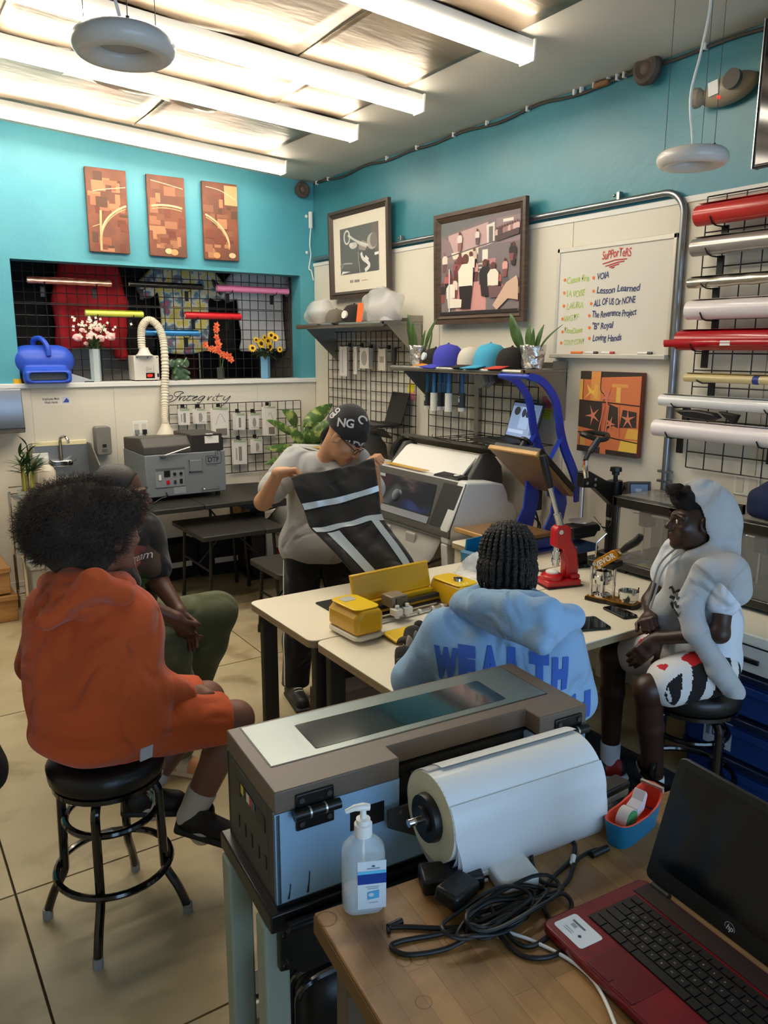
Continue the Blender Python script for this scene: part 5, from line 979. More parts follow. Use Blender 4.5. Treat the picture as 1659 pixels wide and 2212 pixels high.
def pendant(lbl, p, dia, tint):
    t = thing('pendant_lamp', lbl, 'pendant lamp', p, group='donut pendant lamps'); s_ = dia/2; c = M('pendant_white', '#cfcac2', .35, coat=.2)
    pr = [(s_*.55, .11*s_), (s_*.5, .0), (s_*.56, -.1*s_), (s_*.7, -.22*s_)] + [(s_*.72+s_*.28*cos(R(a)), -.0+.25*s_*sin(R(a))) for a in range(-60, 61, 12)] + [(s_*.72, .25*s_), (s_*.3, .28*s_), (0, .29*s_)]
    MB().lathe(pr+[], n=48).obj('shade', c, t, smooth=60); MB().lathe([(0, .06*s_), (s_*.54, .02*s_)], n=32).obj('inner_disc', M('pendant_inner', '#a9a6a4', .5), t)
    H = ceil_z(p[0])-p[2]-.004
    for k in range(3): a = R(20+120*k); MB().tube([(s_*.8*cos(a), s_*.8*sin(a), .2*s_), (s_*.8*cos(a), s_*.8*sin(a), H)], .0014, 4).cyl((s_*.8*cos(a), s_*.8*sin(a), .2*s_), (s_*.8*cos(a), s_*.8*sin(a), .26*s_), .005, n=8).obj('hanging_wire', DGREY, t)
    MB().tube(spline([(0, 0, .28*s_), (-.01, 0, H*.12), (-.07*s_/.14*.6, 0, H*.35), (.0, 0, H*.6), (.035, 0, H*.85), (.03, 0, H)], 8), .005, 8).obj('cord', WHITE, t); return t
pendant('white donut pendant lamp hanging over the storage corner by the television', (2.94, 2.16, 2.61), .28, 0); pendant('grey-looking donut pendant lamp hanging under the tube lights, over the stools', (.73, 2.43, 2.68), .285, 0)
# ================================================================ white work tables
WTOP = M('white_laminate', '#eee4cc', .38); PLY = M('ply_edge', '#b9a582', .6, col2='#8f7b5c', scale=40, stretch=(.05, .05, 30)); LEGM = M('leg_bronze', '#3f382f', .45)
def work_table(lbl, x0, x1, y0, y1, z, legs=(), name='work_table', lm=None, lw=.045):
    t = thing(name, lbl, 'table', (x0, y0, 0)); w_, d_ = x1-x0, y1-y0; pl_ = rrect(w_, d_, .035, 5, w_/2, d_/2)
    MB().ext(pl_, z-.006, z, 'Z').obj('laminate_top', WTOP, t, bevel=.002); MB().ext(pl_, z-.032, z-.0065, 'Z').obj('ply_edge', PLY, t)
    for (x, y, a, c) in legs: MB().bb((x, y, 0), (x+a, y+c, z-.032)).obj('leg', lm or LEGM, t, bevel=.004)
    MB().bb((.06, d_/2-.02, z-.09), (w_-.06, d_/2+.02, z-.032)).obj('stretcher', lm or LEGM, t); return t
work_table('white work table farther from the big grey printer, under the back of the yellow cutter', 1.345, 2.78, 2.53, 3.11, .742, [(.03, .02, .07, .035), (.03, .5, .07, .035), (1.38, .02, .07, .035), (1.38, .5, .07, .035)])
work_table('white work table where the person in the light blue hoodie sits', 1.36, 2.83, 1.94, 2.525, .741, [(.03, .52, .07, .035), (.05, .03, .05, .05), (1.37, .03, .05, .05), (1.37, .5, .05, .05)])
work_table('white side table carrying the blue heat press', 2.79, 3.4, 2.78, 3.5, .742, [(.02, .02, .06, .06), (.02, .64, .06, .06), (.58, .02, .06, .06), (.58, .64, .06, .06)], lm=M('cream_leg', '#ded3ba', .5))
t = thing('wall_counter', 'white counter along the right wall carrying the 3D printers', 'counter', (2.835, 1.1, 0)); MB().bb((0, 0, .70), (.61, 1.66, .748)).obj('countertop', WTOP, t, bevel=.006); MB().bb((-.003, 0, .71), (0, 1.66, .742)).obj('edge_band', WPAINT, t)
for y in (.02, 1.6): MB().bb((.02, y, 0), (.07, y+.05, .7)).obj('leg', M('leg_white', '#d5d2ca', .45), t, bevel=.003); MB().bb((.54, y, 0), (.59, y+.05, .7)).obj('leg', M('leg_white'), t, bevel=.003)
MB().bb((.01, .2, .585), (.02, 1.3, .69)).obj('drawer_front', M('leg_white'), t, bevel=.003); MB().bb((.0, .5, .625), (.012, .62, .645)).obj('pull', BLACK, t, bevel=.003)
TOT = M('tote_blue', '#23407c', .3, alpha=.95)
for k, (z, y, lbl) in enumerate([(.0, 1.6, 'dark blue storage tote at the bottom of the stack behind the stool'), (.19, 1.62, 'dark blue storage tote with a white label in the middle of the stack'), (.385, 1.6, 'dark blue storage tote at the top of the stack behind the stool')]):
    t = thing('storage_tote', lbl, 'tote', (3.12, y, z), group='blue totes under the counter'); MB().ext(rrect(.52, .62, .04), 0, .15, 'Z').obj('tote_body', TOT, t, bevel=.006); MB().ext(rrect(.56, .66, .05), .15, .182, 'Z').obj('lid', M('tote_lid', '#16203a', .4), t, bevel=.006)
    MB().bb((-.275, -.16, .1), (-.255, .16, .135)).obj('handle', TOT, t, bevel=.004)
    if k == 1: art('label', t, (-.2615, .2, .02), RW, Z_, .13, .12, [('r', '#b9bec6', 0, 0, 1, 1), ('r', '#3a3f48', .3, .35, .9, .9), ('r', '#9aa0a8', .34, .4, .86, .86), ('r', '#23262c', .6, .06, .8, .16), ('r', '#6a707a', .08, .3, .22, .9)])
MB().bb((2.1, 1.15, 0.001), (2.83, 2.42, .012)).obj('rubber_mat', M('rubber_mat', '#3a3a3c', .8, bump=.2, bscale=200), bevel=.004); tag(bpy.data.objects['rubber_mat'], 'dark rubber floor mat under the hooded boy and his stool', 'mat')
# ================================================================ yellow cutting machine
t = thing('cutting_machine', 'yellow vinyl cutting machine with its lid open on the white tables', 'cutting machine', (1.79, 2.52, .743), R(3)); t.scale = (1, 1, .82); CY = M('cutter_yellow', '#d9a91e', .3, coat=.4); CYB = M('cutter_bright', '#efc71a', .3, coat=.3); IV = M('cutter_ivory', '#e2dccd', .4)
def tower(x0, x1, nm, curve):
    s_ = 1 if curve > 0 else -1; w_ = x1-x0; prof = [(x0, .035), (x1, .035), (x1, .13), (x1-.012 if s_ > 0 else x1-.03, .155), (x0+.03 if s_ > 0 else x0+.012, .16), (x0-.0, .12)]
    MB().ext(prof, -.105, .1, 'Y').obj(nm, CY, t, bevel=.018); MB().ext(rrect(w_-.01, .19, .03, 4, (x0+x1)/2, -.0), .1555, .1625, 'Z').obj('top_plate', CYB, t, bevel=.003); MB().ext(rrect(w_+.006, .215, .03, 4, (x0+x1)/2, -.002), .012, .036, 'Z').obj('foot', IV, t, bevel=.006)
    for y in (-.07, .07): MB().box(((x0+x1)/2, y, .006), (w_*.6, .04, .012)).obj('rubber_foot', IV, t)
tower(-.325, -.195, 'left_tower', 1); tower(.2, .325, 'right_tower', -1)
MB().ext(rrect(.06, .05, .012, 4, -.265, .045), .1626, .1645, 'Z').obj('touch_panel', M('panel_grey', '#b9b6ae', .3), t); MB().lathe([(0, .1627), (.022, .1627), (.02, .176), (0, .179)], c=(.262, -.02, 0), n=24).obj('dial', CHROME, t)
for k in range(3): MB().cyl((.225+.02*k, -.075, .1626), (.225+.02*k, -.075, .1645), .005, n=10).obj('button', WHITE, t)
MB().bb((-.2, .07, .012), (.2, .1, .11)).obj('back_wall', CY, t, bevel=.004); MB().bb((-.2, -.1, .012), (.2, .075, .03)).obj('bed', IV, t, bevel=.003)
a = R(12); MB().xf(Matrix.Translation((0, .095, .11)) @ Matrix.Rotation(-a, 4, 'X')).bb((-.2, -.006, 0), (.205, .012, .135)).bb((-.2, -.012, .125), (.205, .014, .137)).obj('lid', CY, t, bevel=.005)
MB().xf(Matrix.Translation((0, -.1, .03)) @ Matrix.Rotation(R(8), 4, 'X')).ext(rrect(.4, .1, .02, 4, 0, -.05), -.012, 0, 'Z').obj('front_flap', CYB, t, bevel=.004); MB().box((-.07, -.165, .024), (.05, .012, .006)).obj('flap_latch', BLACK, t)
MB().bb((-.2, .03, .075), (.2, .05, .095)).bb((-.2, .02, .05), (.2, .035, .06)).obj('carriage_rail', BLACK, t); MB().cyl((-.2, -.02, .045), (.2, -.02, .045), .007).obj('roller_bar', ALU, t)
for x in (-.17, -.02, .05, .12, .17): MB().cyl((x-.006, -.02, .045), (x+.006, -.02, .045), .012, n=14).obj('roller_ring', IV, t)
MB().bb((-.1, -.03, .095), (-.02, .045, .155)).obj('carriage', M('carriage_smoke', '#837663', .3), t, bevel=.006); MB().bb((-.08, -.036, .1), (-.025, -.03, .145)).obj('carriage_window', M('smoke_dark', '#4a4238', .15), t)
for x in (-.085, -.035): MB().bb((x-.02, -.06, .065), (x+.02, -.02, .1)).cyl((x, -.045, .1), (x, -.045, .118), .009).cyl((x, -.045, .05), (x, -.045, .065), .011).obj('tool_clamp', WHITE, t, bevel=.004)
t = thing('cutting_mat', 'black cutting mat under the left end of the yellow cutter', 'mat', (1.66, 2.82, .7425), R(0)); MB().ext(rrect(.16, .22, .012), 0, .004, 'Z').obj('mat', BLACK, t); MB().lathe([(.02, .004), (.03, .004), (.03, .012), (.02, .012), (.02, .004)], c=(0, -.03, 0), n=20).obj('hang_ring', M('ring_olive', '#5a4a24', .4), t)
# fabric offcuts
def offcut(lbl, p, ang, pts, col, seed, up=.03):
    t = thing('fabric_offcut', lbl, 'fabric', p, ang, 'fabric offcuts on the white table'); rr_ = random.Random(seed); n = 12; rows = []
    for i in range(n+1):
        v = i/n; L_, R_ = [Vector(spline(q, 8)[round(v*8*(len(q)-1))]) for q in pts]; rows.append([L_.lerp(R_, j/n)+Vector((0, 0, .006+up*abs(sin(2.1*v*pi+seed)*sin(j/n*3.4+seed))))for j in range(n+1)])
    o = MB().grid(rows).obj('cloth', M('offcut_'+col.strip('#'), col, .85, bump=.15, bscale=250), t, smooth=60); o.modifiers.new('s', 'SOLIDIFY').thickness = .003; return t
offcut('black fabric offcut nearest the table corner, with a rounded end', (1.5, 2.08, .745), 0, ([(-.06, .0, 0), (0, .1, 0), (.1, .15, 0)], [(.0, -.08, 0), (.1, 0, 0), (.2, .06, 0)]), '#2a2725', 1, .05); offcut('black fabric offcut under the elbow of the light blue hoodie', (1.44, 1.99, .745), 0, ([(-.05, .02, 0), (.05, .07, 0), (.16, .08, 0)], [(0, -.04, 0), (.1, -.03, 0), (.2, .0, 0)]), '#25221f', 2, .03)
offcut('black fabric offcut fanned out before the yellow flap', (1.62, 2.24, .745), R(20), ([(-.06, .03, 0), (.06, .08, 0), (.16, .1, 0)], [(-.02, -.09, 0), (.1, -.04, 0), (.2, .02, 0)]), '#2f2c2a', 4, .05); offcut('grey lining offcut between the black fabric pieces', (1.56, 2.18, .76), R(10), ([(-.03, .0, 0), (.05, .05, 0), (.1, .06, 0)], [(0, -.08, 0), (.08, -.04, 0), (.14, 0, 0)]), '#8c857c', 5, .05)
t = thing('plastic_wrap', 'crumpled clear plastic wrap on the white table behind the cutter', 'plastic wrap', (2.32, 2.72, .744)); sd = SD((-.2, -.2, -.01), (.22, .2, .2), .01); sd.ell((0, 0, .03), (.14, .12, .06), .02); sd.ell((.08, .06, .05), (.08, .07, .08), .02); sd.wave(.022, dirs_(7, 30, 80, 9)); sd.half((0, 0, .003), (0, 0, -1)); sd.mesh('film', M('wrap_film', '#f0efec', .08, alpha=.34, bump=1., bscale=35), t, smooth=20); MB().tube([(.06, -.02, .06), (.14, -.03, .16)], .003, 5).obj('corner_stick', WHITE, t)
t = thing('blue_bin', 'teal blue plastic bin on the white table behind the braided head', 'bin', (2.62, 2.94, .743), R(8)); TB = M('bin_teal', '#0f6c96', .4)
MB().ext([(-.12, 0), (.12, 0), (.14, .13), (-.14, .09)], -.09, -.08, 'Y').ext([(-.12, 0), (.12, 0), (.14, .15), (-.1, .15)], .08, .09, 'Y').ext([(-.12, 0), (-.11, 0), (-.12, .1), (-.14, .09)], -.09, .09, 'Y').ext([(.12, 0), (.11, 0), (.13, .15), (.14, .15)], -.09, .09, 'Y').bb((-.12, -.09, 0), (.12, .09, .01)).obj('bin_body', TB, t)
t = thing('under_table_box', 'dark brown carton under the white work tables', 'box', (1.62, 2.72, 0), R(-4)); MB().bb((0, 0, 0), (.5, .4, .26)).obj('carton', M('carton_dark', '#3a2f28', .6), t, bevel=.004); MB().bb((0, -.004, .2), (.5, .15, .268)).obj('flap', M('carton_flap', '#4a4048', .6), t, bevel=.003); MB().cyl((-.002, .05, .2), (-.01, .05, .2), .015).obj('clip', WHITE, t)
# ================================================================ tools along the wall counter
t = thing('button_press', 'red hand button press with a grey lever', 'press', (2.70, 2.55, .742), R(-14)); t.scale = (1.18, 1.18, 1.12); 
MB().ext([(-.075, -.05), (.075, -.055), (.075, .055), (-.075, .05)], 0, .03, 'Z').obj('base', RED, t, bevel=.006); MB().bb((-.08, -.058, 0), (.08, .058, .006)).obj('sole', BLACK, t)
MB().ext([(.02, .03), (.078, .03), (.082, .08), (.07, .15), (.04, .2), (.04, .245), (.02, .262), (-.02, .262), (-.035, .245), (-.035, .17), (0, .16), (.02, .1)], -.024, .024, 'Y').obj('column', RED, t, bevel=.008); MB().bb((.035, -.045, .03), (.075, .045, .05)).obj('rib', RED, t, bevel=.006)
MB().cyl((-.015, 0, .17), (-.015, 0, .085), .014).cyl((-.015, 0, .15), (-.015, 0, .135), .02).cyl((-.015, 0, .115), (-.015, 0, .1), .018).obj('plunger', CHROME, t); MB().lathe([(0, .03), (.045, .03), (.045, .045), (.03, .055), (0, .055)], c=(-.03, 0, 0), n=24).obj('die', RED, t); MB().lathe([(0, .055), (.026, .055), (.026, .062), (0, .062)], c=(-.03, 0, 0), n=20).obj('die_plate', PAPER, t); MB().cyl((-.012, -.026, .235), (-.012, .026, .235), .01).obj('pivot', CHROME, t)
MB().cyl((.0, 0, .25), (-.02, 0, .31), .016).cyl((-.02, 0, .31), (-.06, 0, .43), .0095).obj('lever', ALU, t); MB().tube([(-.058, 0, .425), (-.075, 0, .48), (-.098, 0, .56)], [.014, .017, .015], 12).obj('grip', BLACK, t)
t = thing('badge_maker', 'VEVOR badge maker with a gold base and lever on the white table', 'badge maker', (2.69, 2.26, .742), R(-75)); GD = M('gold_anodised', '#c9891c', .3, metal=.6)
pl_ = [(-.07, -.045), (.0, -.05), (.03, -.04), (.06, -.05), (.15, -.045), (.165, -.02), (.165, .03), (.15, .045), (.06, .05), (.03, .04), (0, .05), (-.07, .045)]
MB().ext(pl_, .0, .016, 'Z').obj('base', M('badge_black', '#1c150c', .4), t); MB().ext([(x*.96+.001, y*.86) for x, y in pl_], .016, .02, 'Z').obj('gold_plate', GD, t)
for (x, y) in ((-.05, -.03), (-.05, .03), (.045, 0)): MB().cyl((x, y, .02), (x, y, .165), .007).obj('post', CHROME, t)
MB().bb((-.065, -.045, .16), (.06, .045, .19)).obj('bridge', BLACK, t, bevel=.005); MB().lathe([(0, .02), (.04, .02), (.04, .03), (.014, .035), (.014, .08), (.033, .08), (.036, .1), (.043, .1), (.043, .118), (.036, .12), (.036, .14), (.012, .145), (.012, .16), (0, .16)], c=(-.01, 0, 0)).obj('upper_die', CHROME, t); MB().lathe([(0, .02), (.035, .02), (.035, .03), (.044, .036), (.045, .07), (.04, .07), (.036, .05), (0, .05)], c=(.115, 0, 0)).obj('lower_die', CHROME, t); MB().cyl((.15, .01, .06), (.155, .01, .09), .003).obj('die_pin', BLACK, t)
d = Vector((-.0, .62, .78)); MB().xf(Matrix.Translation((-.02, -.02, .185)) @ Matrix.Rotation(R(-38), 4, 'X') @ Matrix.Rotation(R(15), 4, 'Z')).ext(rrect(.04, .12, .018, 4, 0, .0), -.012, .012, 'X').obj('lever_arm', GD, t, bevel=.003)
q_ = [o for o in t.children if o.name.startswith('lever_arm')][0]; bpy.data.objects.remove(q_)
MB().xf(Matrix.Translation((-.02, .0, .18)) @ Matrix.Rotation(R(45), 4, 'Y')).ext(rrect(.04, .13, .018, 4, 0, .06), -.017, .017, 'Y').obj('lever_arm', GD, t, bevel=.002) if False else None
t2 = Matrix.Translation((-.03, -.028, .165)) @ Matrix.Rotation(R(-37), 4, 'Y'); MB().xf(t2).ext(rrect(.13, .044, .02, 5, .06, .0), -.02, .02, 'Y').obj('lever_arm', GD, t, bevel=.002)
me = text_mesh('VEVOR', .033, 0, .0012, 1.05); me.transform(t2 @ Matrix(((1, 0, 0, .004), (0, 0, -1, -.0206), (0, 1, 0, -.011), (0, 0, 0, 1)))); link('lettering', me, PAPER, t, smooth=0)
for x in (-.03, -.005): MB().cyl((x, -.052, .165+.01*(x < -.01)), (x, -.02, .165), .009).obj('pivot_bolt', CHROME, t)
MB().xf(t2).tube([(.12, 0, 0), (.15, 0, 0)], .008).obj('lever_rod', CHROME, t); MB().xf(t2).tube([(.14, 0, 0), (.17, 0, .004), (.22, 0, .004), (.245, 0, .012), (.255, 0, .02)], [.012, .016, .018, .016, .012], 12).obj('grip', BLACK, t)
MB().tube([(-.05, .0, .19), (-.05, 0, .26), (-.02, .03, .3), (-.1, .06, .36)], .004, 6).obj('guide_rod', CHROME, t)
def phone(lbl, p, ang, w=.075, l=.15):
    t = thing('mobile_phone', lbl, 'phone', p, ang); MB().ext(rrect(w, l, .012), 0, .009, 'Z').obj('body', BLACK, t, bevel=.002); MB().ext(rrect(w-.006, l-.006, .01), .009, .0094, 'Z').obj('screen', SCREEN, t); return t
phone('black phone lying screen up beside the badge maker', (2.615, 2.105, .742), R(-12)); phone('dark tablet edge showing past the shoulder of the light blue hoodie', (2.36, 2.09, .742), R(70), .14, .2)
t = thing('hat_press', 'black cap heat press with a handle and grey controller', 'heat press', (3.15, 2.72, .742)); 
MB().ext(rrect(.3, .12, .03, 4), 0, .025, 'Z').obj('base', BLKM, t, bevel=.004); MB().bb((.05, -.05, .025), (.2, .05, .05)).obj('base_block', BLKM, t, bevel=.006); MB().cyl((.12, 0, .05), (.12, 0, .22), .036).obj('column', BLKM, t); MB().cyl((.12, 0, .22), (.12, 0, .235), .037).obj('collar', ALU, t); MB().cyl((.12, 0, .235), (.12, 0, .43), .038).obj('sleeve', BLKM, t)
MB().ext([(.15, .3), (.15, .42), (.03, .44), (-.1, .5), (-.15, .5), (-.15, .42), (-.06, .41), (.04, .34), (.09, .3)], -.022, .022, 'Y').obj('arm', BLKM, t, bevel=.006); MB().lathe([(0, .46), (.02, .46), (.02, .475), (.032, .48), (.03, .5), (0, .502)], c=(.12, 0, 0), n=10).cyl((.12, 0, .43), (.12, 0, .47), .012).obj('adjust_knob', BLACK, t)
for (x, z) in ((-.06, .455), (-.06, .425), (-.12, .44)): MB().cyl((x, -.026, z), (x, .026, z), .008, n=10).obj('bolt', ALU, t)
MB().cyl((-.13, 0, .42), (-.13, 0, .26), .012).lathe([(0, .235), (.06, .24), (.06, .245), (0, .25)], c=(-.13, 0, 0), n=16).obj('press_stem', ALU, t); MB().ext([(-.23, .185), (-.03, .185), (-.025, .225), (-.235, .225)], -.05, .05, 'Y').obj('heat_plate', BLKM, t, bevel=.005); MB().ext([(-.2, .16), (-.06, .16), (-.04, .185), (-.22, .185)], -.04, .04, 'Y').obj('plate_base', BLACK, t)
MB().ext([(-.22, .1), (-.2, .125), (-.13, .145), (-.06, .125), (-.04, .1), (-.05, .085), (-.21, .085)], -.06, .06, 'Y').obj('cap_form', M('form_navy', '#24344e', .6), t, bevel=.012); MB().ext([(-.17, 0), (-.09, 0), (-.1, .09), (-.16, .09)], -.03, .03, 'Y').obj('form_stand', BLKM, t); MB().bb((-.19, -.05, 0), (.0, .05, .02)).obj('form_foot', BLKM, t)
MB().tube([(-.13, -.02, .47), (-.14, -.02, .52), (-.14, -.02, .56)], .014, 8).obj('link', CHROME, t); MB().tube([(-.14, -.02, .56), (-.1, -.02, .62)], .012).tube([(-.11, -.02, .6), (-.06, -.03, .665)], .017).obj('lever', BLKM, t); MB().tube(spline([(-.06, -.03, .66), (-.1, .03, .68), (-.06, .08, .68), (.02, .08, .68), (.03, .0, .675), (-.03, -.05, .665)], 4, True), .014, 8, closed=True).obj('loop_handle', BLACK, t)
MB().ext([(.17, .34), (.3, .34), (.3, .42), (.2, .44)], -.14, -.02, 'Y').obj('controller', M('controller_grey', '#4c4a46', .4), t, bevel=.006)
t = thing('press_controller', 'grey controller box with a blue display on the cap press', 'controller', (0, 0, 0)); bpy.data.objects.remove(t)
hp_ = [o for o in bpy.data.objects if o.name == 'hat_press'][0]; art('display', hp_, (.178, -.135, .352), Vector((0, 1, 0))*-1 if False else X_, Z_, .01, .01, [('r', '#5a6f96', 0, 0, 1, 1)])
c_ = [o for o in hp_.children if o.name.startswith('controller')][0]; bpy.data.objects.remove(c_); c_ = [o for o in hp_.children if o.name.startswith('display')][0]; bpy.data.objects.remove(c_)
mC = Matrix.Translation((.17, -.05, .37)) @ Matrix.Rotation(R(-35), 4, 'Z') @ Matrix.Rotation(R(-12), 4, 'X'); MB().xf(mC).bb((-.02, -.06, -.04), (.1, .05, .055)).obj('controller', M('controller_grey'), hp_, bevel=.006); MB().xf(mC).bb((-.018, -.062, -.075), (.07, -.03, -.045)).obj('plate', M('plate_cream', '#c9c0ac', .5), hp_)
o_ = mC @ Vector((-.012, -.0605, -.03)); art('display', hp_, o_, mC.to_3x3() @ X_, mC.to_3x3() @ Z_, .1, .075, [('r', '#23262c', 0, 0, 1, 1), ('r', '#7f95be', .06, .08, .94, .92), ('r', '#c5d2ea', .3, .4, .62, .62)])
MB().tube(spline([(.17, -.02, .4), (.06, -.06, .28), (.02, -.06, .2), (-.02, -.03, .21)], 6), .004).obj('power_cord', BLACK, hp_)
# ---------------------------------------------------------------- blue clamshell heat press
t = thing('heat_press', 'blue clamshell heat press standing open with brown covered platens', 'heat press', (2.92, 3.18, .742)); TEF = M('teflon_brown', '#8d6a3c', .38, col2='#7d5c32', scale=4, coat=.2); TAPE = M('teflon_edge', '#c79a5a', .3, bump=.5, bscale=40)
MB().bb((-.19, -.19, .095), (.2, .19, .118)).obj('lower_platen', TEF, t, bevel=.008); MB().bb((-.2, -.195, .092), (-.186, .195, .121)).obj('taped_edge', TAPE, t, bevel=.006); MB().bb((-.17, -.17, .082), (.2, .17, .095)).obj('platen_tray', BLACK, t)
MB().ext(rrect(.44, .3, .04, 4, .05, 0), 0, .012, 'Z').obj('base_plate', BLUEM, t); MB().ext([(-.12, .012), (-.04, .012), (-.06, .07), (-.1, .07)], -.1, .1, 'Y').bb((-.02, -.13, .012), (.26, .13, .082)).obj('base_body', BLUEM, t, bevel=.006)
for sy in (-.12, .1): MB().ext([(.12, .0), (.3, .0), (.36, .25), (.33, .4), (.26, .4), (.24, .2)], sy, sy+.012, 'Y').obj('side_plate', BLUEM, t)
# upper platen, swung open about the hinge near the wall
ua = Vector((.04, 0, .56)); ub = Vector((.33, 0, .31)); ud = (ub-ua).normalized(); un = Vector((ud.z, 0, -ud.x)); um = Matrix(((ud.x, 0, -un.x, ua.x), (0, 1, 0, 0), (ud.z, 0, -un.z, ua.z), (0, 0, 0, 1)))
MB().xf(um).bb((0, -.19, -.012), (.385, .19, .012)).obj('upper_platen', TEF, t, bevel=.006); MB().xf(um).bb((-.006, -.195, -.014), (.012, .195, .016)).obj('taped_edge', TAPE, t, bevel=.006); MB().xf(um).bb((.012, -.185, .012), (.38, .185, .05)).obj('heater_housing', BLACK, t, bevel=.006); MB().xf(um).bb((.1, -.1, .05), (.3, .1, .08)).obj('housing_cap', BLUEM, t, bevel=.006); MB().xf(um).cyl((.06, .02, .05), (.06, .02, .1), .02).cyl((.06, .02, .1), (.06, .02, .115), .035, n=10).obj('pressure_knob', BLACK, t)
for y in (.1, -.11):
    pts = [(.03, y, .963), (.1, y, .95), (.17, y, .91), (.24, y, .83), (.27, y, .74), (.29, y, .66), (.33, y, .56), (.39, y, .46), (.44, y, .36), (.46, y, .25)]; P = [Vector(p_) for p_ in spline(pts, 5)]; b = MB(); rows = []
    for i, p_ in enumerate(P): tg = (P[min(i+1, len(P)-1)]-P[max(i-1, 0)]).normalized(); nn = Vector((tg.z, 0, -tg.x))*(.018+.01*min(1, i/40)); rows.append([p_-nn+Vector((0, -.008, 0)), p_+nn+Vector((0, -.008, 0)), p_+nn+Vector((0, .008, 0)), p_-nn+Vector((0, .008, 0)), p_-nn+Vector((0, -.008, 0))])
    b.grid(rows).obj('arm', BLUEM, t); MB().tube([(.3, y, .63), (.19, y, .47)], .016, 4).obj('arm_strut', BLUEM, t)
MB().cyl((.03, .115, .962), (.03, -.125, .962), .013).obj('handle_bar', BLUEM, t); MB().tube(spline([(.1, -.19, .5), (.12, -.21, .35), (.2, -.2, .25), (.3, -.18, .1)], 6), .006).obj('power_cord', BLACK, t)
# ---------------------------------------------------------------- 3D printers
def printer3d(lbl, y0, y1):
    t = thing('desktop_3d_printer', lbl, '3D printer', (3.08, y1, .748)); L_ = y0-y1; H = .385; D = .34; PB = M('printer_black', '#1c1a18', .3, coat=.2); SM = M('printer_glass', '#c9c5ba', .05, alpha=.16)
    for (a, c) in (((0, 0, .02), (.03, L_, .06)), ((0, 0, H-.05), (.03, L_, H)), ((0, L_-.03, .02), (.03, L_, H)), ((0, 0, .02), (.03, .17, H))): MB().bb(a, c).obj('front_frame', PB, t, bevel=.006)
    MB().bb((.03, 0, H-.03), (.06, L_, H)).bb((D-.03, 0, H-.03), (D, L_, H)).obj('top_frame', PB, t, bevel=.005); MB().bb((.05, .02, H-.004), (D-.02, L_-.02, H+.004)).obj('top_cover', M('cover_smoke', '#b9b5aa', .08, alpha=.4), t)
    MB().bb((D-.02, 0, .02), (D, L_, H)).obj('back_panel', M('printer_inner', '#7a766c', .6), t); MB().bb((0, 0, .02), (D, .01, H)).bb((0, L_-.01, .02), (.05, L_, H)).bb((.05, L_-.01, .02), (D, L_, .07)).obj('side_panel', PB, t); MB().bb((.05, L_-.008, .07), (D, L_-.004, H-.03)).obj('side_glass', SM, t); MB().bb((.008, .17, .06), (.012, L_-.03, H-.05)).obj('door_glass', SM, t); MB().bb((.03, .01, .02), (D-.02, L_-.01, .035)).obj('floor_pan', PB, t)
    for y in (.06, L_-.06): MB().bb((.02, y-.03, 0), (.3, y+.03, .02)).obj('foot', BLACK, t, bevel=.004)
    MB().bb((.06, .16, .09), (.28, L_-.07, .1)).obj('build_plate', BLACK, t); MB().cyl((.1, L_-.12, .1), (.1, L_-.12, .33), .005).cyl((.25, L_-.12, .1), (.25, L_-.12, .33), .005).cyl((.1, .1, .3), (.1, L_-.05, .3), .006).obj('guide_rod', ALU, t); MB().bb((.08, L_-.16, .24), (.14, L_-.1, .33)).obj('print_head', BLACK, t, bevel=.006)
    art('door_badge', t, (-.001, .16, .06), RW, Z_, .15, .3, [('r', '#33302c', .2, .66, .75, .9), ('r', '#cfcac0', .22, .62, .72, .64)]+[('r', '#d8d4ca', .3, .06+.055*k, .38, .09+.055*k) for k in range(6)]+[('r', '#8a867e', .45, .065+.055*k, .8, .085+.055*k) for k in range(6)])
    return t
t = printer3d('black glass-fronted 3D printer with a blue scrap inside, closer to the cap press', 2.57, 2.07); MB().tube(spline([(.08, .46, .06), (.1, .4, .1), (.08, .36, .06), (.12, .3, .09), (.07, .25, .06)], 6), .006, 5).obj('blue_scrap', M('scrap_blue', '#3a6db8', .5), t); MB().bb((.05, .3, .036), (.15, .4, .038)).obj('yellow_note', M('note_f2e23c', '#f2e23c'), t)
printer3d('black 3D printer with the navy bag on top, behind the hooded boy', 1.96, 1.46)
t = thing('navy_bag', 'navy blue cloth bag lying on the 3D printer behind the hooded boy', 'bag', (3.27, 1.74, 1.14)); sd = SD((-.2, -.26, -.01), (.2, .24, .2), .009); sd.box((0, 0, .06), (.14, .18, .07), .05, .03); sd.ell((-.02, .1, .1), (.08, .06, .06), .03); sd.cap((-.05, .0, .12), (.05, .12, .14), .02, k=.02); sd.wave(.008, dirs_(5, 20, 45, 4)); sd.half((0, 0, 0), (0, 0, -1)); sd.mesh('cloth', M('navy_cloth', '#1a2348', .85, bump=.2, bscale=150), t)
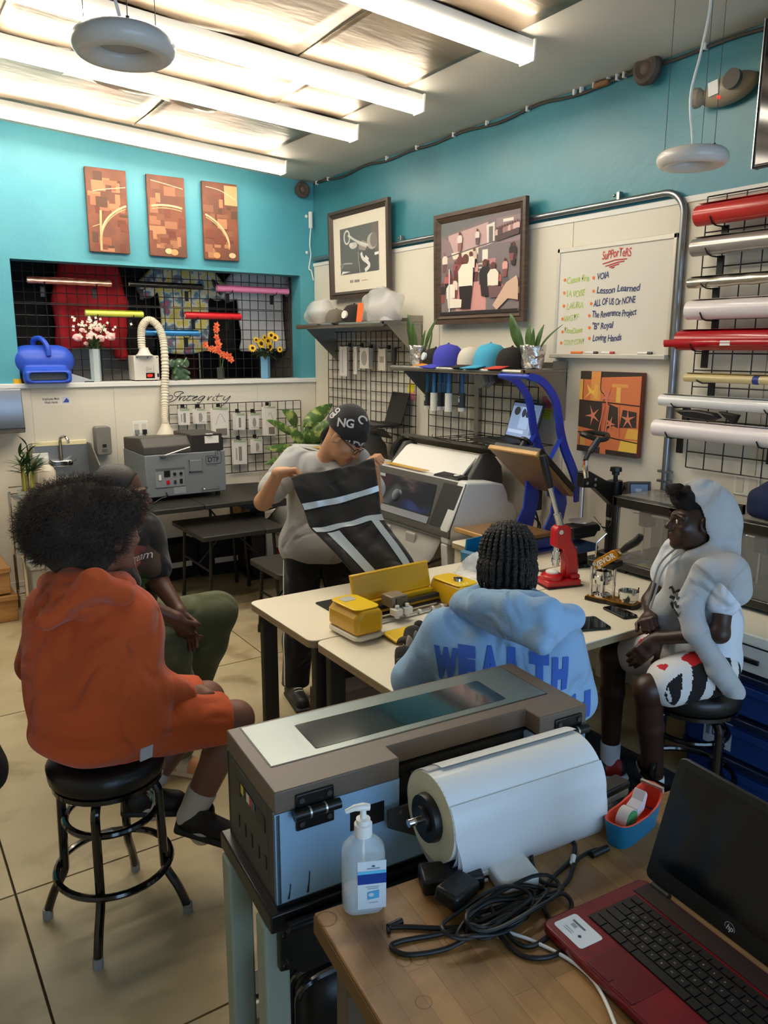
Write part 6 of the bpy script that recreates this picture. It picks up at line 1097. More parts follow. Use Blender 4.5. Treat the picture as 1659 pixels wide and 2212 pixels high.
# ---------------------------------------------------------------- wide-format printers on their stands
def wide_printer(lbl, y0, ln):
    t = thing('wide_format_printer', lbl, 'printer', (0, y0, 0)); PW_ = M('printer_white', '#d9d8d4', .4); PG = M('printer_grey', '#55524d', .45); PD = M('printer_window', '#23252a', .08, alpha=.8)
    side = [(2.945, 1.075), (3.16, 1.055), (3.24, 1.035), (3.27, .98), (3.28, .93), (3.34, .9), (3.36, .84), (3.34, .76), (3.28, .70), (2.82, .70), (2.81, .80)]
    for (a, c) in ((0, .09), (ln-.09, ln)): MB().ext(side, a, c, 'Y').obj('end_housing', PW_, t, bevel=.015)
    fr = Vector((2.945-2.81, 0, 1.075-.80)).normalized()
    MB().ext([(2.95, 1.065), (3.2, 1.045), (3.26, 1.0), (3.3, .88), (3.3, .72), (2.84, .72), (2.83, .80)], .09, ln-.09, 'Y').obj('main_body', PW_, t); MB().ext([(2.935, 1.05), (2.94, 1.062), (2.825, .79), (2.82, .74), (2.81, .75), (2.812, .79)], .0, ln-.0, 'Y').obj('front_panel', PG, t)
    def fp(u, v, d=0.): return Vector((2.812+.123*v-.9*d, u, .79+.262*v+.42*d))
    MB().add([fp(.02, .04, .004), fp(.2, .04, .004), fp(.2, .97, .004), fp(.02, .97, .004)], [(0, 1, 2, 3)]).obj('ink_door', M('ink_door', '#2b2825', .45), t); MB().add([fp(.22, .2, .004), fp(ln-.12, .2, .004), fp(ln-.16, .88, .004), fp(.26, .88, .004)], [(0, 1, 2, 3)]).obj('window', M('printer_window2', '#5d6068', .06, metal=.7, bump=.03, bscale=6), t); MB().add([fp(.22, .02, .005), fp(ln-.1, .02, .005), fp(ln-.1, .17, .005), fp(.22, .17, .005)], [(0, 1, 2, 3)]).obj('window_lip', M('lip_grey', '#9a9a9c', .2, metal=.3), t)
    MB().cyl(fp(ln*.5, .45, .006), fp(ln*.5, .45, .012), .04).obj('wheel_mirror', CHROME, t); art('badge', t, fp(ln*.72, .8, .006), RW, Z_, .08, .02, [('r', '#c9c9cb', 0, 0, 1, 1)])
    MB().ext([(2.96, 1.06), (3.05, 1.05), (3.05, 1.085), (2.97, 1.075)], .12, .36, 'Y').obj('control_panel', BLACK, t, bevel=.004); MB().lathe([(0, 0), (.02, 0), (.018, .006), (0, .006)], c=(3.01, .18, 1.083), n=16).obj('dial', PAPER, t)
    MB().ext([(3.08, 1.04), (3.2, 1.2), (3.28, 1.21), (3.36, 1.12), (3.38, .98), (3.3, .98)], .16, .20, 'Y').ext([(3.08, 1.04), (3.2, 1.2), (3.28, 1.21), (3.36, 1.12), (3.38, .98), (3.3, .98)], ln-.24, ln-.2, 'Y').obj('roll_cheeks', PG, t, bevel=.01)['kind'] = 'stuff'; MB().cyl((3.25, .2, 1.1), (3.25, ln-.24, 1.1), .085).obj('paper_roll', PAPER, t); MB().ext([(3.06, 1.055), (3.19, 1.175), (3.2, 1.17), (3.07, 1.05)], .22, ln-.26, 'Y').obj('paper_sheet', PAPER, t)
    MB().ext([(3.22, 1.25), (3.3, 1.245), (3.37, 1.18), (3.36, 1.17), (3.29, 1.225), (3.22, 1.235)], .1, ln-.14, 'Y').obj('roll_cover', PG, t, bevel=.003); MB().cyl((3.22, ln-.16, 1.12), (3.22, ln-.2, 1.12), .1).obj('spindle_flange', BLACK, t); MB().ext([(2.97, 1.075), (3.04, 1.07), (3.04, 1.073), (2.97, 1.078)], .5, ln-.3, 'Y').obj('yellow_ruler', M('ruler_yellow', '#d6a53a', .5), t)
    for y in (.03, ln-.09): MB().ext([(2.86, .1), (3.3, .1), (3.28, .7), (2.82, .7)], y, y+.06, 'Y').obj('stand_leg', PW_, t, bevel=.006); MB().bb((2.7, y, .03), (3.34, y+.06, .1)).obj('stand_foot', PG, t, bevel=.006); 
    MB().bb((3.1, .05, .2), (3.14, ln-.05, .26)).obj('stand_bar', PG, t)
    rows = [[(x, y, z) for y in np.linspace(.1, ln-.12, 12)] for (x, z) in [(2.84, .72), (2.78, .62), (2.66, .5), (2.56, .45), (2.5, .47), (2.48, .54)]]; o = MB().grid(rows).obj('paper_basket', M('basket_grey', '#8f8b84', .7), t, smooth=60); o.modifiers.new('s', 'SOLIDIFY').thickness = .004; MB().tube([(2.48, .1, .54), (2.48, ln-.12, .54)], .01).tube([(2.48, .1, .54), (2.84, .1, .6)], .008).tube([(2.48, ln-.12, .54), (2.84, ln-.12, .6)], .008).obj('basket_rod', BLKM, t)
    for u in (.3, .52, .74): MB().xf(Matrix.Translation((2.795, u*ln, .66))).ext([(0, -.07), (.012, -.06), (.012, .06), (0, .05)], -.05, .05, 'Y').obj('paper_guide', M('guide_grey', '#a39f98', .5), t, bevel=.01)
    return t
wide_printer('large grey wide-format printer behind the man, closer to the blue heat press', 3.54, 1.24); wide_printer('second wide-format printer in the room corner, mostly hidden by the man', 4.86, .95)
t = thing('power_cords', 'tangle of black cords hanging behind the wide-format printer', 'cord', (3.42, 3.42, .9)); MB().tube(spline([(0, 0, .25), (-.02, -.02, .1), (.01, 0, .02), (-.03, .03, -.05), (.0, -.02, -.12), (-.02, 0, -.25), (0, .02, -.4)], 6), .006, 6).tube(spline([(0, -.03, .22), (-.03, .02, .05), (0, 0, -.1), (-.04, -.03, -.2), (0, 0, -.38)], 6), .006, 6).box((-.02, 0, .04), (.04, .05, .12)).obj('cord', BLACK, t)
# ================================================================ round bar stools
def bar_stool(lbl, p, rz, hs):
    t = thing('bar_stool', lbl, 'stool', p, rz, 'black swivel bar stools'); LEA = M('black_vinyl', '#171514', .35, bump=.05, bscale=80); BG = M('black_gloss', '#0e0d0d', .15, coat=.5)
    MB().lathe([(0, hs-.085), (.16, hs-.085), (.178, hs-.07), (.182, hs-.03), (.165, hs-.006), (.1, hs), (0, hs)], n=36).obj('seat', LEA, t, smooth=60); MB().lathe([(.13, hs-.1), (.17, hs-.1), (.17, hs-.085), (.13, hs-.085)], n=30).cyl((0, 0, hs-.14), (0, 0, hs-.085), .05).obj('seat_plate', BG, t)
    for k in range(4): a = R(45+90*k); q = [(.06, hs-.11), (.12, hs-.112), (.15, hs-.14), (.155, hs-.2), (.16, .22), (.165, .17), (.2, .1), (.225, .03), (.228, 0)]; MB().tube([(r_*cos(a), r_*sin(a), z) for r_, z in [(v.x, v.y) for v in spline([(r_, z, 0) for r_, z in q], 5)]], .0145, 10).obj('leg', BG, t); MB().cyl((.2275*cos(a), .2275*sin(a), .035), (.229*cos(a), .229*sin(a), 0), .0165, n=10).obj('foot_cap', GREY, t)
    for (z, r_) in ((.2, .178), (.385, .138)): MB().tube([(r_*cos(2*pi*k/40), r_*sin(2*pi*k/40), z) for k in range(40)], .0115, 8, closed=True).obj('foot_ring', BG, t)
    return t
bar_stool('black swivel stool under the person in the orange hoodie', (.53, 2.385, 0), R(15), .605); bar_stool('black swivel stool under the boy in the grey hoodie', (2.575, 1.70, .012), R(30), .585)
# ================================================================ film printer in front
PBl = M('film_printer_blue', '#8fb3d2', .45, bump=.03, bscale=40); PDk = M('film_printer_dark', '#3b3d3c', .5); PTp = M('film_printer_taupe', '#6a5d50', .42)
def blot(m):
    nt = m.node_tree; n = nt.nodes; L = nt.links; b = n['Principled BSDF']; tc = n.new('ShaderNodeTexCoord'); t = n.new('ShaderNodeTexNoise'); t.inputs['Scale'].default_value = 9; t.inputs['Detail'].default_value = 8; r = n.new('ShaderNodeValToRGB'); r.color_ramp.elements[0].position = .66; r.color_ramp.elements[1].position = .70
    c = b.inputs['Base Color'].default_value; r.color_ramp.elements[0].color = c; r.color_ramp.elements[1].color = (c[0]*.25, c[1]*.27, c[2]*.32, 1); L.new(tc.outputs['Object'], t.inputs[0]); L.new(t.outputs[0], r.inputs[0]); L.new(r.outputs[0], b.inputs['Base Color'])
blot(PBl)
t = thing('film_printer', 'long blue-grey film printer on a stand with a roll of film at its back', 'printer', (.588, 1.268, 0), R(-4.5)); FP = t; TM = Matrix.Translation((.588, 1.268, 0)) @ Matrix.Rotation(R(-4.5), 4, 'Z'); TI = TM.inverted()
def lp(px, py, z=1.0): v = TI @ onZ(px, py, z); return (v.x, v.y)
LN, WD = .812, .297
n1, n2, n3, n4 = lp(863, 1637), lp(836, 1609), lp(1134, 1534), lp(1169, 1552); nv = (n2[1]+n3[1])/2
lid = [(0, 0), (n1[0], 0), (n1[0], nv), (n4[0], nv), (n4[0], 0), (LN, 0), (LN, WD), (0, WD)]
MB().ext(lid, .952, 1.0, 'Z').obj('lid', PTp, t, bevel=.003)
b = MB(); b.bb((0, 0, .75), (n1[0], .012, .952)).bb((n4[0], 0, .75), (LN, .012, .952)).bb((n1[0], 0, .75), (n4[0], .012, .84)); b.obj('back_panel', PBl, t); MB().bb((n1[0], nv-.01, .84), (n4[0], nv+.004, .952)).bb((n1[0], 0, .835), (n4[0], nv, .845)).obj('film_slot', BLACK, t)
for k in range(7): MB().cyl((n1[0]+.05+.04*k, nv-.016, .93), (n1[0]+.075+.04*k, nv-.016, .93), .005, n=8).obj('slot_roller', DGREY, t)
MB().bb((0, 0, .75), (.012, WD, .952)).obj('end_panel', PDk, t, bevel=.002); MB().bb((LN-.012, 0, .75), (LN, WD, .952)).obj('end_panel', PBl, t); MB().bb((0, WD-.012, .75), (LN, WD, .952)).obj('front_panel', PDk, t); MB().bb((.0, 0, .742), (LN, WD, .752)).obj('bottom_pan', BLACK, t)
MB().bb((n4[0]-.01, -.0, .752), (n4[0]-.0, .05, .95)).obj('slot_cheek', PBl, t)
MB().bb((-.001, .04, .775), (.0015, WD-.03, .945)).obj('end_cover', PDk, t, bevel=.001)
for (y, z) in ((.075, .9), (.225, .9)): MB().bb((-.003, y-.022, z-.017), (.001, y+.022, z+.017)).obj('connector_slot', BLACK, t)
for k in range(5): MB().bb((-.003, .05+.042*k, .80-.0*k), (.001, .058+.042*k, .83)).obj('louvre', BLACK, t)
art('colour_print', t, (-.0018, .20, .895), -Y_, Z_, .09, .022, [('r', '#c9c24a', 0, 0, .2, 1), ('r', '#2c2a28', .2, 0, .4, 1), ('r', '#d8d4cc', .4, 0, .62, 1), ('r', '#b03a34', .62, 0, .82, 1), ('r', '#3a6a72', .82, 0, 1, 1)])
# lid window: brushed silver plate round a dark tinted pane
sf = [lp(521, 1574), lp(600, 1653), lp(1194, 1505), lp(1088, 1447.6)]; gl = [lp(635, 1568.5), lp(697, 1615), lp(1105, 1514), lp(1035, 1477.6)]
x0, x1 = sf[0][0], (sf[2][0]+sf[3][0])/2; y0, y1 = sf[1][1], sf[0][1]; gx0, gx1 = gl[0][0], (gl[2][0]+gl[3][0])/2; gy0, gy1 = gl[1][1], gl[0][1]
for (a, c) in (((x0, y0), (gx0, y1)), ((gx1, y0), (x1, y1)), ((gx0, y0), (gx1, gy0)), ((gx0, gy1), (gx1, y1))): MB().bb((a[0], a[1], 1.0), (c[0], c[1], 1.0015)).obj('window_plate', M('window_plate', '#7f8987', .24, metal=.55, bump=.04, bscale=7), t)
MB().bb((x0-.003, y0-.003, 1.0), (x1+.003, y1+.003, 1.0008)).obj('window_gasket', BLACK, t); MB().ext(rrect(gx1-gx0, gy1-gy0, .008, 4, (gx0+gx1)/2, (gy0+gy1)/2), 1.0012, 1.0022, 'Z').obj('tinted_window', M('tinted_window', '#14262e', .05, coat=1.), t)
# hinges
for u in (.085, LN-.06):
    MB().bb((u-.042, -.006, .953), (u+.042, 0, .985)).bb((u-.042, -.006, .905), (u+.042, 0, .945)).obj('hinge_plate', BLKM, t, bevel=.003); MB().cyl((u-.05, -.015, .948), (u+.05, -.015, .948), .011).obj('hinge_pin', BLKM, t)
    for s_ in (-.017, .017): MB().cyl((u+s_-.002, -.015, .948), (u+s_+.002, -.015, .948), .0118).obj('washer', ALU, t)
    for (dx, z) in ((-.03, .92), (.03, .92), (-.03, .972), (.03, .972)): MB().cyl((u+dx, -.006, z), (u+dx, -.009, z), .006, n=10).obj('screw', DGREY, t)
# black base tray, legs and brackets
MB().bb((-.02, -.015, .70), (LN+.02, WD+.015, .742)).obj('base_tray', BLKM, t, bevel=.004); MB().cyl((.01, -.03, .718), (LN, -.03, .718), .012).obj('front_rail', BLKM, t)
SG = M('stand_sage', '#8f9a8c', .5)
for (x, y) in ((-.025, .01), (LN-.03, .01), (-.025, WD-.06), (LN-.03, WD-.06)): MB().bb((x, y, 0), (x+.055, y+.055, .70)).obj('stand_leg', SG, t, bevel=.006)
MB().ext([(.0, .70), (.0, .60), (.03, .595), (.05, .575), (.32, .575), (.4, .70)], -.008, .008, 'Y').obj('bracket', BLKM, t, bevel=.003)
for z in (.685, .615): MB().cyl((.012, -.008, z), (.012, -.014, z), .007, n=10).obj('bolt', CHROME, t)
# side opening and film arm on the back panel
MB().bb((.165, -.002, .865), (.245, .001, .912)).obj('cable_port', BLACK, t); MB().ext([(.243, .9), (.365, .902), (.36, .855), (.315, .818), (.243, .86)], -.024, -.018, 'Y').obj('film_arm', PDk, t); MB().bb((.355, -.14, .87), (.362, .0, .925)).obj('film_arm_side', PDk, t)
for (x, z) in ((.27, .892), (.33, .888)): MB().cyl((x, -.024, z), (x, -.028, z), .005, n=8).obj('screw', CHROME, t)
MB().tube([(.318, -.15, .942), (.30, -.14, .955)], .002, 5).cyl((.30, -.135, .935), (.37, -.135, .935), .009).obj('spindle_end', CHROME, t)
for (x0_, z, h_) in [(.02, .757, .035), (.062, .757, .05), (.33, .80, .03), (.345, .79, .04), (.36, .81, .02)]: art('ink_drip', t, (x0_, -.0008, z), X_, Z_, .012, h_, [('p', '#171a22', [(.2, 0), (.6, 0), (.9, .9), (.75, 1), (.6, .5)])])
# roll of film
t = thing('film_roll', 'big roll of translucent film hanging behind the film printer', 'film roll', TM @ Vector((.272, -.14, .945)), R(-5.5)); FM = M('film_frost', '#eceeee', .38, coat=.15); FE = M('film_edge', '#d7d2b4', .5); RL = .375; R0_ = .088
MB().cyl((0, 0, 0), (RL, 0, 0), R0_, n=56).obj('film_core_roll', FM, t); MB().lathe([(.05, -.001), (R0_, -.001), (R0_, .002), (.05, .002)], axis='X', n=48).obj('roll_edge', FE, t); MB().lathe([(0, -.016), (.046, -.016), (.048, -.008), (.048, .004), (0, .004)], axis='X', n=40).lathe([(.0, -.024), (.026, -.024), (.026, -.016), (0, -.016)], axis='X', n=24).obj('core_plug', BLACK, t); MB().cyl((-.05, 0, 0), (RL+.03, 0, 0), .008).obj('spindle', CHROME, t)
FT = M('film_loose', '#eef0f0', .3, alpha=.62)
for k, (sag, x0_) in enumerate([(.02, .006), (.034, .002), (.05, .0), (.042, .03)]):
    rows = []
    for i in range(40):
        a = R(100+i*(300/39)) if k < 3 else R(95+i*(200/39)); bt = max(0, -sin(a)); rr_ = R0_+.0015*(k+1)+sag*bt**1.6; rows.append([(x0_+(RL-x0_)*j/6+.012*bt*(1-j/6)*k, -rr_*cos(a)*(1+.05*k*bt), rr_*sin(a)) for j in range(7)])
    MB().grid(rows).obj('loose_film', FT if k < 3 else FM, t, smooth=80)
# ================================================================ butcher block table
def block_mat():
    m = M('butcher_block', '#b58a57', .42, col2='#9a7040', scale=3, bump=.05, bscale=60, stretch=(4, .5, 1), detail=8); nt = m.node_tree; n = nt.nodes; L = nt.links; b = n['Principled BSDF']; src = b.inputs['Base Color'].links[0].from_socket; tc = [x for x in n if x.type == 'TEX_COORD'][0]
    mp = n.new('ShaderNodeMapping'); mp.inputs['Rotation'].default_value = (0, 0, R(90)); bk = n.new('ShaderNodeTexBrick'); bk.inputs['Scale'].default_value = 1.; bk.inputs['Brick Width'].default_value = .32; bk.inputs['Row Height'].default_value = .042; bk.inputs['Mortar Size'].default_value = .0006; bk.offset = .37
    bk.inputs['Color1'].default_value = (.72, .7, .66, 1); bk.inputs['Color2'].default_value = (1.12, 1.1, 1.05, 1); bk.inputs['Mortar'].default_value = (.5, .45, .4, 1); mx = n.new('ShaderNodeMixRGB'); mx.blend_type = 'MULTIPLY'; mx.inputs[0].default_value = .9
    L.new(tc.outputs['Object'], mp.inputs[0]); L.new(mp.outputs[0], bk.inputs[0]); L.new(src, mx.inputs[1]); L.new(bk.outputs[0], mx.inputs[2])
    t2 = n.new('ShaderNodeTexNoise'); t2.inputs['Scale'].default_value = 6; t2.inputs['Detail'].default_value = 9; t2.inputs['Distortion'].default_value = .8; r2 = n.new('ShaderNodeValToRGB'); r2.color_ramp.elements[0].position = .5; r2.color_ramp.elements[1].position = .68; r2.color_ramp.elements[0].color = (1, 1, 1, 1); r2.color_ramp.elements[1].color = (.36, .3, .25, 1)
    mz = n.new('ShaderNodeMixRGB'); mz.blend_type = 'MULTIPLY'; mz.inputs[0].default_value = .7; L.new(tc.outputs['Object'], t2.inputs[0]); L.new(t2.outputs[0], r2.inputs[0]); L.new(mx.outputs[0], mz.inputs[1]); L.new(r2.outputs[0], mz.inputs[2]); L.new(mz.outputs[0], b.inputs['Base Color']); return m
TZ = .84; t = thing('butcher_block_table', 'stained butcher block table with the red laptop', 'table', (.588, 1.112, 0), R(-6.3)); BB = block_mat(); WTB = t
MB().bb((0, -1.0, TZ-.045), (.912, 0, TZ)).obj('block_top', BB, t, bevel=.004); MB().bb((-.0015, -1.0, TZ-.04), (.0, -.002, TZ-.006)).obj('edge_band', M('edge_varnish', '#6b4a1e', .5), t)
for (x, y) in ((.03, -.08), (.83, -.08), (.03, -.96), (.83, -.96)): MB().bb((x, y, 0), (x+.05, y+.05, TZ-.045)).obj('leg', M('table_leg_brown', '#5a4c3c', .5), t, bevel=.004)
MB().bb((.04, -.95, TZ-.13), (.055, -.05, TZ-.045)).obj('apron', M('table_leg_brown'), t); MB().bb((.05, -.07, TZ-.13), (.85, -.055, TZ-.045)).obj('apron', M('table_leg_brown'), t); MB().bb((.03, -.95, .2), (.85, -.05, .22)).obj('lower_shelf', M('shelf_ply', '#8a6a44', .6), t)
# bottle ring stains (flat marks in the varnish)
b = MB()
for (px, py, r_) in [(905, 2070, .016), (872, 2075, .014), (915, 2165, .014), (975, 2030, .012), (705, 1985, .02)]:
    p = onZ(px, py, TZ+.0004); b.lathe([(r_*.86, 0), (r_, 0)], c=p, n=28, cap=False)
o = b.obj('ring_stains', M('ring_stain', '#5a3a20', .6, alpha=.35)); o.parent = WTB; o.matrix_parent_inverse = (Matrix.Translation((.588, 1.112, 0)) @ Matrix.Rotation(R(-6.3), 4, 'Z')).inverted(); o['kind'] = 'stuff'
# ---------------------------------------------------------------- hand sanitiser
t = thing('sanitiser_bottle', 'clear pump bottle of hand sanitiser on the block table corner', 'bottle', (.672, 1.075, TZ), R(-24)); CP_ = M('bottle_clear', '#e3eef4', .06, alpha=.34); sx_ = 1.; 
def pill(w_, d_, z): return [(x, y, z) for x, y in rrect(w_, d_, min(w_, d_)*.42, 5)]
lv_ = [(.072, .044, .002), (.078, .05, .008), (.079, .051, .03), (.079, .051, .115), (.074, .048, .128), (.052, .042, .14), (.03, .03, .148), (.028, .028, .158)]
b = MB(); rows = [pill(*q) for q in lv_]; n_ = len(rows[0]); b.add([p for r_ in rows for p in r_], [(i*n_+k, i*n_+(k+1) % n_, (i+1)*n_+(k+1) % n_, (i+1)*n_+k) for i in range(len(rows)-1) for k in range(n_)]+[tuple(range(n_-1, -1, -1))]); b.obj('bottle_body', CP_, t, smooth=50)
b = MB(); rows = [pill(q[0]-.006, q[1]-.006, z) for q, z in ((lv_[0], .005), (lv_[2], .012), (lv_[2], .042))]; b.add([p for r_ in rows for p in r_], [(i*n_+k, i*n_+(k+1) % n_, (i+1)*n_+(k+1) % n_, (i+1)*n_+k) for i in range(2) for k in range(n_)]+[tuple(range(n_-1, -1, -1)), tuple(range(2*n_, 3*n_))]); b.obj('gel', M('gel_clear', '#cfdbe2', .05, alpha=.4), t, smooth=50)
MB().cyl((0, 0, .02), (0, 0, .15), .003, n=8).obj('dip_tube', WHITE, t); MB().lathe([(.0165, .15), (.0165, .172), (.013, .174), (.013, .182), (.006, .184), (.0055, .2)], n=24).obj('collar', WHITE, t); MB().tube([(.012, 0, .203), (0, 0, .205), (-.016, 0, .204), (-.032, 0, .198)], [.006, .0075, .006, .004], 10).obj('pump_head', WHITE, t)
MB().bb((-.014, -.0262, .016), (.038, -.0256, .112)).obj('label', M('label_ice', '#dfe9ee', .4, alpha=.9), t)
art('label_print', t, (-.014, -.0264, .016), X_, Z_, .052, .096, [('r', '#5fc3e6', 0, .74, 1, .8), ('r', '#123c8f', 0, .53, 1, .74), ('e', '#49606e', .55, .9, .06, .02), ('r', '#8aa0ad', .33, .84, .78, .862), ('r', '#9fb2bd', .3, .46, .75, .475), ('r', '#9fb2bd', .36, .42, .72, .435), ('p', '#4fa9d8', [(.35, .2), (.75, .23), (.75, .39), (.35, .36)]), ('e', '#cfd6dc', .47, .3, .1, .04), ('r', '#9fb2bd', .4, .13, .72, .14)])
text('lettering', 'HAND', .0135, PAPER, (.0135, -.0268, .0775), X_, Z_, t, bold=.0003, align='CENTER'); text('lettering', 'SANITISER', .0105, PAPER, (.0125, -.0268, .0685), X_, Z_, t, bold=.0003, align='CENTER', sx=.9)
# ---------------------------------------------------------------- tape dispenser, stapler, adapters
t = thing('tape_dispenser', 'teal tape dispenser lined in coral holding a roll of clear tape', 'tape dispenser', (1.275, .955, TZ), R(10)); TL, CO = M('dispenser_teal', '#156f94', .45), M('dispenser_coral', '#e8553f', .45)
def dsp(dx, ins, z0=None):
    rows = []; N = 24
    for i in range(N): 
        a = 2*pi*i/N; x = (.085-ins)*np.sign(cos(a))*abs(cos(a))**.55; y = (.034-ins)*np.sign(sin(a))*abs(sin(a))**.6; f = max(0, (x-.02)/.065); zt = .052+.03*f**1.6+.004*max(0, -x/.085); rows.append((x, y, zt if z0 is None else z0))
    return rows
b = MB(); A_, B_, C_, D2 = dsp(0, .008, 0), dsp(0, 0), dsp(0, .004), dsp(0, .006, .018); N = 24
b.add(A_+B_, [(i, (i+1) % N, N+(i+1) % N, N+i) for i in range(N)]+[tuple(range(N-1, -1, -1))]); b.obj('shell', TL, t, smooth=50); MB().add(B_+C_+D2, [(i, (i+1) % N, N+(i+1) % N, N+i) for i in range(N)]+[(N+i, N+(i+1) % N, 2*N+(i+1) % N, 2*N+i) for i in range(N)]+[tuple(range(2*N, 3*N))]).obj('liner', CO, t, smooth=40)
MB().cyl((-.03, -.012, .045), (-.03, .012, .045), .024, n=28).obj('tape_roll', M('tape_frost', '#dcd3cc', .3), t); MB().cyl((-.03, -.0135, .045), (-.03, -.0125, .045), .022, n=28).cyl((-.03, -.014, .045), (-.03, -.0132, .045), .01, n=20).obj('tape_wheel', M('tape_green', '#2f9a62', .4), t); MB().ext([(-.01, .04), (.02, .05), (.03, .08), (.024, .09), (.012, .07), (-.01, .062)], -.014, .014, 'Y').obj('tape_card', M('card_lilac', '#d8cfd6', .4), t, bevel=.002); MB().bb((.07, -.026, .078), (.078, .026, .083)).obj('cutter', ALU, t)
t = thing('stapler', 'grey and black stapler behind the tape dispenser', 'stapler', (1.24, 1.035, TZ), R(2)); MB().ext([(-.085, 0), (.09, 0), (.09, .01), (-.06, .012), (-.085, .02)], -.018, .018, 'Y').obj('base', M('stapler_grey', '#6f7375', .4, metal=.3), t, bevel=.003); MB().ext([(-.09, .026), (.1, .03), (.1, .05), (.03, .062), (-.05, .056), (-.09, .042)], -.019, .019, 'Y').obj('arm', M('stapler_ivory', '#b9b4a6', .35), t, bevel=.006); MB().bb((.02, -.02, .048), (.1, .02, .066)).obj('cap', BLACK, t, bevel=.004); MB().bb((-.09, -.016, .012), (-.078, .016, .03)).obj('rear_link', M('stapler_grey'), t); MB().bb((.085, -.016, .01), (.095, .016, .032)).obj('front_link', M('stapler_grey'), t)
t = thing('white_power_adapter', 'white laptop power adapter lying under the film roll', 'power adapter', (.955, .985, TZ), R(-15)); MB().ext(rrect(.085, .085, .014), 0, .028, 'Z').obj('brick', WHITE, t, bevel=.005); MB().bb((-.07, .01, .008), (-.04, .03, .02)).obj('plug', WHITE, t, bevel=.003)
MB().tube(spline([(-.05, .0, .008), (-.1, .0, .005), (-.12, -.06, .004), (-.085, -.12, .004), (-.04, -.17, .004), (.0, -.24, .004), (.0, -.32, .004), (-.06, -.5, .004)], 8), .0032, 8).obj('cord', WHITE, t)
t = thing('black_power_cord', 'coiled black laptop charger and its tangled cord on the block table', 'power adapter', (0, 0, TZ)); MB().box((.845, 1.035, .018), (.12, .06, .032), (0, 0, R(-25))).obj('charger_brick', BLACK, t, bevel=.006); MB().box((.82, .985, .03), (.08, .05, .03), (.1, .1, .3)).obj('strap_block', BLACK, t, bevel=.006)
cz = lambda px, py, h=.004: (lambda p: (p.x, p.y, h))(onZ(px, py, TZ+h)); CB = M('cord_black', '#121212', .45)
path1 = [cz(845, 2003), cz(880, 2002), cz(960, 2005), cz(1010, 2000), cz(1050, 1990, .012), cz(1110, 1965, .02), cz(1160, 1930, .012), cz(1200, 1890), cz(1235, 1855), cz(1240, 1820), cz(1205, 1808), cz(1150, 1835, .01), cz(1165, 1900, .01), cz(1215, 1920, .015), cz(1130, 1950, .02), cz(1050, 1985, .018), cz(960, 2015), cz(870, 2032), cz(845, 2045), cz(880, 2062), cz(960, 2050), cz(1020, 2020, .012), cz(1080, 1985, .024), cz(1170, 1950, .012), cz(1225, 1905), cz(1245, 1860, .008), cz(1280, 1838, .006), cz(1310, 1835, .008)]
path2 = [cz(1010, 1965, .02), cz(1060, 2000, .012), cz(1120, 2060), cz(1180, 2068), cz(1215, 2045), cz(1190, 1990), cz(1175, 1955, .012), cz(1215, 1930, .015), cz(1235, 1960), cz(1200, 2010), cz(1140, 2045), cz(1090, 2010, .01), cz(1060, 1960, .02)]
MB().tube(spline(path1, 8), .0042, 8).obj('cord', CB, t); MB().tube(spline(path2, 8), .0042, 8).obj('cord', CB, t)
for k in range(7): c_ = Vector(cz(1080, 1972, .018)); rr_ = .05+.006*k; MB().tube([(c_.x+rr_*1.25*cos(2*pi*j/30)+.012*k*(-1)**k*.4, c_.y+.45*rr_*sin(2*pi*j/30)+.006*(k % 3-1), .008+.004*k+.006*sin(3*2*pi*j/30+k)) for j in range(30)], .0038, 7, closed=True).obj('coil', CB, t)
p = Vector(cz(838, 2003)); MB().cyl(p+Vector((.03, -.0, 0)), p+Vector((.0, .0, .0)), .006).cyl(p, p+Vector((-.006, -.012, 0)), .0035).obj('dc_plug', CB, t); p = Vector(cz(1238, 1858, .009)); MB().cyl(p+Vector((-.008, -.006, 0)), p+Vector((.01, .008, 0)), .0055).obj('white_tag', WHITE, t); p = Vector(cz(1300, 1836, .009)); MB().cyl(p+Vector((-.03, .0, 0)), p+Vector((.015, -.002, 0)), .007).obj('plug', CB, t)
# ---------------------------------------------------------------- red laptop
t = thing('red_laptop', 'open red laptop with black keys on the block table', 'laptop', (1.148, .828, TZ), R(-5)); LR = M('laptop_red', '#6d1019', .28, coat=.4, col2='#7d131c', scale=30); D_, W2 = .25, .385
MB().ext(rrect(D_, W2, .018, 5, -D_/2, -W2/2), .004, .022, 'Z').obj('base', LR, t, bevel=.004); MB().ext(rrect(D_-.02, W2-.02, .018, 5, -D_/2, -W2/2), 0, .005, 'Z').obj('underside', BLACK, t); KX0, KX1, KY0, KY1 = -.168, -.05, -.03, -.36
MB().bb((KX0, KY0, .0215), (KX1, KY1, .0225)).obj('keyboard_deck', M('deck_black', '#1a0f10', .5), t); MB().bb((-.045, -.02, .0215), (-.006, -.365, .0235)).obj('speaker_strip', M('strip_dark', '#2a1c1a', .5), t)
km = None; rows_k = [[1]*15, [1]*14+[1.6], [1.5]+[1]*13+[1.2], [1.8]+[1]*11+[1.9, 1], [2.3]+[1]*10+[2.3, 1], [1.3, 1, 1.2, 1, 5.2, 1, 1, 1, 1, 1.2]]; KM = M('key_black', '#171514', .45); kn = 0
LEG_ = ['', '1234567890-=', 'QWERTYUIOP[]', 'ASDFGHJKL;', 'ZXCVBNM,./', '']
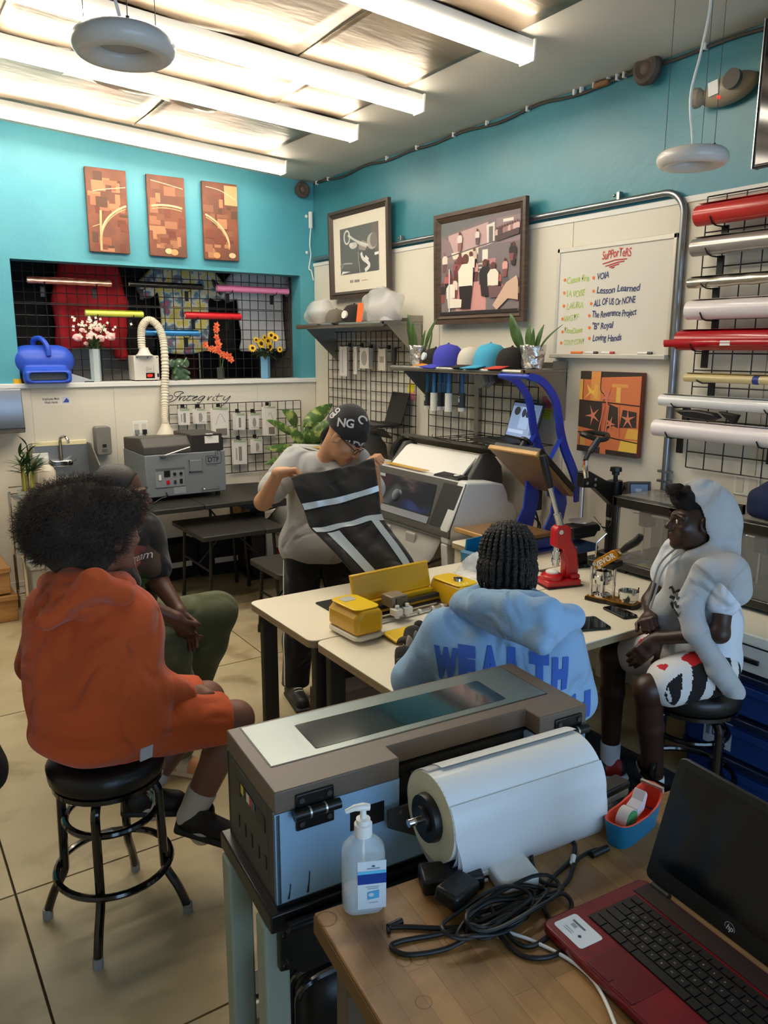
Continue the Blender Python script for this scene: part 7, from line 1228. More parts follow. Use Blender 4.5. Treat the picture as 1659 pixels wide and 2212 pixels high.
for ri, rw in enumerate(rows_k):
    x1_ = KX1-.004-(.0192*ri); h_ = .0165 if ri else .011; y = KY0-.004; u = (KY0-KY1-.008)/sum(rw)
    for ci, kw in enumerate(rw):
        key = (round(kw*u, 5), h_)
        if key not in MATS:
            q_ = MB().bb((-h_/2, -(kw*u-.0026)/2, 0), (h_/2, (kw*u-.0026)/2, .0028)).obj('key', KM, t, smooth=0); MATS[key] = q_.data
        else: q_ = bpy.data.objects.new('key', MATS[key]); COL.objects.link(q_); q_.parent = t
        q_.location = (x1_-.009, y-kw*u/2, .0222); lg = LEG_[ri]; k_ = ci-1
        if 0 <= k_ < len(lg): text('key_legend', lg[k_], .0055, M('legend_grey', '#b9b2aa', .6), (x1_-.011, y-kw*u/2+.003, .0252), RW, X_, t)
        y -= kw*u
MB().ext(rrect(.075, .1, .006, 4, -.21, -.16), .0221, .0224, 'Z').obj('touch_pad', M('pad_red', '#5e0d14', .35), t); MB().bb((-.244, -.112, .0224), (-.232, -.158, .0236)).bb((-.244, -.162, .0224), (-.232, -.208, .0236)).obj('pad_button', M('pad_red'), t, bevel=.002)
MB().ext(rrect(.052, .07, .006, 4, -.208, -.05), .0221, .0226, 'Z').obj('sticker', M('sticker_white', '#dfe6ea', .5), t); art('sticker_print', t, (-.232, -.02, .0226), RW, X_, .06, .046, [('r', '#5a6066', .1, .72, .6, .8), ('r', '#9aa2a8', .2, .5, .38, .66), ('p', '#2a2d30', [(.7, .28), (.76, .36), (.7, .44), (.64, .36)]), ('r', '#a9b2b8', .15, .3, .5, .33), ('r', '#a9b2b8', .15, .2, .5, .23)])
# writing runs along the keyboard for someone sitting at the laptop
sa = R(17); sm = Matrix(((cos(sa), 0, sin(sa), .004), (0, 1, 0, 0), (-sin(sa), 0, cos(sa), .024), (0, 0, 0, 1))); SH = .242
MB().xf(sm).ext([(y_, z_) for y_, z_ in rrect(W2, SH, .014, 5, -W2/2, SH/2)], 0, .012, 'X').obj('lid', M('lid_black', '#0c0b0b', .35), t, bevel=.002); MB().xf(sm).bb((-.0008, -.02, .034), (0.0, -W2+.02, SH-.016)).obj('screen', M('laptop_screen', '#06090c', .12, spec=.4), t); 
for y in (-.045, -W2+.045): MB().cyl((-.002, y+.02, .022), (-.002, y-.02, .022), .007).obj('hinge', BLACK, t)
MB().xf(sm).bb((-.001, -.06, .0), (.013, -W2+.06, .0016)).obj('gold_edge', M('lid_edge', '#b08a58', .35, metal=.5), t)
o_ = sm @ Vector((-.0012, -.185, .014)); u_ = sm.to_3x3() @ Z_; text('maker_mark', 'hp', .0135, M('mark_silver', '#b9bcc0', .4), o_, RW, u_, t, shear=.25, bold=.0003, align='CENTER'); b = MB(); b.lathe([(.0092, 0), (.0102, 0)], n=28, cap=False); me = bpy.data.meshes.new('ring'); me.from_pydata(b.v, [], b.f); me.transform(Matrix.Translation(o_+u_*.0045) @ Matrix(((0, 0, -1, 0), (-1, 0, 0, 0), (0, 1, 0, 0), (0, 0, 0, 1)))); link('maker_ring', me, M('mark_silver'), t, smooth=0)
# ---------------------------------------------------------------- under the film printer
t = thing('ribbed_suitcase', 'black ribbed hard suitcase standing under the film printer', 'suitcase', (.93, 1.42, 0), R(-8)); sd = SD((-.3, -.2, -.01), (.3, .2, .55), .008); sd.box((0, 0, .25), (.25, .13, .23), .09, .01); sd.mesh('shell', BLACK, t); 
for k in range(7): MB().tube(spline([(-.252+.004*k, -.12+.04*k, .06), (-.254, -.12+.04*k, .36), (-.2, -.12+.04*k, .475), (.2, -.12+.04*k, .482)], 6), .008, 6).obj('rib', M('black_gloss', '#0e0d0d', .15), t)
for (x, y) in ((-.18, -.08), (.18, -.08), (-.18, .08), (.18, .08)): MB().cyl((x, y-.012, .022), (x, y+.012, .022), .022).obj('wheel', DGREY, t)
t = thing('white_box', 'white carton with a black flap on the floor behind the film printer stand', 'box', (.84, 1.8, 0), R(-6)); MB().bb((-.1, -.06, 0), (.14, .06, .05)).obj('carton', WPAINT, t, bevel=.002); MB().ext(rrect(.2, .09, .02), .05, .062, 'Z').obj('black_case', BLACK, t, bevel=.004)
# ================================================================ people
V = Vector
def head(sd, c, f, u, s=1., ears=True, lips=True):
    f = V(f).normalized(); u = V(u); u = (u-f*u.dot(f)).normalized(); r = f.cross(u); ax = [r, f, u]; c = V(c)
    P = lambda x, y, z: c+(r*x+f*y+u*z)*s
    E = lambda p, rad, k=.015, op='add': sd.ell(P(*p), [q*s for q in rad], k*s, op, ax)
    C = lambda a, b, r1, r2=None, k=.01: sd.cap(P(*a), P(*b), r1*s, (r2 or r1)*s, k*s)
    E((0, -.02, .035), (.077, .098, .088)); E((0, .03, -.03), (.064, .068, .085), .02); E((0, .045, -.085), (.045, .046, .034), .02); C((-.012, .08, -.104), (.012, .08, -.104), .015, k=.02)
    for q in (-1, 1): E((q*.042, .062, -.028), (.022, .024, .022), .015); C((q*.05, .072, .018), (q*.014, .09, .016), .010, .012, .012); E((q*.033, .097, .0), (.017, .012, .010), .009, 'sub'); E((q*.033, .080, .0), (.016, .013, .0115), .004)
    C((0, .090, .012), (0, .114, -.028), .008, .0125, .012); 
    for q in (-1, 1): E((q*.0145, .102, -.034), (.0105, .012, .009), .006)
    if lips: C((-.021, .083, -.062), (0, .097, -.059), .0075, .009, .006); C((.021, .083, -.062), (0, .097, -.059), .0075, .009, .006); C((-.018, .083, -.073), (0, .094, -.0755), .007, .0105, .006); C((.018, .083, -.073), (0, .094, -.0755), .007, .0105, .006); E((0, .104, -.067), (.022, .007, .0016), .002, 'sub')
    if ears:
        for q in (-1, 1): E((q*.079, -.01, -.008), (.010, .024, .034), .006); E((q*.088, -.004, -.006), (.006, .012, .02), .005, 'sub')
    return P
def eyes(t, P, s=1., iris='#2a1a12'):
    for q in (-1, 1):
        MB().ell(P(q*.033, .0845, -.0005), .0105*s, 14, 10).obj('eye', M('eye_white', '#d8d0c6', .2), t); MB().ell(P(q*.0335, .0925, -.0005), .0052*s, 10, 8).obj('iris', M('iris_'+iris.strip('#'), iris, .15), t)
        MB().tube([P(q*.05, .086, .0235), P(q*.035, .098, .0275), P(q*.016, .1, .024)], [.003*s, .0045*s, .0035*s], 6, flat=.5).obj('eyebrow', M('brow_hair', '#17100c', .9), t)
def hand(sd, w, d, n, s=1., curl=.6, thumb=1, spread=.0, L=1.):
    w, d, n = V(w), V(d).normalized(), V(n); n = (n-d*n.dot(d)).normalized(); t = d.cross(n)*thumb
    sd.box(w+d*.048*s, (.036*s, .046*s, .014*s), .013*s, .012, 'add', [t, d, n]); sd.cap(w-d*.01, w+d*.03*s, .024*s, .026*s, .015)
    for i, ln in enumerate((.07, .078, .073, .058)):
        a = w+d*(.09-.004*abs(i-1.3))*s+t*(.027-.0185*i)*s; c1, c2 = curl*1.0, curl*2.1; sp = t*(spread*(1.2-i))
        d1 = (d*cos(c1)+n*sin(c1)+sp).normalized(); d2 = (d*cos(c2)+n*sin(c2)+sp).normalized(); b_ = a+d1*ln*.5*s*L; e = b_+d2*ln*.52*s*L
        sd.chain([a, b_, e], [.0095*s, .0087*s, .0072*s], .004)
    a = w+d*.022*s+t*.03*s; b_ = a+(t*.55+d*.75+n*.3).normalized()*.042*s; e = b_+(t*.1+d*.8+n*.55).normalized()*.032*s; sd.chain([a, b_, e], [.0125*s, .0105*s, .0085*s], .006)
def torso(sd, J, r=1., inf=0., k=.05):
    """pelvis to shoulders as one flattened mass"""
    pl, pr, cl, cr = V(J['hl']), V(J['hr']), V(J['sl']), V(J['sr']); pm, cm = (pl+pr)/2, (cl+cr)/2; ax = (cr-cl).normalized()
    for q in (-1, 1): sd.chain([pm+ax*.075*q*r, pm.lerp(cm, .45)+ax*.065*q*r+V(J.get('bow', (0, 0, 0)))*.5, pm.lerp(cm, .8)+ax*.085*q*r], [(.105+inf)*r, (.098+inf)*r, (.10+inf)*r], k)
    sd.cap(cl.lerp(cr, .08)-V((0, 0, .025)), cr.lerp(cl, .08)-V((0, 0, .025)), (.062+inf)*r, None, k)
def limbs(sd, J, inf=0., arm=1., leg=0., r=1., k=.025, ra=(.05, .042, .028), rl=(.088, .062, .042)):
    for q in 'lr':
        if arm and 's'+q in J and 'e'+q in J:
            s_, e, w = V(J['s'+q]), V(J['e'+q]), V(J.get('w'+q, J['e'+q]))
            if arm <= .5: sd.cap(s_, s_.lerp(e, arm*2), ra[0]*r+inf, ra[0]*r+inf, k)
            else: sd.cap(s_, e, ra[0]*r+inf, ra[1]*r+inf, k); sd.cap(e, e.lerp(w, arm*2-1), ra[1]*r+inf*.95, (ra[1]+(ra[2]-ra[1])*(arm*2-1))*r+inf*.8, k)
        if leg and 'k'+q in J:
            h, kn, a = V(J['h'+q]), V(J['k'+q]), V(J.get('a'+q, J['k'+q]))
            if leg <= .5: sd.cap(h, h.lerp(kn, leg*2), rl[0]*r+inf, (rl[0]+(rl[1]-rl[0])*leg*2)*r+inf*1.1, k)
            else:
                sd.cap(h, kn, rl[0]*r+inf, rl[1]*r+inf, k); m_ = kn.lerp(a, .35); sd.chain([kn, m_, a], [rl[1]*r+inf, (rl[1]-.006)*r+inf, rl[2]*r+inf], k)
def bounds(J, m=.2): q = np.array([v for kk, v in J.items() if kk != 'bow']); return q.min(0)-m, q.max(0)+m
def body(t, J, hd, skin, res=.005, neck=.052, r=1., paint=None, legs=True, hands=None, hs=1., lips='#7a4a40', ra=(.05, .042, .028)):
    lo, hi = bounds(J, .17); sd = SD(lo, np.maximum(hi, np.array(hd[0])+.17), res); torso(sd, J, r, -.015); limbs(sd, J, 0, 1, 1 if legs else 0, r, .02, ra)
    P = head(sd, hd[0], hd[1], hd[2], hs); cm = (V(J['sl'])+V(J['sr']))/2; sd.cap(cm+V((0, 0, .0)), P(0, -.03, -.05), neck*1.08, neck, .03)
    for h_ in hands or []: hand(sd, *h_[:3], **h_[3])
    c_ = np.array(P(0, .095, -.068)); lm = M('lip_'+lips.strip('#'), lips, .4)
    o = sd.mesh('body', [skin, lm], t, [(1, lambda q: (np.linalg.norm((q-c_)/np.array([.025, .025, .017])*1., axis=1) < 1) & ((q-np.array(P(0, .083, -.068))) @ np.array(V(hd[1]).normalized()) > 0))])
    return o, P
def shoe(t, heel, toe, col, sole, s=1., name='shoe', acc=None):
    h, e = V(heel), V(toe); d = (e-h).normalized(); u = V((0, 0, 1)); u = (u-d*u.dot(d)).normalized(); r_ = d.cross(u); ln = (e-h).length; ax = [r_, d, u]
    lo = np.minimum(h, e)-.09; hi = np.maximum(h, e)+.13; sd = SD(lo, hi, .005); sd.cap(h+d*.04+u*.045, e-d*.045+u*.035, .042*s, .036*s, .02); sd.cap(h+d*.045+u*.05, h+d*.06+u*.09, .043*s, .04*s, .02); sd.half(h+u*.014, -np.array(u)); sd.ell(h+d*.05+u*.115, (.032*s, .04*s, .04), .01, 'sub', ax)
    sd.mesh(name, [M('shoe_'+col.strip('#'), col, .5), M('shoe_'+(acc or col).strip('#'), acc or col, .5)], t, [(1, lambda q: (((q-np.array(h)) @ np.array(d) > ln*.38) & ((q-np.array(h)) @ np.array(d) < ln*.62)) | ((q-np.array(h)) @ np.array(d) < ln*.12))] if acc else None)
    s2 = SD(lo, hi, .005); s2.box(h.lerp(e, .5)+u*.011, (.043*s, ln/2+.006, .013), .012, .01, 'add', ax); s2.mesh('sole', M('sole_'+sole.strip('#'), sole, .6), t)
    if 'sneaker' in name or acc:
        for k in range(4): c_ = h+d*(ln*(.5+.07*k))+u*(.083-.007*k); MB().tube([c_-r_*.022, c_+u*.004, c_+r_*.022], .003, 5).obj('lace', PAPER, t)
def fabric(name, col, b=.25, sc=260, fo=.7, fs=6.): return M('fabric_'+name, col, .88, bump=b, bscale=sc, sheen=.15, fold=fo, fscale=fs)
# ---------------------------------------------------------------- person in the orange hoodie, seated on the bar stool
t = thing('person', 'person with a big afro in an orange hoodie and shorts sitting on the bar stool', 'person', (0, 0, 0)); SK1 = M('skin_brown', '#7d5443', .5, sss=.05); OR1 = fabric('orange', '#c4521f')
J = dict(hl=(.50, 2.47, .70), hr=(.57, 2.32, .70), sl=(.445, 2.585, 1.035), sr=(.63, 2.365, 1.035), el=(.39, 2.63, .83), er=(.628, 2.305, .83), wl=(.64, 2.53, .755), wr=(.78, 2.345, .735), kl=(.93, 2.56, .60), kr=(.955, 2.355, .60), al=(.66, 2.54, .31), ar=(.79, 2.385, .27), bow=(-.04, -.05, 0))
HD1 = ((.605, 2.515, 1.265), (.93, .30, -.06), (0, 0, 1)); o, P1 = body(t, J, HD1, SK1, hands=[((.79, 2.35, .73), (.85, .35, -.15), (0, .2, -1), dict(curl=.5, thumb=1)), ((.65, 2.53, .75), (.8, -.3, -.2), (0, .1, -1), dict(curl=.5, thumb=-1))]); eyes(t, P1)
lo, hi = bounds({k: v for k, v in J.items() if k[0] in 'hsew'}, .2); sd = SD(lo, hi, .007); torso(sd, J, 1.05, .028, .05); limbs(sd, J, .022, .97, 0, 1.08, .03)
pm = (V(J['hl'])+V(J['hr']))/2; sd.ell(pm+V((-.01, -.01, -.01)), (.215, .215, .085), .05); sd.ell(pm+V((0, 0, .1)), (.19, .2, .1), .06)
sd.cap((.42, 2.42, .80), (.46, 2.5, .96), .085, .085, .06)
cm = V((.55, 2.475, 1.08)); fc = V((.73, .68, 0)); rt_ = V((.68, -.73, 0))
ring = [cm+fc*(.085*cos(R(a)))+rt_*(.075*sin(R(a)))+V((0, 0, .045+.02*cos(R(a))*-1)) for a in range(0, 360, 24)]
sd.chain(ring+[ring[0]], [.034]*16, .02); ring2 = [cm+fc*(-.02+.115*cos(R(a)))+rt_*(.12*sin(R(a)))+V((0, 0, .0-.012*cos(R(a)))) for a in range(60, 301, 24)]; sd.chain(ring2, [.036]*len(ring2), .02)
sd.wave(.0042, dirs_(6, 14, 42, 21)); sd.ell(cm+V((0, 0, .11)), (.072, .072, .08), .01, 'sub'); sd.half((0, 0, .625), (0, 0, -1)); HO = sd.mesh('hoodie', OR1, t)
def hood_down(t, mat, cm, fc, rt_, w, pts, tip, rad, seed, tr=.022):
    """hood lying folded on the back: collar ring and pouch"""
    q = np.array([list(p) for p in pts]+[list(tip), list(cm)]); sd = SD(q.min(0)-.17, q.max(0)+.17, .006); rg_ = [cm+fc*(w*.82*cos(R(a)))+rt_*(w*sin(R(a)))+V((0, 0, .035-.03*cos(R(a)))) for a in range(0, 360, 20)]; sd.chain(rg_+[rg_[0]], [rad]*19, .012)
    for k, p in enumerate(pts): sd.cap(p, V(p).lerp(tip, .97), rad*(1.25 if 0 < k < len(pts)-1 else .95), tr, .014)
    sd.chain(list(pts), [rad*1.05]*len(pts), .014); sd.chain([V(p).lerp(tip, .33)+V((0, 0, .008)) for p in pts], [rad*.9]*len(pts), .006); sd.wave(.0035, dirs_(6, 18, 50, seed)); sd.ell(cm+V((.01, .01, .09)), (w*.72, w*.72, .09), .01, 'sub'); return sd.mesh('hood', mat, t)
hood_down(t, OR1, cm+V((0, 0, .005)), fc, rt_, .095, [at(108, 1262, 2.52), at(150, 1258, 2.36), at(205, 1262, 2.3), at(262, 1282, 2.36)], at(98, 1340, 2.29), .036, 71)
lo, hi = bounds({k: v for k, v in J.items() if k[0] in 'hk'}, .16); sd = SD(lo, hi, .007)
for q in 'lr': h_, k_ = V(J['h'+q]), V(J['k'+q]); sd.cap(h_, h_.lerp(k_, .86), .108, .094, .04)
sd.wave(.004, dirs_(5, 15, 40, 5)); sd.half(V(J['hr']).lerp(V(J['kr']), .86), V(J['kr'])-V(J['hr'])); sd.half((0, 0, .56), (0, 0, -1)); sd.mesh('shorts', OR1, t)
for q, (tx, ty, tz) in (('r', (.905, 2.325, .165)), ('l', (.80, 2.50, .235))):
    a = V(J['a'+q]); sk = V(J['k'+q]).lerp(a, .72); dirt = (V((tx, ty, tz))-a).normalized(); sd = SD(np.minimum(sk, a)-.1, np.maximum(sk, a)+.12, .006); sd.chain([sk, a, a+dirt*.05+V((0, 0, -.03))], [.052, .045, .044], .01); sd.half(sk, V(J['k'+q])-a); sd.mesh('sock', M('sock_grey', '#cdc8c4', .9, bump=.3, bscale=120), t)
    shoe(t, a-dirt*.065+V((0, 0, -.075)), V((tx, ty, tz))+dirt*.02, '#1d1917', '#231e1b', 1.1, 'clog')
# afro: dense core and a halo of curls
hc = V((.532, 2.555, 1.30)); sd = SD(hc-V((.28, .28, .24)), hc+V((.28, .28, .24)), .008); sd.ell(hc, (.165, .165, .132), .03); sd.ell(P1(0, -.09, -.05), (.09, .08, .09), .03); sd.ell(P1(0, .03, .085), (.09, .07, .055), .03); sd.wave(.007, dirs_(8, 35, 80, 2)); sd.ell(P1(0, .12, -.07), (.12, .12, .12), .01, 'sub'); HM = M('afro_hair', '#3c3129', .95); sd.mesh('hair', HM, t)
def curls(name, t, pts, m, rad=.0011, seed=1, n=7, ln=(.02, .05), curl=.006):
    rg = np.random.default_rng(seed); vs = []; fs = []
    for (p, d) in pts:
        L_ = rg.uniform(*ln); a0 = rg.uniform(0, 6.28); fq = rg.uniform(1.2, 2.4); u, v, dd = frame_of(d); dd = (dd+V(rg.normal(0, .28, 3))).normalized(); b0 = len(vs)
        for i in range(n):
            s_ = i/(n-1); c_ = p+dd*(L_*s_)+(u*cos(a0+fq*6.28*s_)+v*sin(a0+fq*6.28*s_))*curl*s_**.5; w_ = rad*(1-.6*s_)
            vs += [c_+u*w_, c_-u*w_*.5+v*w_*.87, c_-u*w_*.5-v*w_*.87]
        for i in range(n-1):
            for k in range(3): fs.append((b0+i*3+k, b0+i*3+(k+1) % 3, b0+i*3+3+(k+1) % 3, b0+i*3+3+k))
    me = bpy.data.meshes.new(name); me.from_pydata([tuple(q) for q in vs], [], fs); o = link(name, me, m, t, smooth=0); o['kind'] = 'stuff'; return o
rg = np.random.default_rng(4); pts = []
for k in range(9500):
    d = V(rg.normal(0, 1, 3)).normalized(); p = hc+V((d.x*.157, d.y*.157, d.z*.124))
    if (p-P1(0, .14, -.07)).length > .14 and d.z > -.75: pts.append((p, d))
for k in range(900): d = V(rg.normal(0, 1, 3)).normalized(); pts.append((P1(0, .035, .09)+V((d.x*.08, d.y*.07, d.z*.045)), d))
curls('hair_curls', t, pts, HM)
MB().box((.60, 2.185, .66), (.04, .006, .045), (.2, 0, R(15))).obj('side_tag', M('tag_grey', '#b9bec4', .6), t)
# ---------------------------------------------------------------- man in the dark graphic shirt
t = thing('person', 'man with slicked hair in a dark graphic t-shirt and olive pants, hands clasped', 'person', (0, 0, 0)); SK2 = M('skin_umber', '#5c3b2c', .45, sss=.05)
J = dict(hl=(.93, 3.56, .56), hr=(.80, 3.42, .56), sl=(.985, 3.385, 1.07), sr=(.77, 3.26, 1.07), el=(1.0, 3.28, .85), er=(.83, 3.13, .84), wl=(1.04, 3.13, .745), wr=(1.0, 3.06, .745), kl=(1.33, 3.50, .585), kr=(.98, 3.14, .565), al=(1.22, 3.58, .13), ar=(1.0, 3.16, .12), bow=(-.03, .02, 0))
HD2 = ((.875, 3.31, 1.245), (.86, -.42, -.05), (0, 0, 1)); o, P2 = body(t, J, HD2, SK2, hands=[((1.035, 3.12, .74), (.25, -.25, -.8), (-.5, -.6, 0), dict(curl=.35, thumb=-1, L=1.1)), ((1.0, 3.06, .74), (.45, .1, -.8), (.5, .5, 0), dict(curl=.35, thumb=1, L=1.1))]); eyes(t, P2)
sd = SD(np.array(HD2[0])-.16, np.array(HD2[0])+.16, .005); f2 = V(HD2[1]).normalized(); u2 = (V((0, 0, 1))-f2*f2.z).normalized(); r2 = f2.cross(u2); sd.ell(P2(0, -.022, .037), (.081, .101, .091), .01, 'add', [r2, f2, u2]); sd.half(P2(0, .045, .05), np.array(f2*1.-u2*.45)); sd.half(P2(0, -.03, -.015), np.array(-u2*1.+f2*.35)); sd.mesh('hair', M('hair_slick', '#1c1613', .45, bump=.3, bscale=90, stretch=(1, 1, 6)), t)
DS = fabric('charcoal_tee', '#1a1716'); lo, hi = bounds({k: v for k, v in J.items() if k[0] in 'hse'}, .18); sd = SD(lo, hi, .007); torso(sd, J, 1.05, .012, .06); limbs(sd, J, .022, .36, 0, 1.08, .03); sd.wave(.004, dirs_(5, 14, 40, 7)); cm = (V(J['sl'])+V(J['sr']))/2; sd.ell(cm+V((.03, -.03, .08)), (.075, .075, .075), .01, 'sub'); sd.half((0, 0, .60), (0, 0, -1)); TS = sd.mesh('t_shirt', DS, t)
bv = bvh_of(TS); nr = V((.5, -.86, .1)).normalized(); rr3 = V((.86, .5, 0)).normalized(); uu3 = nr.cross(rr3); o3 = V((.93, 3.2, .93)); rg2 = random.Random(8)
def blob(n, rx, ry, j, seed):
    r_ = random.Random(seed); me = bpy.data.meshes.new('blob'); vs = [(rx*cos(2*pi*i/n)*(1+r_.uniform(-j, j)), ry*sin(2*pi*i/n)*(1+r_.uniform(-j, j)), 0) for i in range(n)]; me.from_pydata(vs, [], [tuple(range(n))]); return me
for k, (x, y, rx, ry, c_) in enumerate([(.0, .05, .075, .06, '#7a4038'), (.05, .02, .045, .07, '#4a3a2c'), (-.01, -.07, .08, .05, '#2f3d22'), (.04, -.09, .04, .035, '#55702f'), (-.05, -.1, .035, .05, '#8a8a86'), (.01, -.13, .05, .025, '#1b1a18'), (-.01, .03, .03, .02, '#a4604e'), (.02, -.11, .018, .016, '#c9ccd0'), (-.03, -.05, .02, .012, '#c4a58a')]):
    me = blob(14, rx, ry, .3, k); me.transform(Matrix.Translation((x, y, 0))); project('shirt_print', me, M('tee_'+c_.strip('#'), c_, .75), o3, rr3, uu3, bv, t, off=.0035+.0006*k)
me = text_mesh('Dream', .05, .35); me.transform(Matrix.Translation((-.075, .04, 0))); project('shirt_print', me, M('tee_script', '#e6cfc4', .7), o3, rr3, uu3, bv, t, off=.009)
OL = fabric('olive', '#565a3e'); sd = SD((.6, 2.95, .03), (1.5, 3.78, .8), .008); limbs(sd, J, .022, 0, 1., 1.02, .04, rl=(.092, .076, .055)); sd.chain([J['hl'], J['hr']], [.115, .115], .05); sd.wave(.006, dirs_(6, 14, 36, 9)); sd.half((0, 0, .09), (0, 0, -1)); sd.mesh('pants', OL, t)
shoe(t, (1.165, 3.63, .0), (1.375, 3.545, .0), '#c99468', '#d8c8b4', 1.05, 'sneaker', '#d3cabd'); shoe(t, (.96, 3.21, .0), (1.1, 3.04, .0), '#c99468', '#d8c8b4', 1.05, 'sneaker', '#d3cabd')
bar_stool('low black stool under the man in the dark graphic shirt', (.865, 3.5, 0), R(10), .455)
# ---------------------------------------------------------------- standing man with the beanie
t = thing('person', 'standing man in a patterned beanie and grey t-shirt holding up black pants', 'person', (0, 0, 0)); SK3 = M('skin_tan', '#c08d68', .5, sss=.06)
J = dict(hl=(2.01, 3.48, .84), hr=(1.85, 3.565, .84), sl=(2.13, 3.46, 1.275), sr=(1.865, 3.65, 1.275), el=(2.17, 3.36, 1.08), er=(1.635, 3.56, 1.09), wl=(2.10, 3.245, 1.245), wr=(1.645, 3.40, 1.255), kl=(2.05, 3.44, .46), kr=(1.82, 3.53, .46), al=(2.06, 3.48, .09), ar=(1.80, 3.56, .09), bow=(.05, .05, 0))
HD3 = ((2.035, 3.42, 1.405), (.38, -.62, -.66), (.25, -.25, .9)); o, P3 = body(t, J, HD3, SK3, hands=[((2.09, 3.24, 1.25), (-.3, -.35, .75), (.25, -.8, -.3), dict(curl=1.05, thumb=-1)), ((1.648, 3.395, 1.26), (.85, -.5, .12), (0, -.35, -1), dict(curl=1.1, thumb=1))], lips='#a0624e', hs=.98)
eyes(t, P3, .98)
GT = fabric('grey_tee', '#a9a9a6'); lo, hi = bounds({k: v for k, v in J.items() if k[0] in 'hse'}, .2); sd = SD(lo, hi, .007); torso(sd, J, 1.0, .01, .04); limbs(sd, J, .022, .36, 0, 1.05, .025); pm = (V(J['hl'])+V(J['hr']))/2; sd.cap(V(J['hl'])+V((-.01, 0, .0)), V(J['hr'])+V((.01, 0, .0)), .122, .122, .04)
sd.wave(.006, dirs_(6, 12, 34, 12)); cm = (V(J['sl'])+V(J['sr']))/2; sd.ell(cm+V((.03, -.07, .08)), (.085, .085, .07), .01, 'sub'); sd.half(pm+V((0, 0, -.085)), (0, 0, -1)); sd.mesh('t_shirt', GT, t)
TP = fabric('track_black', '#1b1a1a'); sd = SD((1.62, 3.28, .02), (2.26, 3.76, .98), .008); limbs(sd, J, .014, 0, 1., 1.0, .03, rl=(.085, .072, .058)); sd.chain([J['hl'], J['hr']], [.1, .1], .04); sd.wave(.006, dirs_(6, 12, 34, 14)); sd.half((0, 0, .07), (0, 0, -1)); sd.half((0, 0, .83), (0, 0, 1)); PT = sd.mesh('track_pants', TP, t); bv = bvh_of(PT)
for k in range(2):
    me = bpy.data.meshes.new('stripe'); x = -.035+.022*k; me.from_pydata([(x, -.42, 0), (x+.009, -.42, 0), (x+.009, .3, 0), (x, .3, 0)], [], [(0, 1, 2, 3)]); project('side_stripe', me, M('stripe_white', '#dcd8d0', .7), V((1.74, 3.55, .47)), V((.75, -.66, 0)), Z_, bv, t, off=.003, cut=.03)
shoe(t, (1.79, 3.6, 0), (1.74, 3.35, 0), '#242120', '#2f2b28', 1.05, 'sneaker', '#3a3634'); shoe(t, (2.05, 3.53, 0), (2.07, 3.27, 0), '#242120', '#2f2b28', 1.05, 'sneaker', '#3a3634')
f3 = V(HD3[1]).normalized(); u3 = V(HD3[2]); u3 = (u3-f3*u3.dot(f3)).normalized(); r3 = f3.cross(u3); sd = SD(np.array(P3(0, 0, .03))-.19, np.array(P3(0, 0, .03))+.19, .006); sd.ell(P3(0, -.022, .046), (.097, .119, .112), .01, 'add', [r3, f3, u3]); sd.ell(P3(0, -.04, .1), (.06, .075, .065), .03, 'add', [r3, f3, u3]); sd.half(P3(0, .05, .02), np.array(-u3*1.+f3*.10)); sd.wave(.002, dirs_(4, 60, 110, 3)); BN = sd.mesh('beanie', fabric('beanie_black', '#1d1b1b', .5, 150), t); bv = bvh_of(BN)
BL_ = M('beanie_letters', '#bcbab8', .8); cdr = (CP-P3(0, 0, .05)).normalized()
for (s_, px, py, sz, rot_) in [('KINGLDG', 700, 962, .052, -6), ('NG', 727, 921, .06, -8), ('C', 770, 905, .06, -50), ('GLO', 716, 905, .034, 45), ('N', 709, 948, .05, -15)]:
    me = text_mesh(s_, sz, 0, .0015, .92); me.transform(Matrix.Rotation(R(rot_), 4, 'Z')); project('knit_letters', me, BL_, at(px, py, 3.9), RT, -DN, bv, t, off=.003, cut=.01)
ge = [P3(-.052, .098, .008), P3(-.034, .108, .02), P3(-.012, .106, .008), P3(-.014, .106, -.012), P3(-.034, .106, -.018), P3(-.052, .098, -.008)]; gm = BLKM; MB().tube(ge, .0018, 6, closed=True).tube([P3(.052, .098, .008), P3(.034, .108, .02), P3(.012, .106, .008), P3(.014, .106, -.012), P3(.034, .106, -.018), P3(.052, .098, -.008)], .0018, 6, closed=True).tube([P3(-.012, .108, .008), P3(.012, .108, .008)], .0016).tube([P3(-.052, .098, .006), P3(-.084, .01, .012), P3(-.082, -.02, .0)], .002).tube([P3(.052, .098, .006), P3(.084, .01, .012), P3(.082, -.02, .0)], .002).obj('glasses', gm, t)
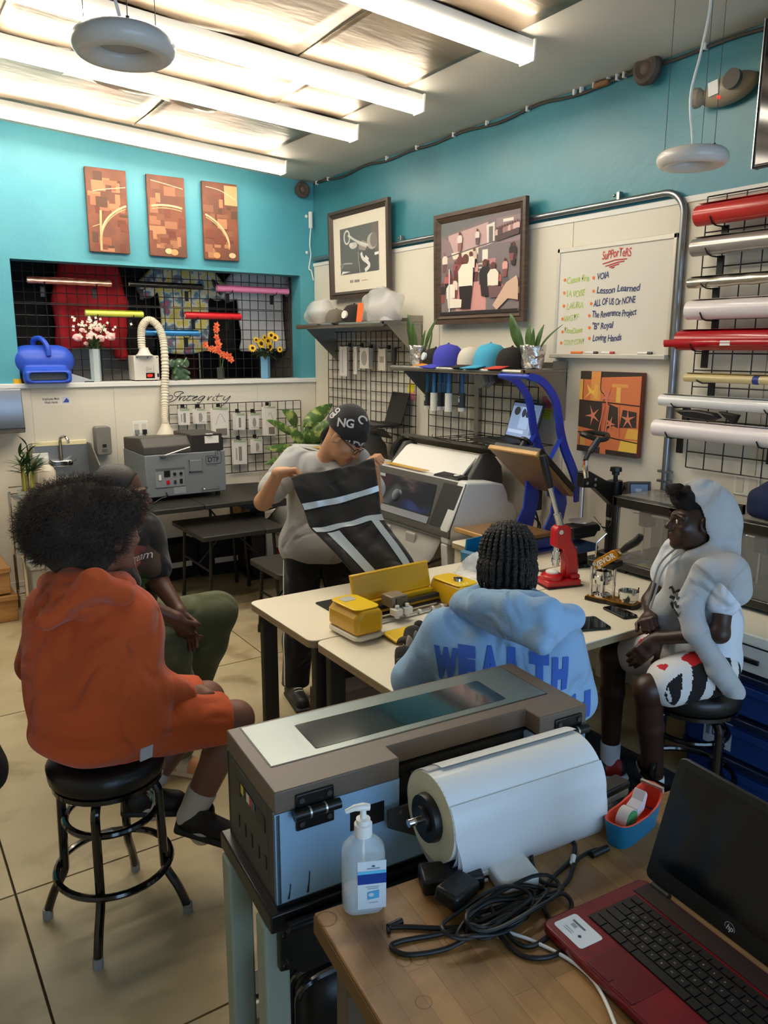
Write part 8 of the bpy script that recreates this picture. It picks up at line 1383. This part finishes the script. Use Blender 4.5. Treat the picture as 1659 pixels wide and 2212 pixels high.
# the pants being held up
t = thing('held_pants', 'black pants with pale grey stripes held up by the man in the beanie', 'pants', (0, 0, 0)); HP = fabric('pants_black', '#1f1d1b'); PL = M('reflective_stripe', '#b9c2c4', .35, metal=.25, bump=.15, bscale=25)
Lp = [(630, 1032, 3.66), (640, 1062, 3.64), (655, 1100, 3.64), (668, 1140, 3.62), (695, 1168, 3.60), (735, 1208, 3.58), (790, 1268, 3.57), (815, 1300, 3.56)]; Rp = [(806, 992, 3.76), (811, 1030, 3.75), (816, 1062, 3.75), (823, 1112, 3.75), (842, 1145, 3.74), (872, 1185, 3.73), (893, 1218, 3.72), (905, 1262, 3.68)]
Ls, Rs = spline([V(at(*q)) for q in Lp], 6), spline([V(at(*q)) for q in Rp], 6); nv_ = len(Ls)-1
def pant(u, v, off=0.):
    i = min(v*nv_, nv_-1e-6); k = int(i); fr_ = i-k; L_ = Ls[k].lerp(Ls[k+1], fr_); R_ = Rs[k].lerp(Rs[k+1], fr_); n_ = (R_-L_).cross(Ls[min(k+1, nv_)]-Ls[k]).normalized()
    if n_.dot(CP-L_) < 0: n_ = -n_
    return L_.lerp(R_, u)+n_*(off*2.6+.022*sin(pi*u)+.008*sin(7*u+5*v)+.006*sin(15*u-8*v)-.02*max(0, v-.5)*(1-abs(2*u-1)))+V((0, 0, -.015*sin(pi*u)*(1-v)))
o = MB().grid([[pant(i/30, j/42) for i in range(31)] for j in range(43)]).obj('cloth', HP, t, smooth=80); so = o.modifiers.new('s', 'SOLIDIFY'); so.thickness = .012; so.offset = -1
for nm, f_ in (('stripe', [(lambda s_, w_: pant(.06*0+s_, .245+.055*w_-.01*s_, .006)), (lambda s_, w_: pant(s_, .455+.055*w_-.025*s_, .006))]), ('leg_stripe', [(lambda s_, w_: pant(.14+.16*w_+.0*s_, .52+.48*s_, .006)), (lambda s_, w_: pant(.78+.13*w_, .49+.5*s_, .006))])):
    for fn in f_: MB().grid([[fn(i/24, j/4) for i in range(25)] for j in range(5)]).obj(nm, PL, t, smooth=80)
# ---------------------------------------------------------------- person in the light blue hoodie, seen from behind
t = thing('person', 'person with braids in a light blue hoodie lettered WEALTH, seen from behind', 'person', (0, 0, 0)); SK4 = M('skin_deep', '#3f2a20', .5); LBL = fabric('light_blue', '#8fb4d8')
J = dict(hl=(1.47, 1.72, .52), hr=(1.63, 1.56, .52), sl=(1.44, 1.82, .985), sr=(1.70, 1.58, .975), el=(1.40, 1.93, .80), er=(1.77, 1.58, .77), wl=(1.57, 2.08, .785), wr=(1.93, 1.80, .60), kl=(1.72, 2.05, .54), kr=(1.93, 1.86, .52), al=(1.75, 2.05, .1), ar=(1.98, 1.88, .1), bow=(-.05, -.05, 0))
HD4 = ((1.70, 1.83, 1.165), (.66, .72, -.2), (.1, .1, 1)); o, P4 = body(t, J, HD4, SK4, hands=[((1.58, 2.09, .78), (.75, .6, -.05), (0, 0, -1), dict(curl=.3, thumb=-1)), ((1.94, 1.81, .6), (.6, .7, -.1), (0, 0, -1), dict(curl=.3, thumb=1))], res=.006)
lo, hi = bounds({k: v for k, v in J.items() if k[0] in 'hsew'}, .2); sd = SD(lo, hi, .007); torso(sd, J, 1.02, .02, .045); limbs(sd, J, .022, .97, 0, 1.05, .03); cm = V((1.60, 1.735, 1.03)); fc = V((.66, .75, 0)).normalized(); rt_ = V((fc.y, -fc.x, 0))
sd.cap(V(J['sl'])+V((.03, -.03, -.06)), V(J['sr'])+V((-.03, .0, -.06)), .085, .085, .05); sd.cap((1.5, 1.66, .74), (1.6, 1.57, .72), .125, .125, .06)
ring = [cm+fc*(.09*cos(R(a)))+rt_*(.115*sin(R(a)))+V((0, 0, .05)) for a in range(0, 360, 24)]; sd.chain(ring+[ring[0]], [.03]*16, .015)
sd.wave(.0045, dirs_(6, 13, 38, 31)); sd.ell(cm+V((.02, .02, .12)), (.085, .085, .09), .01, 'sub'); sd.half((0, 0, .50), (0, 0, -1)); HB = sd.mesh('hoodie', LBL, t); bv = bvh_of(HB)
hood_down(t, LBL, cm+V((0, 0, .01)), fc, rt_, .12, [at(1000, 1312, 2.44), at(1040, 1305, 2.30), at(1110, 1312, 2.2), at(1180, 1325, 2.16), at(1232, 1335, 2.25)], at(1172, 1398, 2.11), .036, 72)
LT = M('hoodie_letters', '#3a62b8', .75); a_, b_ = at(955, 1540, 2.1), at(1272, 1545, 2.1); rv = (b_-a_); W0 = rv.length; rv.normalize(); uv = V((0, 0, 1)); uv = (uv-rv*uv.dot(rv)).normalized()
x = 0; me_ = None
for ch, (dx, yy) in zip('WEALTH', [(.0, -.012), (.165, .0), (.345, .004), (.53, .002), (.70, -.004), (.85, -.012)]):
    me = text_mesh(ch, .125*1.0, 0, .011); wx = max(v.co.x for v in me.vertices); me.transform(Matrix.Diagonal((min(1.5, (.16 if ch == 'W' else .125)*W0/wx), .95, 1, 1))); me.transform(Matrix.Translation((dx*W0, yy, 0))); project('lettering', me, LT, a_, rv, uv, bv, t, off=.0035, cut=.02)
me = text_mesh('IS HEALTH'[2:], .11, 0, .005); me.transform(Matrix.Translation((W0*.1, -.135, 0))); project('lettering', me, LT, a_, rv, uv, bv, t, off=.0035, cut=.02)
sd = SD((1.3, 1.45, .0), (2.15, 2.2, .72), .009); limbs(sd, J, .02, 0, 1., 1., .04); sd.half((0, 0, .08), (0, 0, -1)); sd.mesh('pants', fabric('dark_jeans', '#22252c'), t); shoe(t, (1.72, 2.0, 0), (1.86, 2.2, 0), '#2a2624', '#ddd6cc'); shoe(t, (1.95, 1.84, 0), (2.08, 2.03, 0), '#2a2624', '#ddd6cc')
# braids: rows over the scalp that hang past the collar
f4 = V(HD4[1]).normalized(); u4 = V(HD4[2]); u4 = (u4-f4*u4.dot(f4)).normalized(); r4 = f4.cross(u4); HB2 = M('braid_hair', '#181310', .5, bump=.8, bscale=140); sd = SD(np.array(P4(0, -.03, .03))-.17, np.array(P4(0, -.03, .03))+.17, .006); sd.ell(P4(0, -.022, .037), (.083, .104, .094), .01, 'add', [r4, f4, u4]); sd.ell(P4(0, -.06, -.04), (.075, .06, .07), .03, 'add', [r4, f4, u4]); sd.half(P4(0, .05, .03), np.array(f4)); sd.mesh('hair', HB2, t)
for ring_, (n_, z0_, el0) in enumerate([(13, .0, 62), (15, -.01, 38), (15, -.02, 14)]):
    for k in range(n_):
        th = R(-95+190*k/(n_-1)); c0 = lambda el: P4(.089*sin(th)*cos(R(el)), -.022-.108*cos(th)*cos(R(el)), .037+.098*sin(R(el))); q = [c0(min(88, el0+26)), c0(el0+12), c0(el0), c0(el0-14), c0(-12)]; e = q[-1]; q = [p_ for p_ in q]+[e+u4*(-.035)+(e-P4(0, -.02, 0)).normalized()*.006, e+u4*(-.075-.012*(k % 3))]
        q = spline(q, 5); MB().tube(q, [.0072+.0016*sin(2.1*i) for i in range(len(q)-1)]+[.003], 7).obj('braid', HB2, t)
bar_stool('low black stool under the person in the light blue hoodie', (1.55, 1.64, 0), R(20), .40)
# ---------------------------------------------------------------- boy in the grey hoodie on the stool
t = thing('person', 'boy in a grey hoodie with the hood up and patterned shorts, sitting on the stool', 'person', (0, 0, 0)); SK5 = M('skin_ebony', '#3a241a', .42, sss=.04)
J = dict(hl=(2.555, 1.61, .675), hr=(2.64, 1.75, .675), sl=(2.565, 1.60, 1.05), sr=(2.68, 1.89, 1.05), el=(2.495, 1.56, .845), er=(2.58, 1.93, .85), wl=(2.42, 1.77, .775), wr=(2.50, 1.865, .83), kl=(2.335, 1.725, .605), kr=(2.50, 2.03, .60), al=(2.50, 1.785, .115), ar=(2.56, 2.06, .115), bow=(.03, -.02, 0))
HD5 = ((2.60, 1.765, 1.215), (-.80, .60, .0), (0, 0, 1)); o, P5 = body(t, J, HD5, SK5, hs=.94, r=.86, ra=(.044, .037, .026), hands=[((2.425, 1.77, .77), (-.45, .35, -.6), (.3, .6, -.5), dict(curl=.35, thumb=1, s=.95)), ((2.50, 1.86, .83), (-.55, -.3, .0), (.2, -.3, -.8), dict(curl=1.2, thumb=-1, s=.95))], lips='#4e2f28'); eyes(t, P5, .94)
f5 = V(HD5[1]).normalized(); u5 = V((0, 0, 1)); r5 = f5.cross(u5); ax5 = [r5, f5, u5]; WTs = fabric('white_tee', '#d5dce6', .15); HG = fabric('heather_grey', '#b4b6b9', .3)
lo, hi = bounds({k: v for k, v in J.items() if k[0] in 'hse'}, .18); sd = SD(lo, hi, .007); torso(sd, J, .86, .004, .04); limbs(sd, J, .014, .22, 0, 1., .03, ra=(.05, .045, .03)); pm = (V(J['hl'])+V(J['hr']))/2; sd.ell(pm+V((0, 0, .03)), (.125, .13, .1), .03); sd.wave(.004, dirs_(5, 14, 38, 41)); sd.half((0, 0, .63), (0, 0, -1)); sd.mesh('t_shirt', WTs, t)
# hoodie worn like a cape: hood, yoke and an empty hanging sleeve
sd = SD((2.2, 1.38, .62), (2.95, 2.1, 1.42), .006); sd.ell(P5(0, -.02, .022), (.108, .132, .132), .02, 'add', ax5); sd.cap(P5(0, -.09, -.03), P5(0, -.085, -.11), .08, .085, .04); sd.ell(P5(0, .03, -.0), (.092, .13, .118), .015, 'sub', ax5); sd.half(P5(0, .062, .0), np.array(f5+u5*.12)); 
sl, sr_ = V(J['sl']), V(J['sr']); cm = (sl+sr_)/2; sd.chain([sl+V((.0, -.02, -.02)), cm+V((0.02, 0, .045)), sr_+V((0, .02, -.02))], [.066, .075, .062], .03); sd.cap(cm+f5*.03+V((0, 0, .0)), cm+f5*.085+V((0, 0, -.2)), .085, .07, .03); sd.chain([sl+V((.0, -.015, .0)), sl+V((.005, -.035, -.05))], [.07, .062], .02)
sd.chain([sl+f5*.07, sl+f5*.115+V((-.01, 0, -.12)), (2.445, 1.62, .84), (2.475, 1.545, .72), (2.525, 1.495, .635)], [.06, .048, .042, .038, .034], .02); sd.chain([cm+f5*.11+V((0, 0, -.2)), cm+f5*.115+V((0.0, 0, -.27))], [.075, .06], .03); sd.wave(.005, dirs_(6, 14, 40, 44)); sd.ell(P5(0, .045, -.01), (.085, .12, .112), .01, 'sub', ax5); sd.ell(P5(0, .10, -.13), (.05, .06, .03), .02, 'sub', ax5); HK = sd.mesh('hoodie', HG, t)
bv = bvh_of(HK); b = MB(); 
for k in range(2): MB().tube(spline([P5((-.03+.06*k)*1.2, .06, -.125), P5(-.05+.06*k, .13, -.19), P5(-.07+.05*k, .165, -.3), P5(-.06+.05*k, .175, -.36)], 6), .004, 6).obj('drawstring', M('cord_grey', '#9a9a98', .8), t)
for j in range(3):
    me = bpy.data.meshes.new('sq'); bm = bmesh.new(); r_ = random.Random(j); xs = [(-.05+.012*i, .009*sin(2.3*i+j)+r_.uniform(-.006, .006)) for i in range(9)]
    vs = []
    for (x, y) in xs: vs.append((bm.verts.new((x, y-.005, 0)), bm.verts.new((x+.004, y+.006, 0))))
    for i in range(8): bm.faces.new((vs[i][0], vs[i+1][0], vs[i+1][1], vs[i][1]))
    bm.to_mesh(me); bm.free(); me.transform(Matrix.Translation((.01*j, -.03*j, 0))); nn = V((-.95, -.1, .1)).normalized(); rv_ = Z_.cross(nn).normalized(); project('chest_print', me, M('print_charcoal', '#2c2b2a', .7), cm+f5*.1+V((-.02, -.06, -.1)), rv_, nn.cross(rv_), bv, t, off=.003, cut=.015)
# curls at the hairline
sd = SD(np.array(P5(0, .03, .08))-.12, np.array(P5(0, .03, .08))+.12, .005); sd.ell(P5(0, .02, .085), (.075, .082, .05), .01, 'add', ax5); 
for k in range(16): sd.ell(P5(-.06+.12*((k*7) % 16)/15, .05+.045*((k*5) % 7)/6, .095+.03*((k*3) % 5)/4), (.02, .02, .018), .008); 
sd.wave(.004, dirs_(5, 90, 160, 6)); HM5 = M('coil_hair', '#120d0b', .9); sd.mesh('hair', HM5, t); rg = np.random.default_rng(9); curls('hair_curls', t, [(P5(rg.uniform(-.065, .065), .055+rg.uniform(0, .05), .09+rg.uniform(0, .035)), f5+u5*rg.uniform(.2, 1.2)) for _ in range(900)], HM5, .0012, 5, 6, (.012, .03), .005)
# shorts with black stripes and a red print
sd = SD((2.2, 1.42, .5), (2.9, 2.1, .88), .006)
for q in 'lr': h_, k_ = V(J['h'+q]), V(J['k'+q]); sd.cap(h_, h_.lerp(k_, .68), .098, .088, .04)
sd.wave(.004, dirs_(5, 15, 40, 51)); hl_, kl_ = V(J['hl']), V(J['kl']); sd.half(hl_.lerp(kl_, .68), kl_-hl_) if False else None; dL = np.array((kl_-hl_).normalized()); side = np.array(V((-.35, -.93, 0)).normalized()); hln = np.array(hl_)
def along(q): return (q-hln) @ dL
def sidew(q): return (q-hln) @ side
def reds(q): return (q[:, 2] > .695) & (np.sin(q[:, 0]*42+np.sin(q[:, 1]*30))*np.cos(q[:, 1]*38+1.) > .25) & (along(q) > .06)
sd.mesh('shorts', [M('shorts_white', '#dcdad8', .8), BLKCL, M('shorts_red', '#c2161f', .75)], t, [(2, reds), (1, lambda q: (sidew(q) > .045) & (np.mod(along(q)+.4*q[:, 2], .085) < .05)), (0, lambda q: (sidew(q) > .05) & (along(q) > .21))])
for q, tv in (('l', V((-.45, .4, 0))), ('r', V((-.5, .3, 0)))):
    a = V(J['a'+q]); sk = V(J['k'+q]).lerp(a, .86); sd = SD(np.minimum(sk, a)-.08, np.maximum(sk, a)+.08, .005); sd.chain([sk, a+V((0, 0, -.03))], [.043, .041], .01); sd.half(sk, (0, 0, 1)); sd.mesh('sock', M('sock_white', '#dfe3ec', .9, bump=.3, bscale=120), t); tv.normalize(); shoe(t, (a.x-tv.x*.07, a.y-tv.y*.07, .013), (a.x+tv.x*.19, a.y+tv.y*.19, .013), '#a3241c', '#cfd2d6', 1.05, 'sneaker', '#1c1a1c')
# ---------------------------------------------------------------- dark jacket and yellow bag at the picture edge
t = thing('draped_jacket', 'black jacket hanging over a stool, cut by the picture edge beside the orange hoodie', 'jacket', (.09, 2.66, 0)); sd = SD((-.32, -.3, .42), (.32, .34, 1.08), .009); sd.chain([(-.08, 0, .98), (-.03, 0, .75), (.03, -.03, .52)], [.13, .17, .15], .05); sd.cap((-.12, .05, .9), (-.1, .08, .52), .12, .15, .05); sd.wave(.008, dirs_(6, 14, 36, 61)); sd.half((0, 0, .46), (0, 0, -1)); sd.mesh('cloth', BLKCL, t)
bar_stool('black stool under the draped jacket at the picture edge', (-.02, 2.7, 0), R(0), .60)
t = thing('yellow_bag', 'bright yellow cloth at the picture edge above the black jacket', 'cloth', (.13, 2.95, 1.0)); sd = SD((-.2, -.2, -.2), (.2, .2, .2), .008); sd.chain([(-.05, 0, .0), (.02, 0, .0), (.04, -.1, -.16)], [.06, .045, .02], .03); sd.wave(.008, dirs_(5, 25, 50, 62)); sd.mesh('cloth', M('cloth_yellow', '#e8b41c', .8), t)
